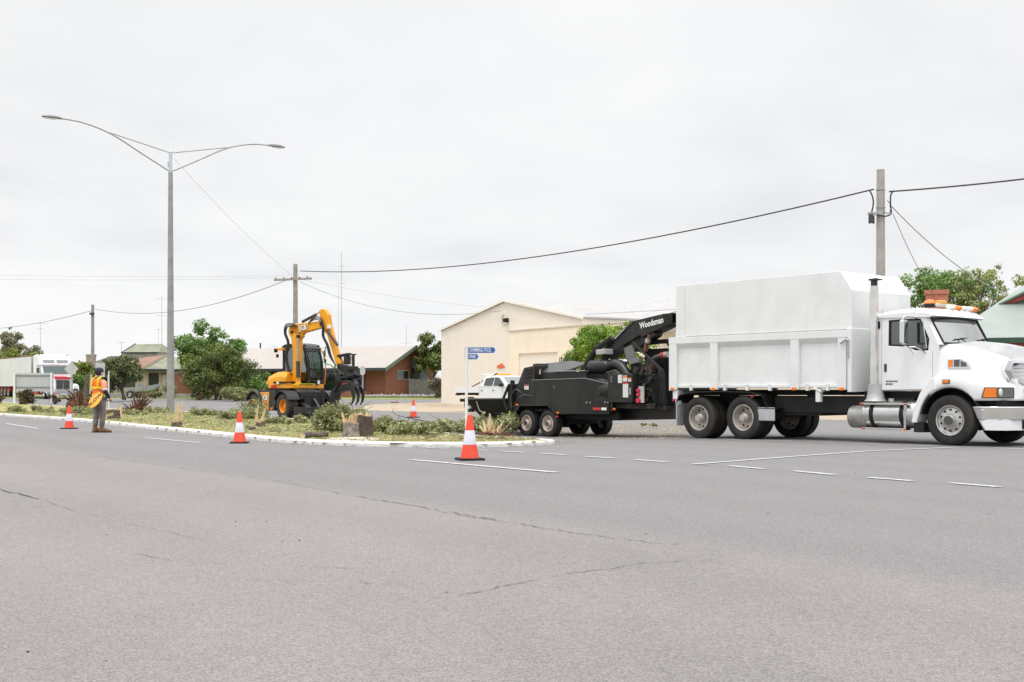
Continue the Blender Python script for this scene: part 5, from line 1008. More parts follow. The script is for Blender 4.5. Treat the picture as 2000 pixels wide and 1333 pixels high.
mb = MB(); mb.prism([(3.13, 2.47), (3.21, 2.47), (4.30, 1.68), (4.22, 1.64)], -.48, -.40, 'y'); mb.prism([(4.18, 1.70), (4.30, 1.66), (4.40, .66), (4.20, .66)], -.50, -.38, 'y'); mb.prism([(3.3, .66), (3.42, .66), (3.98, 1.55), (3.90, 1.60)], -.5, -.44, 'y'); mb.prism([(4.0, .66), (4.1, .66), (3.8, 1.3), (3.7, 1.3)], -.5, -.44, 'y'); mb.build('support_frame', black, C, bevel=.008)
mb = MB(); mb.box((3.05, -.42, 2.14), (.34, .04, .42), Matrix.Rotation(R(-18), 3, 'Y')); mb.build('grey_cover', M('cover_grey', (.16, .16, .16), .5), C, bevel=.01)
mb = MB(); mb.box((3.28, -.42, 1.93), (.36, .2, .14), Matrix.Rotation(R(-10), 3, 'Y')); mb.build('cover_plate', M('cover_grey2', (.22, .21, .2), .6), C, bevel=.01)
mb = MB(); mb.bx(2.6, 4.3, -.75, -.66, .64, .76); mb.bx(2.4, 4.5, -.55, .55, .62, .7); mb.build('engine_deck', eng, C)
mb = MB(); mb.ball((2.75, -.3, 1.93), (.16, .1, .08)); mb.tube([(2.5, -.3, 1.95), (2.75, -.3, 1.95)], .07, 10); mb.build('silver_muffler', alu, C, smooth=True)
# chute: lower neck and top spout
mb = MB()
def tubebox(P, w_, th=.02):
    for a, b_ in zip(P[:-1], P[1:]): mb.loft([[(a[0], -w_, a[1]), (a[0], w_, a[1]), (a[2], w_, a[3]), (a[2], -w_, a[3])], [(b_[0], -w_, b_[1]), (b_[0], w_, b_[1]), (b_[2], w_, b_[3]), (b_[2], -w_, b_[3])]])
tubebox([(1.62, 2.22, 1.86, 2.02), (1.95, 2.42, 2.20, 2.24), (3.0, 3.04, 3.28, 2.66)], .24); mb.build('discharge_chute', black, C, bevel=.008)
mb = MB(); mb.loft([[(3.0, -.25, 3.05), (3.0, .25, 3.05), (3.32, .25, 2.59), (3.32, -.25, 2.59)], [(4.12, -.25, 3.19), (4.12, .25, 3.19), (4.10, .25, 2.83), (4.10, -.25, 2.83)]]); sp_ = mb.build('spout', black, C, bevel=.006)
mb = MB(); mb.add([(4.12, -.25, 3.19), (4.12, .25, 3.19), (4.46, .25, 3.20), (4.46, -.25, 3.20), (4.10, -.25, 2.83), (4.10, .25, 2.83), (4.44, .25, 2.93), (4.44, -.25, 2.93)], [(0, 1, 2, 3), (0, 3, 7, 4), (1, 5, 6, 2), (4, 7, 6, 5)]); dfl = mb.build('deflector', mblack, C); q = dfl.modifiers.new('s', 'SOLIDIFY'); q.thickness = .02
mb = MB(); mb.prism([(1.9, 2.42), (1.95, 2.36), (3.02, 3.02), (3.0, 3.07)], -.27, -.24, 'y'); mb.build('chute_flange', M('flange_grey', (.08, .08, .08), .4), C); mb = MB(); mb.prism([(2.3, 2.60), (2.33, 2.57), (2.70, 2.83), (2.68, 2.86)], -.285, -.27, 'y'); mb.build('pale_strip', M('strip_pale', (.4, .4, .36), .5), C)
mb = MB(); mb.prism([(3.25, 2.66), (3.75, 2.70), (3.7, 2.6), (3.35, 2.45), (2.85, 2.2), (2.5, 2.35)], -.15, .15, 'y'); mb.cyl((3.75, -.2, 2.64), .06, .1); mb.build('chute_bracket', eng, C)
text('lettering', 'Woodsman', .235, (3.70, -.255, 2.96), (1, 0, .16), (-.16, 0, 1), txtw, sp_, bold=.006, sx=.80)
mb = MB()
for x in (1.42, 1.50): mb.tube([(x + .0, .6, 1.6), (x, .6, 1.98)], .015, 5)
mb.tube([(1.42, .6, 1.98), (2.2, .6, 1.98)], .015, 5); mb.build('guard_rail', mblack, C)

# ---------------------------------------------------------------- excavator
E0 = Vector((-8.204, 47.047, 0)); EA = R(-49.5); U0 = Vector((-8.919, 47.884, 0)); UA = R(-28)
X = thing('wheeled_excavator', 'yellow and black wheeled excavator with bent boom and grapple behind the cut stumps', 'excavator', E0, EA)
XF = (Matrix.Translation(E0) @ Matrix.Rotation(EA, 4, 'Z')).inverted() @ (Matrix.Translation(U0) @ Matrix.Rotation(UA, 4, 'Z'))
yrim = M('yellow_rim', (.80, .30, .015), .4, 0, .08, 5, dirt=.25)
exc_rub = M('muddy_tyre', (.055, .046, .040), .85, 0, .35, 5, bump=.4, bs=20)
we = wheel(X, .09, -.93, .49, .49, .46, -1, 'exc', yrim)
we.data.materials[0] = exc_rub
for (x, y, a) in ((-2.2, -.93, 0), (.09, .93, math.pi), (-2.2, .93, math.pi)): o = copytree(we, X); o.location = (x, y, .49); o.rotation_euler = (0, 0, a)
xb = M('undercarriage_black', (.012, .0125, .014), .45, 0, .25, 4, dirt=.12)
mb = MB(); mb.bx(-2.6, .6, -.45, .45, .45, .95); mb.prism([(-1.75, .30), (-.75, .30), (-.62, .6), (-.62, 1.12), (-2.2, 1.12), (-2.2, .9), (-1.8, .8)], -1.05, -.45, 'y'); mb.prism([(-1.75, .30), (-.75, .30), (-.62, .6), (-.62, 1.12), (-2.2, 1.12), (-2.2, .9), (-1.8, .8)], .45, 1.05, 'y'); mb.build('undercarriage', xb, X, bevel=.02)
mb = MB()
for x in (.09, -2.2): mb.tube([(x, -.8, .49), (x, .8, .49)], .13, 10)
mb.prism([(.4, .5), (.5, .9), (.1, 1.1), (-.5, 1.1), (-.5, .6)], -.5, .5, 'y'); mb.build('axle_housing', xb, X, bevel=.02)
for (x, y) in ((.09, -.95), (-2.2, -.95), (.09, .95), (-2.2, .95)):
    mb = MB(); oo = [(x + .62 * math.cos(R(a)), .50 + .60 * math.sin(R(a))) for a in range(25, 156, 13)]; ii = [(x + .58 * math.cos(R(a)), .50 + .56 * math.sin(R(a))) for a in range(155, 24, -13)]; mb.prism(oo + ii, y - .27, y + .27, 'y'); mb.build('mudguard', xb, X)
mb = MB(); mb.prism([(-1.72, .45), (-1.18, .45), (-1.12, 1.04), (-1.85, 1.04)], -1.062, -1.052, 'y'); dp = mb.build('decal_panel', M('decal_yellow', (.85, .38, .04), .4, 0, .03), X)
text('lettering_outline', 'JCB', .30, (-1.44, -1.068, .82), (1, 0, 0), (0, 0, 1), txtb, dp, bold=.030, sx=.88); text('lettering', 'JCB', .30, (-1.44, -1.074, .82), (1, 0, 0), (0, 0, 1), txtw, dp, bold=.010, sx=.88)
for i in range(3): mb = MB(); mb.bx(-1.55 + i * .02, -1.2, -1.066, -1.063, .52 + i * .06, .54 + i * .06); mb.build('decal_stripe', txtb, dp)
mb = MB(); mb.cyl((-1.98, -1.06, .78), .09, .02); mb.build('round_sticker', txtw, X)
hz = M('chevron_orange', (.8, .2, .03), .5)
for i in range(3): mb = MB(); mb.prism([(-1.6 + i * .28, .34), (-1.44 + i * .28, .34), (-1.36 + i * .28, .43), (-1.52 + i * .28, .43)], -1.062, -1.052, 'y'); mb.build('chevron', hz, X)
# blade
mb = MB(); mb.prism([(1.02, .02), (1.10, .02), (1.16, .22), (1.12, .46), (1.04, .46), (1.07, .22)], -1.2, 1.2, 'y'); mb.build('dozer_blade', black, X, bevel=.01)
for y in (-.45, .45): mb = MB(); mb.prism([(.2, .78), (.2, .58), (1.05, .12), (1.05, .40)], y - .12, y + .12, 'y'); mb.build('blade_arm', xb, X, bevel=.01)
mb = MB(); mb.tube([(.35, 0, .95), (1.0, 0, .40)], .06, 10); mb.build('blade_ram', black, X)
mb = MB(); mb.bx(.3, .55, -.6, .6, .75, 1.05); mb.box((.1, 0, 1.08), (.7, .9, .06), Matrix.Rotation(R(12), 3, 'Y')); mb.build('front_deck', xb, X, bevel=.02)
mb = MB(); mb.cyl((0, 0, 1.08), .58, .22, 'z', 28); mb.build('slew_ring', mblack, X, xf=XF)
# upper structure
def ub(mb, nm, mt, **k): return mb.build(nm, mt, X, xf=XF, **k)
mb = MB(); mb.prism([(-.78, -.6), (-.55, -.82), (.62, -.82), (.72, -.5), (.66, 1.2), (-.8, 1.2), (-.95, .9), (-.95, -.3)], 1.19, 1.36, 'z'); ub(mb, 'upper_deck', yellow, bevel=.02)
mb = MB(); mb.prism([(-.80, -.6), (-.57, -.84), (.5, -.84), (.5, 1.1), (-.8, 1.1)], 1.10, 1.188, 'z'); ub(mb, 'deck_skirt', mblack)
mb = MB(); mb.prism([(-.15, -.846), (-.42, -.846), (-.42, -.842), (-.15, -.842)], 1.2, 1.32, 'z'); ub(mb, 'red_badge', redl)
secs = []
for x, z, w_ in ((-.93, 1.40, .45), (-.88, 1.55, .60), (-.68, 1.72, .76), (-.35, 1.84, .80), (.05, 1.88, .80), (.28, 1.84, .78)): secs.append([(x, -w_, 1.362), (x, -w_, z - .22 if z > 1.6 else 1.4), (x, -w_ + .12, z - .05), (x, -w_ + .3, z), (x, .9, z), (x, 1.15, z - .15), (x, 1.15, 1.362)])
mb = MB(); mb.loft(secs); ub(mb, 'engine_cover', yellow, smooth=True, bevel=.015)
mb = MB(); mb.bx(-.1, .0, -.9, -.8, 1.36, 1.46); ub(mb, 'work_lamp', M('lamp_white', (.85, .85, .85), .2)); mb = MB(); mb.bx(-.3, .6, -.86, -.78, 1.40, 1.46); ub(mb, 'hand_rail', mblack)
# cab
cb = M('cab_frame_black', (.015, .015, .016), .35)
prof_ = [(-.62, 1.36), (.60, 1.36), (.70, 1.7), (.66, 2.3), (.50, 2.86), (.30, 2.97), (-.50, 2.93), (-.62, 2.75)]
prof_i = [(-.52, 1.75), (.50, 1.50), (.60, 1.75), (.56, 2.3), (.43, 2.78), (.26, 2.86), (-.44, 2.83), (-.52, 2.68)]
mb = MB(); mb.ring(prof_, prof_i, .12, .18, lambda p, k: (p[0], k, p[1])); mb.ring(prof_, prof_i, 1.10, 1.16, lambda p, k: (p[0], k, p[1]))
mb.bx(-.62, -.5, .18, 1.10, 1.36, 2.80); mb.bx(-.5, .58, .18, 1.10, 1.36, 1.44)
for (a, b_) in zip(prof_[1:5], prof_[2:6]):
    for (y0, y1) in ((.18, .25), (1.03, 1.10)): mb.loft([[(a[0], y0, a[1]), (a[0], y1, a[1]), (a[0] - .07, y1, a[1]), (a[0] - .07, y0, a[1])], [(b_[0], y0, b_[1]), (b_[0], y1, b_[1]), (b_[0] - .07, y1, b_[1]), (b_[0] - .07, y0, b_[1])]])
ub(mb, 'cab_frame', cb, bevel=.01)
mb = MB(); mb.loft([[(x, .1, z), (x, 1.18, z), (x, 1.18, z + .05), (x, .1, z + .05)] for x, z in ((.56, 2.78), (.44, 2.90), (.28, 2.97), (-.5, 2.94), (-.66, 2.85))]); ub(mb, 'cab_roof', cb, bevel=.02)
for y in (.3, .5, .7, .9): mb = MB(); mb.tube([(.60, y, 2.75), (.47, y, 2.92), (.25, y, 3.02), (-.4, y, 3.0)], .018, 5); ub(mb, 'roof_guard_bar', cb)
g2 = Mglass('excavator_glass', (.50, .62, .60), .8)
mb = MB(); P = [(.59, 1.45), (.685, 1.72), (.645, 2.3), (.49, 2.82)]; mb.add([(x, y, z) for x, z in P for y in (.2, 1.08)], [(0, 1, 3, 2), (2, 3, 5, 4), (4, 5, 7, 6)]); ub(mb, 'windscreen', g2)
mb = MB(); mb.prism(prof_i, .145, .155, 'y'); mb.prism(prof_i, 1.125, 1.135, 'y'); ub(mb, 'side_glass', g2)
for i in range(8):
    y = .22 + i * .12; mb = MB(); mb.tube([(.615, y, 1.46), (.712, y, 1.72), (.672, y, 2.3), (.515, y, 2.80)], .013, 5); ub(mb, 'guard_bar', cb)
for z, x in ((1.50, .66), (2.72, .57)): mb = MB(); mb.tube([(x, .15, z), (x, 1.12, z)], .018, 6); ub(mb, 'guard_rail', cb)
mb = MB(); mb.box((-.05, .6, 1.75), (.5, .5, .15)); mb.box((-.28, .6, 2.1), (.14, .5, .6)); mb.box((.35, .6, 1.65), (.12, .1, .5)); ub(mb, 'seat', M('cab_seat', (.05, .055, .06), .8), bevel=.03)
mb = MB(); mb.box((.0, .12, 3.0), (.16, .1, .06)); ub(mb, 'beacon', M('beacon_red', (.75, .12, .03), .3), bevel=.015)
mb = MB(); mb.bx(-.72, -.45, -.1, .12, 2.74, 2.84); ub(mb, 'side_lamp_bracket', yellow, bevel=.01); mb = MB(); mb.box((-.80, -.08, 2.74), (.12, .12, .16)); mb.box((-.72, -.08, 2.52), (.08, .1, .14)); ub(mb, 'side_lamp', mblack, bevel=.02)
mb = MB(); mb.box((.74, .72, 1.44), (.06, .16, .16)); lo_ = ub(mb, 'work_lamp', M('lamp_white')); mb = MB(); mb.box((.73, .72, 1.44), (.05, .2, .2)); ub(mb, 'lamp_housing', cb)
mb = MB(); mb.bx(.45, .74, -.5, .5, 1.362, 1.385); ub(mb, 'warning_stripe', M('fluoro_yellow', (.75, .8, .05), .5))
mb = MB(); mb.tube(catmull([(.62, 1.3, 1.36), (.66, 1.32, 2.2), (.5, 1.3, 2.72), (.3, 1.25, 2.80)], 5), .022, 6); ub(mb, 'hand_rail', M('rail_orange', (.8, .28, .03), .4), smooth=True); mb = MB(); mb.box((.66, 1.25, 2.62), (.05, .12, .26)); mb.box((.68, 1.27, 2.3), (.05, .12, .2)); ub(mb, 'mirror', mblack, bevel=.02)
# boom
mb = MB(); mb.prism([(.20, 1.30), (.60, 1.30), (.54, 1.55), (.60, 2.2), (.66, 2.75), (.64, 3.15), (.78, 3.28), (.70, 3.6), (.45, 3.78), (.15, 3.70), (.10, 3.45), (.24, 3.2), (.34, 2.6), (.34, 2.0)], -.42, -.16, 'y'); ub(mb, 'lower_boom', yellow, bevel=.03)
mb = MB(); mb.prism([(.14, 3.68), (.45, 3.80), (.9, 3.80), (1.60, 3.86), (1.80, 3.82), (1.86, 3.70), (1.80, 3.60), (.87, 3.42), (.74, 3.32), (.3, 3.4)], -.42, -.16, 'y'); ubm = ub(mb, 'upper_boom', yellow, bevel=.03)
mb = MB(); mb.prism([(.64, 3.44), (1.12, 3.52), (1.12, 3.78), (.64, 3.76)], -.452, -.425, 'y'); mb2 = ub(mb, 'name_plate', M('decal_yellow')); 
text('lettering_outline', 'JCB', .29, (.885, -.458, 3.62), (1, 0, .1), (-.1, 0, 1), txtb, X, xf=XF, bold=.030, sx=.80); text('lettering', 'JCB', .29, (.885, -.465, 3.62), (1, 0, .1), (-.1, 0, 1), txtw, X, xf=XF, bold=.010, sx=.80)
mb = MB(); mb.prism([(1.62, 4.28), (1.78, 4.36), (1.92, 4.30), (2.08, 4.10), (2.13, 3.76), (2.22, 3.45), (2.52, 2.55), (2.70, 2.22), (2.72, 2.08), (2.50, 2.06), (2.38, 2.35), (2.02, 3.3), (1.84, 3.5), (1.72, 3.70), (1.68, 4.0)], -.40, -.18, 'y'); ub(mb, 'dipper_arm', yellow, bevel=.02)
for a, b_, r_ in (((.72, -.29, 3.86), (1.42, -.29, 4.14), .06), ((.68, -.5, 1.62), (.67, -.5, 2.28), .085), ((2.10, -.5, 3.50), (2.62, -.5, 2.88), .055)): mb = MB(); mb.tube([a, b_], r_, 12); ub(mb, 'hydraulic_ram', M('ram_dark', (.07, .055, .05), .4, .2))
mb = MB(); mb.tube([(1.42, -.29, 4.14), (1.70, -.29, 4.30)], .03, 8); mb.tube([(.67, -.5, 2.28), (.66, -.5, 3.2)], .045, 10); ub(mb, 'ram_rod', M('rod_steel', (.5, .42, .38), .25, .8))
mb = MB(); mb.box((.66, -.48, 3.27), (.12, .1, .12)); mb.cyl((.3, -.29, 3.45), .06, .34); mb.cyl((1.76, -.29, 3.74), .07, .32); mb.cyl((.40, -.29, 1.4), .08, .36); ub(mb, 'pivot_pin', mblack)
mb = MB(); mb.bx(2.08, 2.24, -.46, -.405, 3.56, 3.70); ub(mb, 'white_clamp', txtw)
hs = M('hydraulic_hose_black', (.02, .02, .022), .5)
for k in range(3):
    d_ = k * .045; mb = MB(); mb.tube(catmull([(.3 - d_, -.46, 1.75), (.10 - d_, -.47, 2.4), (.20 - d_, -.47, 3.0), (.04 - d_, -.47, 3.42), (.12 - d_, -.47, 3.66 + d_), (.35, -.46, 3.70 + d_), (.60, -.46, 3.68)], 6), .022, 6); ub(mb, 'hose', hs, smooth=True)
    mb = MB(); mb.tube(catmull([(1.15, -.46, 3.78), (1.4, -.47, 3.90 + d_), (1.68 + d_, -.48, 3.90 + d_), (1.85 + d_, -.48, 3.6), (1.86 + d_, -.48, 3.25), (2.06 + d_, -.48, 2.9), (2.2 + d_, -.46, 2.45), (2.5, -.46, 2.1)], 6), .02, 6); ub(mb, 'hose', hs, smooth=True)
mb = MB(); mb.tube(catmull([(2.05, -.5, 2.85), (1.96, -.5, 2.45), (2.0, -.5, 2.18), (2.25, -.5, 2.12), (2.42, -.5, 2.0)], 6), .022, 6); ub(mb, 'green_hose', M('hose_green', (.02, .30, .12), .5), smooth=True)
mb = MB(); mb.tube(catmull([(.35, -.5, 1.95), (.0, -.5, 1.85), (-.25, -.5, 1.8)], 5), .03, 6); ub(mb, 'hose', hs, smooth=True)
# quick hitch / tiltrotator / grapple
gy_ = -.29
mb = MB(); mb.box((2.78, gy_, 2.50), (.55, .26, .1), Matrix.Rotation(R(-8), 3, 'Y')); mb.box((2.93, gy_, 2.30), (.16, .3, .34)); mb.cyl((3.22, gy_, 2.28), .055, .5, 'z'); mb.box((3.24, gy_, 2.52), (.22, .12, .05)); mb.box((2.85, gy_, 2.0), (.56, .42, .22), Matrix.Rotation(R(14), 3, 'Y')); mb.box((3.15, gy_, 1.98), (.36, .4, .16)); ub(mb, 'quick_hitch', cb, bevel=.03)
mb = MB(); mb.tube(catmull([(2.5, -.5, 2.15), (2.5, -.52, 1.85), (2.62, -.52, 1.6), (2.8, -.5, 1.55)], 5), .03, 6); mb.tube(catmull([(2.6, -.52, 2.1), (2.72, -.54, 1.85), (2.95, -.54, 1.75)], 5), .025, 6); mb.tube([(3.24, -.42, 2.45), (3.27, -.44, 2.1)], .02, 6); ub(mb, 'hose', M('hose_olive', (.05, .09, .04), .5), smooth=True)
mb = MB(); mb.cyl((2.98, gy_, 1.68), .26, .18, 'z', 24); mb.tube([(2.55, -.5, 1.55), (3.50, -.45, 1.75)], .07, 12); mb.box((2.68, -.4, 1.6), (.25, .3, .3)); mb.box((3.0, gy_, 1.80), (.5, .45, .14), Matrix.Rotation(R(8), 3, 'Y')); mb.tube([(2.6, -.1, 1.5), (3.45, -.1, 1.68)], .06, 10); ub(mb, 'tilt_rotator', cb, bevel=.01)
mb = MB(); mb.prism([(2.58, 1.40), (2.75, 1.52), (3.18, 1.52), (3.34, 1.38), (3.38, 1.2), (3.2, 1.14), (2.85, 1.14), (2.60, 1.0), (2.45, 1.05)], -.52, -.06, 'y'); ub(mb, 'grapple_body', black, bevel=.03)
mb = MB(); mb.prism([(2.86, 1.34), (3.12, 1.39), (3.12, 1.42), (2.86, 1.37)], -.53, -.521, 'y'); ub(mb, 'red_badge', redl)
def claw(P0, sg, y):
    o_ = []; mb = MB()
    if sg > 0: pts = [(3.24, 1.28, .10), (3.40, 1.13, .085), (3.47, .90, .06), (3.43, .68, .042), (3.32, .52, .01)]
    else: pts = [(2.62, 1.22, .13), (2.42, 1.08, .12), (2.32, .88, .10), (2.30, .70, .08), (2.42, .50, .02)]
    mb.loft([[(x - w_, y - .035, z - w_ * .3 * sg), (x + w_, y - .035, z + w_ * .3 * sg), (x + w_, y + .035, z + w_ * .3 * sg), (x - w_, y + .035, z - w_ * .3 * sg)] for x, z, w_ in pts]); return ub(mb, 'claw', black, bevel=.008)
for y in (-.60, -.29, .02): claw(None, 1, y)
for y in (-.46, -.12): claw(None, -1, y)
mb = MB(); mb.tube([(2.70, -.55, 1.42), (2.48, -.55, 1.05)], .05, 8); mb.tube([(3.2, -.55, 1.4), (3.42, -.55, 1.22)], .05, 8); ub(mb, 'grapple_ram', mblack)

# ---------------------------------------------------------------- white dual cab utility
UTA = R(-46); P0_ = Vector((-3.05, 61, 0)); UT = thing('utility_truck', 'white dual cab utility with tray, parked behind the chipper infeed tray', 'utility', (P0_.x + .719 * .92, P0_.y + .695 * .92, 0), UTA)
mb = MB(); mb.bx(0, 1.95, -.92, .92, .98, 1.02)
for (x0, x1, y0, y1) in ((0, .04, -.92, .92), (1.91, 1.95, -.92, .92), (.04, 1.91, -.92, -.88), (.04, 1.91, .88, .92)): mb.bx(x0, x1, y0, y1, 1.02, 1.27)
mb.build('tray', white, UT, bevel=.01)
mb = MB(); mb.bx(.05, 5.2, -.5, -.4, .5, .66); mb.bx(.05, 5.2, .4, .5, .5, .66); mb.bx(.1, 1.9, -.8, .8, .85, .97); mb.build('chassis', mblack, UT)
mb = MB(); mb.box((.12, -.7, .88), (.1, .25, .1)); mb.box((.12, .7, .88), (.1, .25, .1)); mb.build('tail_lamp', redl, UT)
body = [(1.98, .50), (1.98, 1.15), (2.03, 1.30), (4.0, 1.30), (4.45, 1.24), (5.15, 1.12), (5.32, .95), (5.34, .50)]
mb = MB(); mb.loft([[(x, y, z - dz) for x, z in body] for y, dz in ((-.90, .02), (-.93, 0), (-.90, -.01), (.90, -.01), (.93, 0), (.90, .02))]); mb.build('body', white, UT, smooth=True, bevel=.03)
gh = lambda y, s: [(2.03, y, 1.29), (2.20, y * s, 1.74), (2.40, y * s, 1.83), (3.15, y * s, 1.84), (3.40, y * s, 1.79), (4.15, y, 1.29)]
mb = MB(); mb.loft([gh(-.88, .82), gh(-.80, .70), gh(.80, .70), gh(.88, .82)]); mb.build('cabin', white, UT, smooth=True, bevel=.02)
def gwin(p, nm, par=UT):
    for sg in (-1, 1):
        mb = MB(); mb.add([(x, sg * (.885 - (z - 1.29) * .29 + .012), z) for x, z in p] + [(x, sg * (.885 - (z - 1.29) * .29 - .01), z) for x, z in p], [tuple(range(len(p))), tuple(range(2 * len(p) - 1, len(p) - 1, -1))]); mb.build(nm, M('ute_glass', (.05, .055, .06), .06, 0, .05, spec=.9), par)
gwin([(2.28, 1.34), (2.36, 1.70), (2.95, 1.75), (2.92, 1.31)], 'side_window'); gwin([(3.0, 1.31), (3.02, 1.75), (3.30, 1.73), (3.75, 1.40), (3.78, 1.31)], 'side_window')
mb = MB(); mb.add([(4.13, -.80, 1.315), (4.13, .80, 1.315), (3.45, .62, 1.775), (3.45, -.62, 1.775)], [(0, 1, 2, 3)]); o = mb.build('windscreen', M('ute_screen', (.18, .20, .2), .08, 0, .05, spec=.9), UT); o.location = (.02, 0, .01)
for sg in (-1, 1):
    mb = MB(); mb.box((3.72, sg * 1.02, 1.36), (.16, .2, .15)); mb.build('mirror', mblack, UT, bevel=.03)
    for x in (2.2, 3.05): mb = MB(); mb.box((x, sg * .935, 1.10), (.14, .03, .03)); mb.build('door_handle', mblack, UT, bevel=.005)
    for x in (1.25, 4.5): o = wheel(UT, x, sg * .82, .38, .38, .26, -1, 'trail', alu); o.rotation_euler = (0, 0, 0 if sg < 0 else math.pi)
    mb = MB(); mb.box((5.28, sg * .68, .92), (.16, .36, .18)); mb.build('headlight', clear, UT, bevel=.02)
mb = MB()
for y in (-.80, .80): mb.tube([(1.95, y, 1.27), (2.05, y * .95, 1.9)], .03, 6)
mb.tube([(2.05, -.76, 1.9), (2.05, .76, 1.9)], .03, 6); mb.build('headboard_frame', white, UT)
mb = MB()
for o_ in (0, .14): mb.tube([(1.0 + o_, -.5 - o_, 1.28), (2.7 + o_, -.3 - o_, 1.96)], .025, 6)
mb.build('load_pole', mblack, UT); mb = MB(); mb.box((2.75, 0, 1.90), (.25, .9, .09)); mb.build('beacon_bar', M('beacon_amber', (.85, .4, .05), .3), UT, bevel=.03)

# ---------------------------------------------------------------- far semi trailer truck
sg_ = .385; SA = math.atan2(-.814, .58); S = thing('semi_trailer', 'distant white semi trailer truck with red stripe driving towards the camera at left', 'truck', at(123, 780, 91) * 1, SA); S.location.z = sg_
mb = MB(); mb.prism([(-1.7, .8), (-1.7, 1.75), (-.15, 1.64), (0, 1.5), (0, .62), (-1.0, .62)], -.62, .62, 'y'); mb.build('bonnet', white, S, bevel=.06)
mb = MB(); mb.prism([(-1.72, 1.50), (-1.72, 1.78), (-.12, 1.67), (.02, 1.54), (.02, 1.60 - .02), (-.1, 1.56)], -.6, .6, 'y'); mb.bx(.005, .03, -.6, .6, 1.52, 1.70); mb.build('red_stripe', M('stripe_red', (.6, .04, .07), .4), S)
mb = MB(); mb.bx(.005, .03, -.54, .54, .70, 1.50); g_ = mb.build('grille_surround', chrome, S, bevel=.02); mb = MB(); mb.bx(.031, .045, -.48, -.02, .76, 1.44); mb.bx(.031, .045, .02, .48, .76, 1.44); mb.build('grille_mesh', M('mesh_dark', (.06, .065, .07), .5), g_)
for s1 in (-1, 1):
    mb = MB(); mb.prism([(-1.9, .5), (-1.75, .95), (-1.4, 1.18), (-.9, 1.2), (-.25, 1.1), (0, .85), (0, .45), (-.35, .45), (-.55, .85), (-1.0, 1.02), (-1.45, .85), (-1.6, .5)], s1 * 1.22, s1 * .6, 'y'); mb.build('front_mudguard', white, S, bevel=.03)
    mb = MB(); mb.box((.01, s1 * .95, .72), (.05, .34, .16)); mb.build('headlight', M('bezel_dark'), S, bevel=.02); mb = MB(); mb.box((.0, s1 * .98, 1.0), (.08, .3, .12)); mb.build('indicator_lamp', clear, S, bevel=.02)
    w5 = wheel(S, -.98, s1 * 1.05, .5, .5, .28, -1, 'steer', alurim); w5.rotation_euler = (0, 0, 0 if s1 < 0 else math.pi)
    mb = MB(); mb.cyl((-3.0, s1 * 1.05, 2.3), .08, 2.4, 'z'); mb.build('exhaust_stack', chrome, S, smooth=True)
    mb = MB(); mb.box((-2.0, s1 * 1.38, 2.2), (.08, .25, .55)); mb.build('mirror', chrome, S, bevel=.03)
mb = MB(); mb.prism([(-3.2, .7), (-3.2, 2.6), (-2.15, 2.6), (-1.72, 1.95), (-1.6, .7)], -1.1, 1.1, 'y'); mb.build('cab', white, S, bevel=.04)
mb = MB(); mb.prism([(-4.2, .8), (-4.2, 3.45), (-3.2, 3.5), (-2.4, 3.15), (-2.05, 2.72), (-2.1, 2.58), (-3.2, 2.58), (-3.2, .8)], -1.2, 1.2, 'y'); mb.build('sleeper_cab', white, S, bevel=.06)
mb = MB(); mb.add([(-2.1, -1.0, 2.55), (-2.1, 1.0, 2.55), (-1.70, 1.0, 1.99), (-1.70, -1.0, 1.99)], [(0, 1, 2, 3)]); mb.build('windscreen', M('far_screen', (.06, .10, .095), .1, 0, .1), S).location = (.015, 0, .012)
mb = MB()
for (y0, y1) in ((-.95, -.08), (.08, .95)): mb.add([(-2.30, y0, 3.06), (-2.30, y1, 3.06), (-2.12, y1, 2.82), (-2.12, y0, 2.82)], [(0, 1, 2, 3)])
mb.build('upper_window', M('far_screen2', (.22, .23, .25), .2), S).location = (.02, 0, .02)
mb = MB(); mb.add([(-2.9, -1.108, 1.95), (-2.25, -1.108, 1.95), (-2.4, -1.108, 2.5), (-2.9, -1.108, 2.5)], [(0, 1, 2, 3)]); mb.build('side_window', M('far_screen'), S)
mb = MB(); mb.bx(-.1, .12, -1.2, 1.2, .22, .60); mb.build('bumper', M('bumper_silver', (.45, .46, .48), .3, .5), S, bevel=.03); mb = MB(); mb.bx(.121, .13, -.25, .25, .32, .45); mb.build('number_plate', M('plate_pale', (.6, .65, .7), .5), S)
mb = MB(); mb.bx(-4.6, -1, -.45, .45, .5, .9); mb.bx(-27, -4.6, -.4, .4, .75, .98); mb.build('chassis', mblack, S); mb = MB(); mb.bx(-4.5, -3.0, -1.15, -.6, .35, .85); mb.build('side_tank', M('tank_red', (.4, .03, .03), .5), S, bevel=.05)
curtain = ribmat('trailer_curtain_grey', (.76, .765, .78), 1.2, 0, .9)
mb = MB(); mb.bx(-27.5, -4.75, -1.24, 1.24, 1.0, 3.38); mb.build('trailer_box', curtain, S, bevel=.02); mb = MB(); mb.bx(-27.52, -4.73, -1.25, 1.25, 3.382, 3.46); mb.build('roof_rail', M('rail_redbrown', (.28, .10, .07), .6), S); mb = MB(); mb.bx(-4.749, -4.70, -1.2, 1.2, 1.05, 3.3); mb.build('front_panel', M('front_grey', (.35, .34, .34), .6), S)
for x in (-5.6, -6.9, -13.0, -14.3, -15.6):
    o = wheel(S, x, -1.02, .5, .5, .3, -1, 'trail', rimdirty)
    mb = MB(); mb.prism([(x + .62 * math.cos(R(a)), .5 + .62 * math.sin(R(a))) for a in range(10, 171, 20)] + [(x + .58 * math.cos(R(a)), .5 + .58 * math.sin(R(a))) for a in range(170, 9, -20)], -1.2, -.75, 'y'); mb.build('mudguard', M('guard_red', (.55, .04, .05), .4), S)

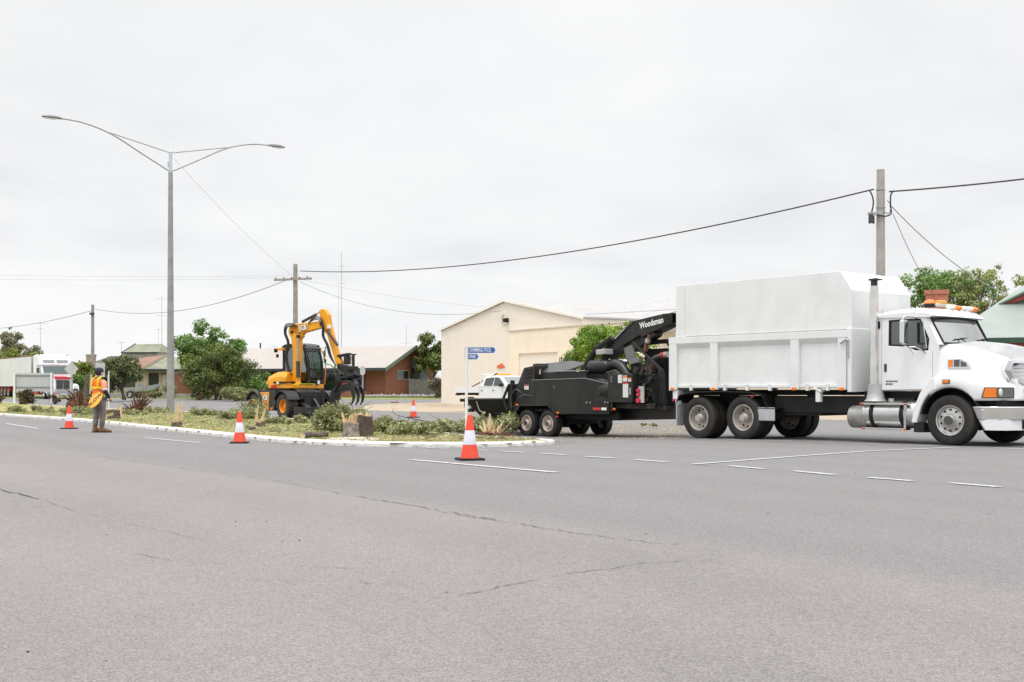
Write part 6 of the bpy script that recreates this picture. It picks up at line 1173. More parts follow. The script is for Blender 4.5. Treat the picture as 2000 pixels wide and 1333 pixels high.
# small silver boat in the far driveway
K = thing('small_boat', 'small silver boat on a trailer partly hidden by shrubs in front of the tiled house', 'boat', onG((274 - 1000) / 2300 * 95, 95), R(-6))
bs = []
for x, w_, zk, zt in ((-1.5, .62, .42, .82), (-.5, .72, .38, .84), (.6, .66, .42, .92), (1.2, .42, .55, 1.04), (1.6, .05, .85, 1.16)): bs.append([(x, -w_, zt), (x, -w_ * .85, zk + .12), (x, 0, zk), (x, w_ * .85, zk + .12), (x, w_, zt), (x, w_ * .8, zt - .03), (x, 0, zt - .1), (x, -w_ * .8, zt - .03)])
mb = MB(); mb.loft(bs); mb.build('hull', M('silver_paint', (.52, .56, .62), .3, .4, .05), K, smooth=True)
mb = MB(); mb.add([(.1, -.5, .9), (.1, .5, .9), (-.1, .45, 1.12), (-.1, -.45, 1.12)], [(0, 1, 2, 3)]); mb.build('windshield', dglass, K)
mb = MB(); mb.tube([(-1.3, -.5, .36), (2.2, 0, .36)], .04, 5); mb.tube([(-1.3, .5, .36), (2.2, 0, .36)], .04, 5); mb.tube([(-.5, -.75, .3), (-.5, .75, .3)], .03, 5); mb.build('trailer_frame', steel, K)
for sg in (-1, 1): o = wheel(K, -.5, sg * .8, .28, .28, .18, -1, 'trail', alu); o.rotation_euler = (0, 0, 0 if sg < 0 else math.pi)

# ---------------------------------------------------------------- traffic cones
def cone(label, px, py, h=.72, rz=0):
    b_ = gp(px, py); t = thing('traffic_cone', label, 'traffic cone', b_, rz, 'orange traffic cones around the works'); s_ = h / .72
    mb = MB(); mb.box((0, 0, .018 * s_), (.40 * s_, .40 * s_, .036 * s_)); mb.build('base', mblack, t, bevel=.01)
    rad = lambda z: (.145 - .112 * z / .72) * s_
    mb = MB(); mb.lathe([(rad(0) * 1.02, .034 * s_), (rad(.23), .245 * s_)], ax='z', n=28); mb.lathe([(rad(.45), .475 * s_), (rad(.70), .712 * s_), (rad(.715) * .7, .72 * s_), (.001, .72 * s_)], ax='z', n=28); mb.lathe([(rad(.23) - .002, .24 * s_), (rad(.45) - .002, .48 * s_)], ax='z', n=28); mb.build('body', orange, t, smooth=True)
    mb = MB(); mb.lathe([(rad(.24), .245 * s_), (rad(.24) + .003, .249 * s_), (rad(.465) + .003, .471 * s_), (rad(.465), .475 * s_)], ax='z', n=28); mb.build('reflective_collar', refl, t, smooth=True); return t
cone('nearest and largest cone, standing on the road in front of the blue finger signs', 917.5, 899, .745, .3)
cone('cone at the kerb in front of the excavator, between the lamp pole and the stumps', 468, 866, .685, .1)
cone('cone on the road just left of the man in the orange vest', 135, 838, .67, -.2)
cone('small distant cone on the far road between excavator and finger signs', 807.5, 816, .74, .5)
cone('tiny far cone seen beneath the grille of the distant white truck', 112, 781.2, .55, 0)

# ---------------------------------------------------------------- person with slow bat
def skin(name, nodes, edges, mat, parent, sub=2, xf=None):
    me = bpy.data.meshes.new(name); keys = list(nodes); me.from_pydata([nodes[k][0] for k in keys], [(keys.index(a), keys.index(b_)) for a, b_ in edges], [])
    o = bpy.data.objects.new(name, me); COL.objects.link(o); sk = o.modifiers.new('skin', 'SKIN'); sk.use_smooth_shade = True; sk.branch_smoothing = .6
    for i, k in enumerate(keys):
        r = nodes[k][1]; r = r if isinstance(r, tuple) else (r, r); me.skin_vertices[0].data[i].radius = r; me.skin_vertices[0].data[i].use_root = (i == 0)
    s_ = o.modifiers.new('sub', 'SUBSURF'); s_.levels = sub; s_.render_levels = sub
    bpy.context.view_layer.update(); m2 = bpy.data.meshes.new_from_object(o.evaluated_get(bpy.context.evaluated_depsgraph_get())); bpy.data.objects.remove(o)
    m2.materials.clear(); m2.materials.append(mat); m2.polygons.foreach_set('use_smooth', [True] * len(m2.polygons)); o = bpy.data.objects.new(name, m2); COL.objects.link(o)
    if parent: o.parent = parent
    return o
pb = gp(193, 845); skinm = M('skin', (.42, .24, .17), .6, 0, .05)
nodes = {'pel': ((0, 0, .93), (.12, .10)), 'sp': ((0, -.01, 1.12), (.115, .09)), 'ch': ((0, -.01, 1.30), (.11, .08)), 'nb': ((0, 0, 1.43), (.05, .045)), 'nk': ((0, .015, 1.50), .05), 'hd': ((0, .025, 1.575), (.075, .085)), 'hd2': ((0, .02, 1.64), (.07, .085)),
         'rs': ((.17, 0, 1.38), .040), 're': ((.245, -.03, 1.12), .042), 'rw': ((.26, .10, .90), .028), 'rh': ((.262, .14, .845), (.034, .02)), 'ls': ((-.17, 0, 1.38), .040), 'le': ((-.26, .05, 1.12), .042), 'lw': ((-.13, .22, 1.02), .028), 'lh': ((-.09, .27, 1.01), (.034, .02)),
         'rhip': ((.09, 0, .88), .085), 'rk': ((.11, .03, .48), .055), 'ra': ((.12, 0, .10), .036), 'rf': ((.17, .13, .045), (.035, .03)), 'lhip': ((-.09, 0, .88), .085), 'lk': ((-.10, .02, .48), .055), 'la': ((-.10, -.02, .10), .036), 'lf': ((-.10, .12, .045), (.035, .03))}
edges = [('pel', 'sp'), ('sp', 'ch'), ('ch', 'nb'), ('nb', 'nk'), ('nk', 'hd'), ('hd', 'hd2'), ('ch', 'rs'), ('rs', 're'), ('re', 'rw'), ('rw', 'rh'), ('ch', 'ls'), ('ls', 'le'), ('le', 'lw'), ('lw', 'lh'), ('pel', 'rhip'), ('rhip', 'rk'), ('rk', 'ra'), ('ra', 'rf'), ('pel', 'lhip'), ('lhip', 'lk'), ('lk', 'la'), ('la', 'lf')]
for s_, h_k in (('r', 'rh'), ('l', 'lh')):
    bx_, by_, bz_ = nodes[h_k][0]
    for i in range(4): a = s_ + 'f%d' % i; b2 = a + 'b'; off = (i - 1.5) * .017; ln = (.03, .036, .034, .027)[i]; nodes[a] = ((bx_ + .01, by_ + .03 + abs(off) * .1, bz_ - .03 + off), .0085); nodes[b2] = ((bx_ - .012 * (1 if s_ == 'r' else -1), by_ + .03 + ln * .5, bz_ - .035 + off), .0075); edges += [(h_k, a), (a, b2)]
    nodes[s_ + 't'] = ((bx_ - .03 * (1 if s_ == 'r' else -1), by_ + .02, bz_ + .005), .009); edges.append((h_k, s_ + 't'))
mt_ = skin('person', nodes, edges, skinm, None); mt_.location = pb; mt_.rotation_euler = (0, 0, R(-32)); mt_.scale = (1.13, 1.08, 1.02)
PR = tag(mt_, 'man in orange hi-vis vest and dark cap seen from behind at the kerb', 'person')
trous = M('trousers_grey', (.215, .19, .178), .9, 0, .3, 7, bump=.4, bs=12); vest = M('vest_orange', (.90, .20, .02), .7, 0, .12, 9, bump=.3, bs=14); sleeve = M('sleeve_peach', (.90, .36, .22), .7, 0, .05, 9); navy = M('navy_cloth', (.02, .025, .05), .8); band = M('band_yellow', (.90, .72, .02), .5, 0, .04); boot = M('boot_tan', (.24, .13, .06), .8, 0, .2, 9)
skin('trousers', {'p': ((0, -.005, .95), (.155, .115)), 'rh': ((.095, 0, .86), (.10, .105)), 'rk': ((.115, .03, .50), (.078, .08)), 'rc': ((.12, .0, .30), (.07, .075)), 'ra': ((.12, -.01, .14), (.062, .066)), 'lh': ((-.095, 0, .86), (.10, .105)), 'lk': ((-.105, .02, .50), (.078, .08)), 'lc': ((-.10, -.01, .30), (.07, .075)), 'la': ((-.10, -.03, .14), (.062, .066))}, [('p', 'rh'), ('rh', 'rk'), ('rk', 'rc'), ('rc', 'ra'), ('p', 'lh'), ('lh', 'lk'), ('lk', 'lc'), ('lc', 'la')], trous, PR)
V = skin('vest', {'z': ((0, -.01, .80), (.172, .135)), 'a': ((0, -.01, .90), (.172, .135)), 'b': ((0, -.01, 1.05), (.17, .13)), 'c': ((0, -.01, 1.22), (.185, .13)), 'd': ((0, -.005, 1.36), (.19, .12)), 'e': ((0, .0, 1.46), (.12, .10)), 'rs': ((.14, 0, 1.40), .085), 'ls': ((-.14, 0, 1.40), .085)}, [('z', 'a'), ('a', 'b'), ('b', 'c'), ('c', 'd'), ('d', 'e'), ('d', 'rs'), ('d', 'ls')], vest, PR)
def vband(z, a=.172, b_=.132, h=.05):
    mb = MB(); mb.loft([[(a * 1.0 * f * math.cos(t), -.01 + b_ * 1.0 * f * math.sin(t), zz) for t in [2 * math.pi * k / 24 for k in range(24)]] for zz, f in ((z - h / 2, .99), (z - h / 2, 1.03), (z + h / 2, 1.03), (z + h / 2, .99))], closed=True, caps=False); return mb.build('reflective_band', band, V, smooth=False)
vband(.86, .17, .132); vband(.98, .165, .127); vband(1.18, .172, .128)
for sx in (-1, 1): mb = MB(); mb.tube(catmull([(sx * .105, -.125, 1.18), (sx * .11, -.125, 1.30), (sx * .105, -.10, 1.41), (sx * .09, .0, 1.475)], 4), .019, 6); mb.build('reflective_band', band, V)
for s_, sx in (('r', 1), ('l', -1)):
    sh, el, wr = [Vector(nodes[s_ + k][0]) for k in 'sew']; mid = el.lerp(wr, .15)
    skin('sleeve', {'a': (tuple(sh + Vector((sx * .01, 0, 0))), .082), 'b': (tuple(sh.lerp(el, .5)), .074), 'c': (tuple(el), .064)}, [('a', 'b'), ('b', 'c')], sleeve, PR)
    mb = MB(); mb.tube([el.lerp(sh, .12), el.lerp(sh, -.03)], .068, 14); mb.build('sleeve_band', refl, PR); skin('cuff', {'a': (tuple(el.lerp(sh, -.02)), .058), 'b': (tuple(el.lerp(wr, .5)), .052), 'c': (tuple(wr), .04)}, [('a', 'b'), ('b', 'c')], navy, PR)
for (x, y, a) in ((.12, .02, R(-35)), (-.10, .0, R(-5))):
    mb = MB(); mb.loft([[(w_ * math.cos(t), yy, max(0, zc + h * math.sin(t))) for t in [2 * math.pi * k / 12 for k in range(12)]] for yy, w_, zc, h in ((-.09, .03, .06, .05), (-.07, .045, .06, .075), (-.01, .052, .075, .085), (.06, .05, .055, .06), (.14, .052, .04, .045), (.19, .04, .035, .035), (.205, .015, .03, .02))]); mb.tube([(0, -.03, .08), (0, -.03, .16)], [.055, .05], 12); b3 = mb.build('boot', boot, PR, smooth=True); b3.location = (x, y, 0); b3.rotation_euler = (0, 0, a)
    mb = MB(); mb.loft([[(w_ * s2, yy, z) for s2, z in ((-1, 0), (1, 0), (1, .022), (-1, .022))] for yy, w_ in ((-.1, .035), (-.05, .052), (.1, .054), (.18, .045), (.21, .02))]); mb.build('sole', mblack, b3)
mb = MB(); mb.loft([[(.093 * math.cos(t) * f, .012 + .108 * math.sin(t) * f, z) for t in [2 * math.pi * k / 20 for k in range(20)]] for z, f in ((1.595, 1.0), (1.63, 1.03), (1.67, .96), (1.70, .75), (1.715, .4), (1.718, .02))], caps=False); mb.loft([[(.075 * a, .10 + (1 - a * a) * .09, 1.60 + .0), (.075 * a, .09, 1.61)] for a in (-1, -.6, -.2, .2, .6, 1)], closed=False, caps=False); mb.build('cap', navy, PR, smooth=True)
mb = MB(); mb.ball((0, -.012, 1.565), (.083, .085, .065)); mb.build('hair', M('dark_hair', (.03, .02, .015), .9), PR, smooth=True)
for s_ in (-1, 1): mb = MB(); mb.ball((s_ * .082, .02, 1.565), (.014, .026, .034)); mb.build('ear', skinm, PR, smooth=True)
mb = MB(); mb.loft([[(.016, .105, 1.575), (-.016, .105, 1.575), (0, .10, 1.61)], [(.012, .122, 1.562), (-.012, .122, 1.562), (0, .105, 1.61)]]); mb.build('nose', skinm, PR)
for s_ in (-1, 1): mb = MB(); mb.ball((s_ * .032, .098, 1.597), (.012, .008, .008)); mb.build('eye', M('eye_dark', (.05, .04, .04), .3), PR)
mb = MB(); mb.box((0, .105, 1.535), (.045, .01, .01)); mb.build('mouth', M('lip', (.3, .12, .1), .6), PR)
# bat: disc beside the hip, pole through the right hand
wh = mt_.matrix_basis @ Vector((.262, .16, .825)); dirp = Vector(((240 - 195) / 2300 * pb.y, -.10, -9 / 2300 * pb.y)).normalized()
hub = wh - dirp * .34; ST = thing('slow_bat', 'round yellow slow sign bat held low in the man\'s right hand', 'traffic sign', hub)
mb = MB(); mb.tube([(0, 0, 0), dirp * .78], .013, 8); mb.build('handle', M('bat_handle', (.25, .25, .26), .4, .3), ST)
Lx = Vector((.72, 0, .69)); My = Vector((-.46, .72, .48)).normalized(); Nz = Lx.cross(My); mt4 = Matrix((Lx, My, Nz)).transposed().to_4x4(); mt4.translation = Vector((.02, -.40, -.03)) 
mb = MB(); mb.lathe([(.001, -.008), (.24, -.008), (.25, 0), (.24, .008), (.001, .008)], ax='z', n=32); dk = mb.build('sign_disc', M('bat_yellow', (.80, .36, .02), .5, 0, .04), ST, xf=mt4)
tsign = -1 if Nz.y > 0 else 1
text('lettering', 'SLOW', .19, (0, 0, .011 * tsign), (1, 0, 0), (0, tsign, 0), txtb, dk, xf=mt4, bold=.006, sx=.9)

# ---------------------------------------------------------------- trees and shrubs
M7 = Mleaf('leaf_gum', (.13, .13, .08), (.25, .25, .14), (.42, .38, .25))
tree('broadleaf_tree', 'light green leafy tree rising behind the dark dense shrub tree', 'tree', onG(-25.2, 98), (0, 0, 3.7), (2.5, 2.2, 2.35), LG, 7500, .15, 46, .72, 35, .22)
tree('dense_tree', 'dense dark green rounded tree right of the street lamp', 'tree', onG(-22.3, 89), (0, 0, 2.15), (2.75, 2.3, 1.75), LD, 16000, .10, 90, .58, 4, .16, low=-.5, stems=3)
for d_ in range(1): pass
bush('rounded_bush', 'pale grey green rounded bush at the foot of the dense dark tree', 'bush', 461, 784, 78, 30, LO, 6500, .08, 11, k=90)
bush('leafy_bush', 'fresh green bush between the dark tree and the excavator', 'bush', 512, 776, 88, 50, LG, 4200, .12, 12, k=40)
bush('brown_shrub', 'small orange brown shrub on the lawn under the dark tree', 'shrub', 391, 782, 22, 18, Mleaf('leaf_brown', (.14, .09, .03), (.24, .15, .05), (.34, .24, .09)), 700, .09, 13, k=8)
tree('feathery_tree', 'dark feathery weeping tree behind the man\'s head', 'tree', at(240, 777, 84) * 1, (0, 0, 1.55), (1.55, 1.3, 1.25), Mleaf('leaf_feathery', (.06, .08, .025), (.12, .15, .045), (.26, .27, .09)), 7000, .10, 30, .5, 5, .12, stems=3)
tree('yellow_green_tree', 'yellow green tree behind the far timber pole', 'tree', onG((160 - 1000) / 2300 * 108, 108), (0, 0, 2.2), (1.4, 1.2, 1.25), LY, 3200, .15, 22, .55, 6, .12)
bush('green_bush', 'dark green bush between the diamond sign and the timber pole', 'bush', 158, 778, 44, 50, LG, 2200, .14, 14)
tree('gum_tree', 'tall sparse grey green gum tree above the far trailer', 'tree', onG((30 - 1000) / 2300 * 135, 135), (0, 0, 4.9), (2.3, 2.2, 3.2), M7, 3200, .17, 34, .50, 7, .18, shell=.2, limbs=22)
tree('gum_tree', 'sparse gum tree right of the tall one above the trailer roof', 'tree', onG((62 - 1000) / 2300 * 132, 132), (0, 0, 3.9), (2.0, 1.8, 1.7), M7, 1500, .17, 24, .40, 8, .16, shell=.3, limbs=12)
tree('broadleaf_tree', 'yellow green tree at the left edge behind the grey trailer', 'tree', onG((15 - 1000) / 2300 * 128, 128), (0, 0, 3.4), (5.4, 2.2, 1.5), LY, 4800, .2, 34, .8, 9, .2)
tree('broadleaf_tree', 'dark green tree between the brick house and the cream shed', 'tree', onG((846 - 1000) / 2300 * 102, 102), (0, 0, 3.3), (1.5, 1.5, 1.9), LD, 4600, .16, 26, .6, 10, .16)
tree('yellow_green_tree', 'yellowing treetop just behind the gable of the brick house', 'tree', onG((822 - 1000) / 2300 * 112, 112), (0, 0, 2.7), (1.3, 1.2, 1.5), LY, 2200, .15, 18, .5, 15, .12)
bush('leafy_bush', 'fresh green bush against the left corner of the cream shed', 'bush', 855, 762, 26, 38, LG, 1500, .12, 16)
bush('dry_shrub', 'brown twiggy shrub at the base of the shed\'s left corner', 'shrub', 852, 778, 30, 48, Mleaf('leaf_dry', (.10, .09, .05), (.18, .15, .09), (.28, .22, .14)), 1500, .09, 17)
for i, (px, w_) in enumerate(((776, 22), (800, 24), (820, 18))): bush('garden_plant', ('leafy plant in the brick house garden, left of the three in the bed', 'leafy plant in the middle of the bed under the grey duct', 'leafy plant beside the paling fence at the right end of the bed')[i], 'plant', px, 775, w_, 12, LG if i % 2 else LO, 420, .09, 18 + i, group='plants in the garden bed of the brick house', k=7)
tree('yellow_tree', 'yellow treetop above the left end of the brick house roof', 'tree', onG((520 - 1000) / 2300 * 120, 120), (0, 0, 3.85), (1.4, 1, .75), LY, 900, .14, 14, .32, 22, .1)
mb = MB(); t = thing('flue_pipe', 'dark flue pipe above the left end of the brick house roof', 'flue', onG((508.5 - 1000) / 2300 * 116, 116)); mb.cyl((0, 0, 2.6), .07, 5.2, 'z', 12); mb.build('pipe', mblack, t)
tree('clipped_tree', 'bright green rounded tree in front of the cream workshop behind the chipper', 'tree', onG(4.6, 56), (0, 0, 3.05), (2.05, 1.6, 1.5), LB, 17000, .085, 60, .46, 23, .1, shell=.62)
tree('leafy_tree', 'green leafy tree behind the brick chimney', 'tree', onG((1850 - 1000) / 2300 * 68, 68), (0, 0, 6.1), (2.7, 2, 2.2), LG, 8000, .11, 60, .55, 24, .18, shell=.45, limbs=20)
tree('autumn_tree', 'sparse tree with tinted leaves at the upper right edge', 'tree', onG((1935 - 1000) / 2300 * 66, 66), (0, 0, 5.9), (3.0, 2, 2.1), LA, 4500, .10, 60, .40, 25, .16, shell=.3, limbs=34)
bush('straw_shrub', 'small grass tuft shrub in the tiled house garden', 'shrub', 303, 779, 30, 18, Mleaf('leaf_straw', (.16, .15, .05), (.28, .25, .10), (.36, .33, .16)), 800, .10, 26, k=8)  # leaves are straw coloured
bush('bare_shrub', 'grey green shrub right of the silver car beside the lamp pole', 'shrub', 330, 778, 30, 34, LO, 700, .10, 27, k=10)
bush('dark_shrub', 'dark low shrub beneath the dense tree, next to the brick wall', 'shrub', 398, 779, 62, 46, LD, 2600, .11, 31, k=40)
bush('dark_shrub', 'dark low shrub beneath the right side of the dense tree', 'shrub', 448, 777, 50, 50, LD, 2400, .11, 32, k=36)
bush('rose_bush', 'reddish bush under the board sign, between its two posts', 'bush', 50, 792, 44, 34, Mleaf('leaf_reddish', (.06, .06, .025), (.12, .09, .045), (.22, .12, .07)), 1300, .08, 28, k=14)
bush('rose_bush', 'small reddish bush right of the board sign', 'bush', 108, 790, 26, 24, Mleaf('leaf_reddish'), 600, .08, 29, k=8)
bush('rose_bush', 'reddish bush cut off by the left edge, below the trailer', 'bush', -4, 790, 30, 32, Mleaf('leaf_reddish'), 600, .08, 30, k=8)

# ---------------------------------------------------------------- cut wood on the median
def splinters(mb, c, r, h, n, seed, lean=.25, mi=0, w0=.03):
    rg = random.Random(seed)
    for i in range(n):
        a = rg.uniform(0, 6.28); q = math.sqrt(rg.random()) * r; p = Vector((c[0] + q * math.cos(a), c[1] + q * math.sin(a), c[2])); hh = h * rg.uniform(.35, 1); d = Vector((math.cos(a) * lean * rg.random(), math.sin(a) * lean * rg.random(), 1)) * hh
        wd = w0 * rg.uniform(.5, 1.3); u = Vector((math.cos(a + 1), math.sin(a + 1), 0)) * wd; v = Vector((-u.y, u.x, 0)) * .5
        mb.loft([[p - u, p - v, p + u, p + v], [p + d * .6 - u * .6, p + d * .6 - v * .6, p + d * .6 + u * .6, p + d * .6 + v * .6], [p + d - u * .05, p + d - v * .05, p + d + u * .05, p + d + v * .05]], mi=mi)
def stump(label, px, py, w_, h_, sp_h, seed, spl=14, lean=.25, name='tree_stump', bark_=None, flare=1.15, tilt=0, w0=.03):
    b_ = gp(px, py, .1); s_ = b_.y / 2300; r = w_ * s_ / 2; h = h_ * s_; t = thing(name, label, 'stump', b_, 0, 'cut stumps on the median'); rg = random.Random(seed)
    prof_s = []; n = 22; rad = [1 + .10 * math.sin(3 * a + seed) + .06 * math.sin(7 * a + seed * 2) for a in [2 * math.pi * k / n for k in range(n)]]
    mb = MB(); mb.loft([[(r * f * rad[k] * math.cos(2 * math.pi * k / n) + tilt * z, r * f * rad[k] * math.sin(2 * math.pi * k / n), z + (rg.uniform(-.02, .03) if i == 3 else 0)) for k in range(n)] for i, (z, f) in enumerate(((-.05, flare), (h * .25, 1.05), (h * .6, .98), (h, .97)))]); mb.build('trunk', bark_ or bark, t, smooth=True)
    mb = MB(); mb.cyl((tilt * h, 0, h), r * .9, .02, 'z', 18); splinters(mb, (tilt * h, 0, h), r * .75, sp_h * s_, spl, seed, lean, w0=w0); mb.build('split_wood', wood, t); return t
stump('wide grey stump with tall jagged splinters beside the large bush', 684, 853, 30, 26, 26, 1, 16, .5, w0=.07, bark_=M('grey_stump_bark', (.30, .27, .24), .95, 0, .4, 9, bump=1, bs=20))
stump('smooth barked upright log stump just right of the jagged one', 710.5, 851, 34, 38, 9, 2, 14, .1, flare=1.0, w0=.05, bark_=M('dark_smooth_bark', (.10, .075, .06), .9, 0, .3, 5, bump=.5, bs=14))
stump('stump with pale slabs standing at the base of the lamp pole', 346, 832, 20, 7, 12, 3, 8)
stump('short stump in front of the man with a pale slab beside it', 228.5, 819, 13, 17, 8, 4, 8)
stump('low torn stump of pale ripped fibres by the infeed tray', 962, 849, 44, 3, 26, 6, 20, 1.1, bark_=redroot, w0=.07)
stump('stump with two tall pale splinters behind the kerb cone', 509, 833, 16, 8, 14, 5, 8)
def slab(label, pts, wpx, seed, cat='split wood'):
    # pts: (px,py) base, (px,py) tip ; stands on the ground at base
    b_ = gp(*pts[0], .08); s_ = b_.y / 2300; tip = Vector(((pts[1][0] - pts[0][0]) * s_, .05, (pts[0][1] - pts[1][1]) * s_)); w2_ = wpx * s_ / 2; rg = random.Random(seed)
    o = thing('wood_slab', label, cat, b_, 0, 'pale split slabs'); mb = MB(); u = Vector((1, .2, 0)).normalized() * w2_; v = Vector((-.2, 1, 0)) * w2_ * .5
    mb.loft([[f * (-u) - v * f + tip * k + Vector((rg.uniform(-.3, .3) * w2_, 0, 0)), u * f - v * f + tip * k, u * f + v * f + tip * k, -u * f + v * f + tip * k] for k, f in ((0, 1), (.35, .9), (.6, .62), (.85, .34), (1.0, .05))]); mb.build('slab', wood, o); return o
slab('left of the two pale slabs leaning at the lamp pole', ((344, 826), (349, 783)), 9, 1); slab('right of the two pale slabs leaning at the lamp pole', ((354, 824), (356, 782)), 6, 2)
slab('brown tinted splinter rising behind the kerb cone', ((499, 831), (504, 788)), 6, 3); slab('pale forked splinter leaning right behind the kerb cone', ((508, 829), (519, 796)), 6, 4)
slab('pale slab standing behind the short stump in front of the man', ((235, 816), (235.5, 786)), 7, 5)
slab('tall thin spike of wood on the jagged grey stump', ((683, 830), (681, 790)), 6, 6); slab('slanting splinter on the left side of the jagged grey stump', ((675, 828), (667, 803)), 6, 7)
slab('broad torn shard pointing up at the infeed tray', ((956, 846), (957, 808)), 13, 8); slab('torn shard leaning right at the infeed tray', ((966, 848), (984, 822)), 7, 9); slab('torn shard leaning left at the infeed tray', ((953, 847), (944, 826)), 8, 10)
def log(label, x0, y0, x1, y1, wpx, seed, mat=bark, cat='log'):
    a = gp(x0, y0, .1); b_ = gp(x1, y1, .1); s_ = a.y / 2300; r = wpx * s_ / 2; t = thing('cut_log', label, cat, a, 0, 'logs lying on the median'); d = b_ - a; rg = random.Random(seed); P = [d * (k / 5) + Vector((0, 0, r * .8 + rg.uniform(-.25, .25) * r)) for k in range(6)]
    mb = MB(); mb.tube(P, [r * rg.uniform(.65, 1.05) for _ in P], 9); mb.build('bark', mat, t, smooth=True); mb = MB(); mb.cyl((0, 0, 0), r * .85, .02, 'x', 14); o = mb.build('cut_face', wood, t); o.location = P[0] - d.normalized() * .01; o.rotation_euler = (0, 0, math.atan2(d.y, d.x)); return t
log('dark short log lying near the kerb left of the grey stump', 591, 857, 637, 854, 14, 1); log('small dark log at the foot of the kerb cone', 484, 838, 497, 840, 7, 2)
log('long thin brown log on the grass left of the man', 143, 812, 176, 806, 6, 3, redroot); log('reddish log lying behind the short stump', 205, 808, 222, 805, 8, 4, redroot); log('dark log on the grass in front of the short stump', 207, 819, 222, 817, 6, 5)
log('brown log lying left of the lamp pole base', 262, 808, 327, 803, 6, 6, redroot); log('pale stripped log lying in front of the excavator blade', 562, 822, 590, 820, 5, 7, wood)
log('thin pale stick on the gravel far behind', 762, 787.6, 778, 787.2, 3, 8, M('timber_red', (.3, .12, .07), .8), 'timber')
def roots(label, px, py, wpx, hpx, n, seed, mat=redroot, up=1.0, thick=.05, name='root_ball', fan=None):
    b_ = gp(px, py, .08); s_ = b_.y / 2300; t = thing(name, label, 'root ball', b_); rg = random.Random(seed); mb = MB(); W_, H_ = wpx * s_ / 2, hpx * s_
    for i in range(n):
        if fan: a = fan[0] + (fan[1] - fan[0]) * rg.random(); d = Vector((math.cos(a), rg.uniform(-.5, .5), math.sin(a))) * rg.uniform(.4, 1)
        else: d = Vector((rg.gauss(0, .6), rg.gauss(0, .6), abs(rg.gauss(.5, .35)) * up)); 
        e_ = Vector((max(-1, min(1, d.x)) * W_, d.y * W_, max(.02, min(1, d.z)) * H_)); m1 = e_ * .5 + Vector((rg.uniform(-.15, .15) * W_, rg.uniform(-.2, .2) * W_, rg.uniform(-.1, .15) * H_)); th = thick * rg.uniform(.3, 1.2)
        mb.tube(catmull([(rg.uniform(-.15, .15) * W_, rg.uniform(-.1, .1) * W_, 0), m1, e_], 3), [th * (1 - .13 * k) for k in range(7)], 5)
    mb.build('roots', mat, t, smooth=True); return t
t = roots('big tangled red brown root ball left of the man', 158, 803, 62, 42, 150, 1, thick=.085)
mb = MB(); mb.ball((0, 0, .25), (.75, .6, .5)); mb.build('soil', redroot, t, smooth=True)
t = thing('cut_log', 'grey log end standing on top of the tangled root ball', 'log', gp(170, 806, .1), 0, 'logs lying on the median'); mb = MB(); s_ = gp(170, 806, .1).y / 2300; mb.tube([(-.02, 0, 30 * s_), (.05, .05, 74 * s_)], [7 * s_, 6 * s_], 12); mb.build('bark', bark, t, smooth=True); mb = MB(); mb.tube([(.12, -.02, 36 * s_), (.17, .02, 74 * s_)], [2.5 * s_, 3 * s_], 6); mb.build('split_wood', wood, t)
roots('upturned fan of long brown roots left of the lamp pole', 268, 806, 80, 66, 34, 2, thick=.05, fan=(R(18), R(80))); roots('dark clump at the base of the fanned roots', 262, 807, 40, 26, 50, 3, thick=.045)
roots('low torn root mat under the shards by the infeed tray', 968, 852, 84, 9, 60, 4, thick=.03); roots('grey twig heap between short stump and fanned roots', 246, 806, 26, 14, 40, 5, mat=bark, thick=.03)
def pile(label, px, py, wpx, hpx, n, seed, mat=LGREY, leaf=.042, depth=.6, twigs=20):
    n = int(n * 1.25)
    b_ = gp(px, py, .08); s_ = b_.y / 2300; t = thing('cut_foliage', label, 'cut branches', b_, 0, 'heaps of cut leafy branches'); W_, H_ = wpx * s_ / 2, hpx * s_; rg = random.Random(seed); bl = []
    for i in range(max(10, int(wpx / 3))): x = rg.uniform(-1, 1); bl.append(((x * W_, rg.uniform(-depth, depth), H_ * rg.uniform(.12, .65) * (1 - .4 * x * x)), (H_ * .38, H_ * .38, H_ * .28)))
    leafobj('foliage', leaves(n, bl, leaf, seed, shell=.2), mat, t); mb = MB()
    for i in range(twigs):
        c_ = Vector(bl[rg.randrange(len(bl))][0]); d = Vector((rg.uniform(-1, 1), rg.uniform(-.4, .4), rg.uniform(-.1, .7))) * H_ * rg.uniform(.5, 1.1); mb.tube([c_ - d * .5, c_ + Vector((0, 0, .03)), c_ + d * .8], [.014, .010, .003], 4)
    mb.build('twig', bark, t); return t
pile('tall leafy bush heap left of the jagged grey stump', 656, 843, 50, 72, 7500, 1, LO, .045, .4)
pile('dark green leafy heap right of the smooth log stump', 757, 846, 62, 38, 3200, 2, LO, .055)
pile('long pale leafy heap in the middle of the median end', 810, 851, 90, 34, 3600, 3); pile('leafy heap with curled pale leaves left of the sign post', 866, 844, 76, 32, 3200, 4); pile('leafy heap between sign post and torn stump', 935, 842, 56, 40, 2600, 5)
pile('leafy heap below the infeed tray next to the trailer wheel', 992, 845, 40, 46, 2600, 6); pile('leafy heap in front of the excavator, behind the kerb cone', 480, 820, 88, 30, 3000, 7)
pile('upright leafy branch in front of the excavator rear wheel', 497, 818, 40, 50, 1600, 8, LO); pile('thin leafy heap below the dozer blade', 620, 826, 90, 24, 2400, 9); pile('leafy heap right of the slabs at the lamp pole', 392, 812, 70, 20, 1500, 10)
pile('leafy debris heap below the board sign', 70, 806, 110, 18, 2200, 11); pile('leafy debris between the cone and the man', 162, 812, 60, 26, 1800, 12); pile('small leafy spray on the gravel side of the trailer wheels', 1268, 832, 34, 6, 420, 13, leaf=.03)
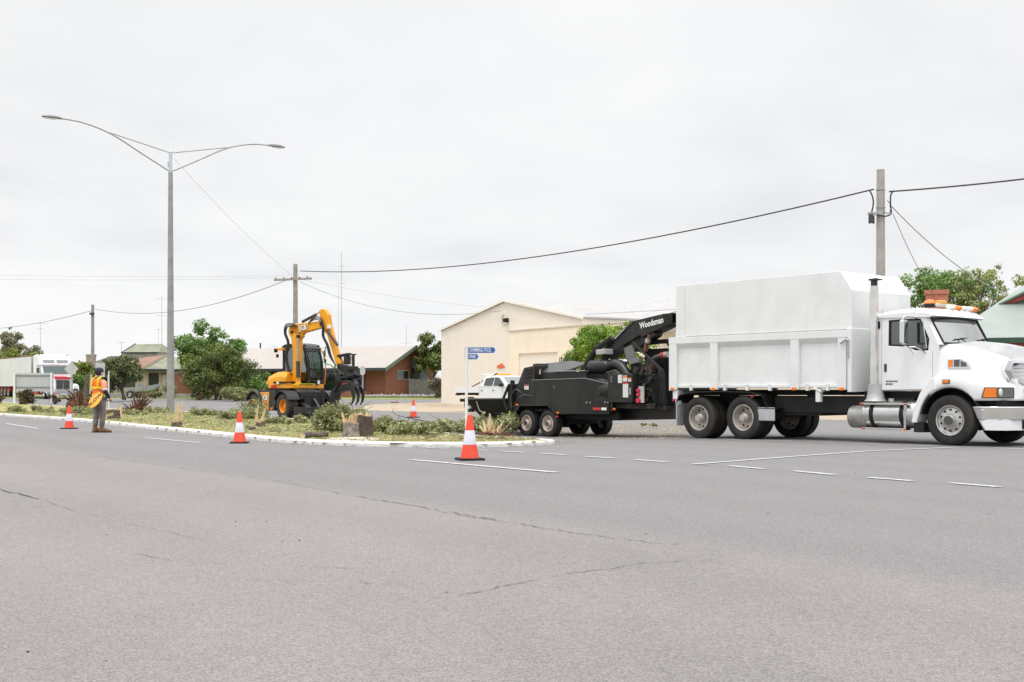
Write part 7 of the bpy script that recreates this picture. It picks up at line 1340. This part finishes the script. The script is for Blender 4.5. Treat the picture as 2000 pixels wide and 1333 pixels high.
pile('small leafy clump at the claw tips of the grapple', 702, 826, 26, 42, 700, 14, LO); pile('flat leafy debris along the far kerb behind the sign post', 880, 838, 90, 20, 2400, 16); pile('leafy debris on the grass beside the short stump', 255, 812, 70, 16, 1500, 17); pile('leafy debris beside the kerb cone stumps', 540, 828, 60, 18, 1500, 18)
pile('low leafy debris left of the root fan', 300, 808, 60, 18, 1200, 15)
# bare branch
b_ = gp(800, 846, .1); s_ = b_.y / 2300; t = thing('bare_branch', 'dark bare forked branch lying across the cut foliage', 'branch', b_); mb = MB(); q = lambda x, y, d=0: Vector(((x - 800) * s_, d, (846 - y) * s_))
for P, r in (([(845, 826), (815, 819), (790, 815), (776, 811)], .018), ([(776, 811), (769, 806), (768, 799), (773, 800)], .010), ([(800, 818), (795, 828), (805, 845)], .014), ([(782, 813), (779, 820), (776, 832)], .008), ([(815, 819), (812, 830), (818, 842)], .008)): mb.tube([q(x, y, -.3 + .1 * i) for i, (x, y) in enumerate(P)], [r * (1 - .18 * i) for i in range(len(P))], 6)
mb.build('branch', bark, t, smooth=True)
# sawdust
sd_ = M('sawdust', (.55, .48, .38), .95, 0, .2, 12); b_ = gp(690, 858, .13); t = None
def patch(name, pxc, pyc, wpx, hpx, mat, n=34, seed=1):
    rg = random.Random(seed); c_ = gp(pxc, pyc, .12); R_ = [rg.uniform(.75, 1.1) for _ in range(n)]; vs = [(c_.x, c_.y, IH(c_.x, c_.y) + .03)]; fs = []
    for j in range(1, 6):
        for k in range(n): p = gp(pxc + wpx * math.cos(2 * math.pi * k / n) * R_[k] * j / 5, pyc + hpx * math.sin(2 * math.pi * k / n) * R_[k] * j / 5, .12); vs.append((p.x, p.y, IH(p.x, p.y) + (.025 if j < 5 else -.01)))
    fs = [(0, 1 + k, 1 + (k + 1) % n) for k in range(n)] + [(1 + (j - 1) * n + k, 1 + j * n + k, 1 + j * n + (k + 1) % n, 1 + (j - 1) * n + (k + 1) % n) for j in range(1, 5) for k in range(n)]
    return obj_from(name, vs, fs, mat)
o = patch('sawdust', 690, 855, 56, 5, sd_, seed=3); tag(o, 'pale sawdust spread around the two stumps', 'sawdust', kind='stuff')
o = patch('bark_soil', 968, 851, 48, 4, redroot, seed=4); tag(o, 'red brown torn soil around the ripped stump', 'soil', kind='stuff')
# scatters
mb = MB(); rg = random.Random(21)
for i in range(170):
    x, y = rg.uniform(-22, .5), rg.uniform(24.5, 48)
    if not inside(x, y, [(p.x, p.y) for p in LOOP]): continue
    z = IH(x, y) + .02; a = rg.uniform(0, 6.28); l = rg.uniform(.12, .55); d = Vector((math.cos(a) * l, math.sin(a) * l, rg.uniform(-.01, .08)))
    p0 = Vector((x, y, z)); mb.tube([p0, p0 + d * .5 + Vector((0, 0, .02)), p0 + d], [.014, .012, .005], 4, mi=0 if rg.random() < .6 else 1)
tag(mb.build('twig_litter', [bark, wood]), 'broken twigs and pale sticks strewn over the median grass', 'twigs', kind='stuff')
def scatter(name, label, cat, mat, n, fn, size, seed, off=.0, up=False):
    rg = np.random.default_rng(seed); vs = []
    k = 0
    while k < n:
        p = fn(rg)
        if p is None: continue
        k += 1; a = rg.random() * 6.28; s_ = size * (.5 + rg.random()); u = np.array([math.cos(a), math.sin(a), rg.normal() * .25]) * s_; v = np.array([-math.sin(a), math.cos(a), rg.normal() * .25]) * s_ * .45
        if up: v = np.array([rg.normal() * .3, rg.normal() * .3, 1]) * s_ * 2.2; u = u * .16
        c_ = np.array([p[0], p[1], G(p[0], p[1]) + off + (0 if up else s_ * .25)])
        if up: vs += [c_ - u, c_ + u, c_ + v + u * .2, c_ + v - u * .2]
        else: vs += [c_ - u, c_ - v, c_ + u, c_ + v]
    o = leafobj(name, np.array(vs), mat, None); tag(o, label, cat, kind='stuff'); return o
def in_isl(rg):
    x, y = rg.uniform(-24, .8), 24 + 34 * rg.random() ** 1.7
    return (x, y) if inside(x, y, LPs) else None
ctr = Vector((sum(p[0] for p in LP) / len(LP), sum(p[1] for p in LP) / len(LP))); LPs = [(p.x + (q_ := Vector((-(LOOP[(i + 1) % len(LOOP)] - LOOP[i - 1]).y, (LOOP[(i + 1) % len(LOOP)] - LOOP[i - 1]).x)).normalized()).x * .3, p.y + q_.y * .3) for i, p in enumerate(LOOP)]
scatter('grass', 'short mown grass covering the median', 'grass', Mleaf('grass_blade', (.20, .23, .05), (.36, .35, .11), (.55, .45, .24), .5), 30000, in_isl, .015, 1, .075, True)
scatter('leaf_litter', 'small leaves and chips littering the grass of the median', 'leaf litter', Mleaf('litter', (.10, .10, .04), (.26, .24, .12), (.60, .48, .30), 3), 9000, in_isl, .038, 2, .095)
def in_far(rg):
    x, y = rg.uniform(-24, .6), rg.uniform(26, 56)
    if not inside(x, y, LPs): return None
    return (x, y) if noise.noise((x * .55, y * .55, 7)) > -.05 and y > 24.8 - (x - .6) * .92 else None
scatter('cut_leaves', 'loose cut leaves matted over the far half of the median', 'leaves', LGREY, 15000, in_far, .045, 9, .10)
def px_region(x0, x1, y0, y1, dens=1.0):
    def f(rg):
        px, py = rg.uniform(x0, x1), y0 + (y1 - y0) * rg.random(); p = gp(px, py)
        return None if inside(p.x, p.y, LP) else (p.x, p.y)
    return f
chipl = Mleaf('chip_pale', (.30, .24, .15), (.48, .40, .27), (.65, .55, .40), 3)
scatter('wood_chips', 'pale wood chips strewn on the road under the chipper and truck', 'wood chips', chipl, 11000, px_region(1090, 1345, 828, 858), .02, 3, .012)
def kerb_litter(rg):
    i = rg.integers(0, len(LOOP)); p = LOOP[i]; 
    if p.y > 50: return None
    d = (LOOP[(i + 1) % len(LOOP)] - LOOP[i - 1]).normalized(); k = rg.random() ** 3 * .5 + .12; return (p.x + d.y * k + rg.normal() * .15, p.y - d.x * k + rg.normal() * .05)
scatter('gutter_litter', 'dry leaves and soil collected along the kerb', 'leaf litter', Mleaf('gutter', (.06, .05, .03), (.16, .13, .08), (.35, .28, .18), 3), 900, kerb_litter, .02, 4, .012)
tf = bpy.data.materials['chip_pale']
mb = MB(); rg = random.Random(5)
for (px, py) in ((1932, 1005), (1262, 1044), (1500, 1003), (240, 926), (520, 1020), (461, 1020), (566, 1044), (551, 1059), (585, 1057), (208, 1045), (54, 1275), (208, 1292), (873, 1158), (970, 1045), (1018, 907), (1103, 911), (1543, 953), (1620, 933), (1400, 1060), (1670, 925)):
    p = gp(px, py); s_ = .004 + .004 * rg.random(); mb.ball((p.x, p.y, p.z + s_ * .5), (s_, s_ * .7, s_ * .6), n=6)
tag(mb.build('pebble', M('pebble_dark', (.06, .05, .05), .9)), 'small dark pebbles scattered over the road', 'pebbles', kind='stuff')
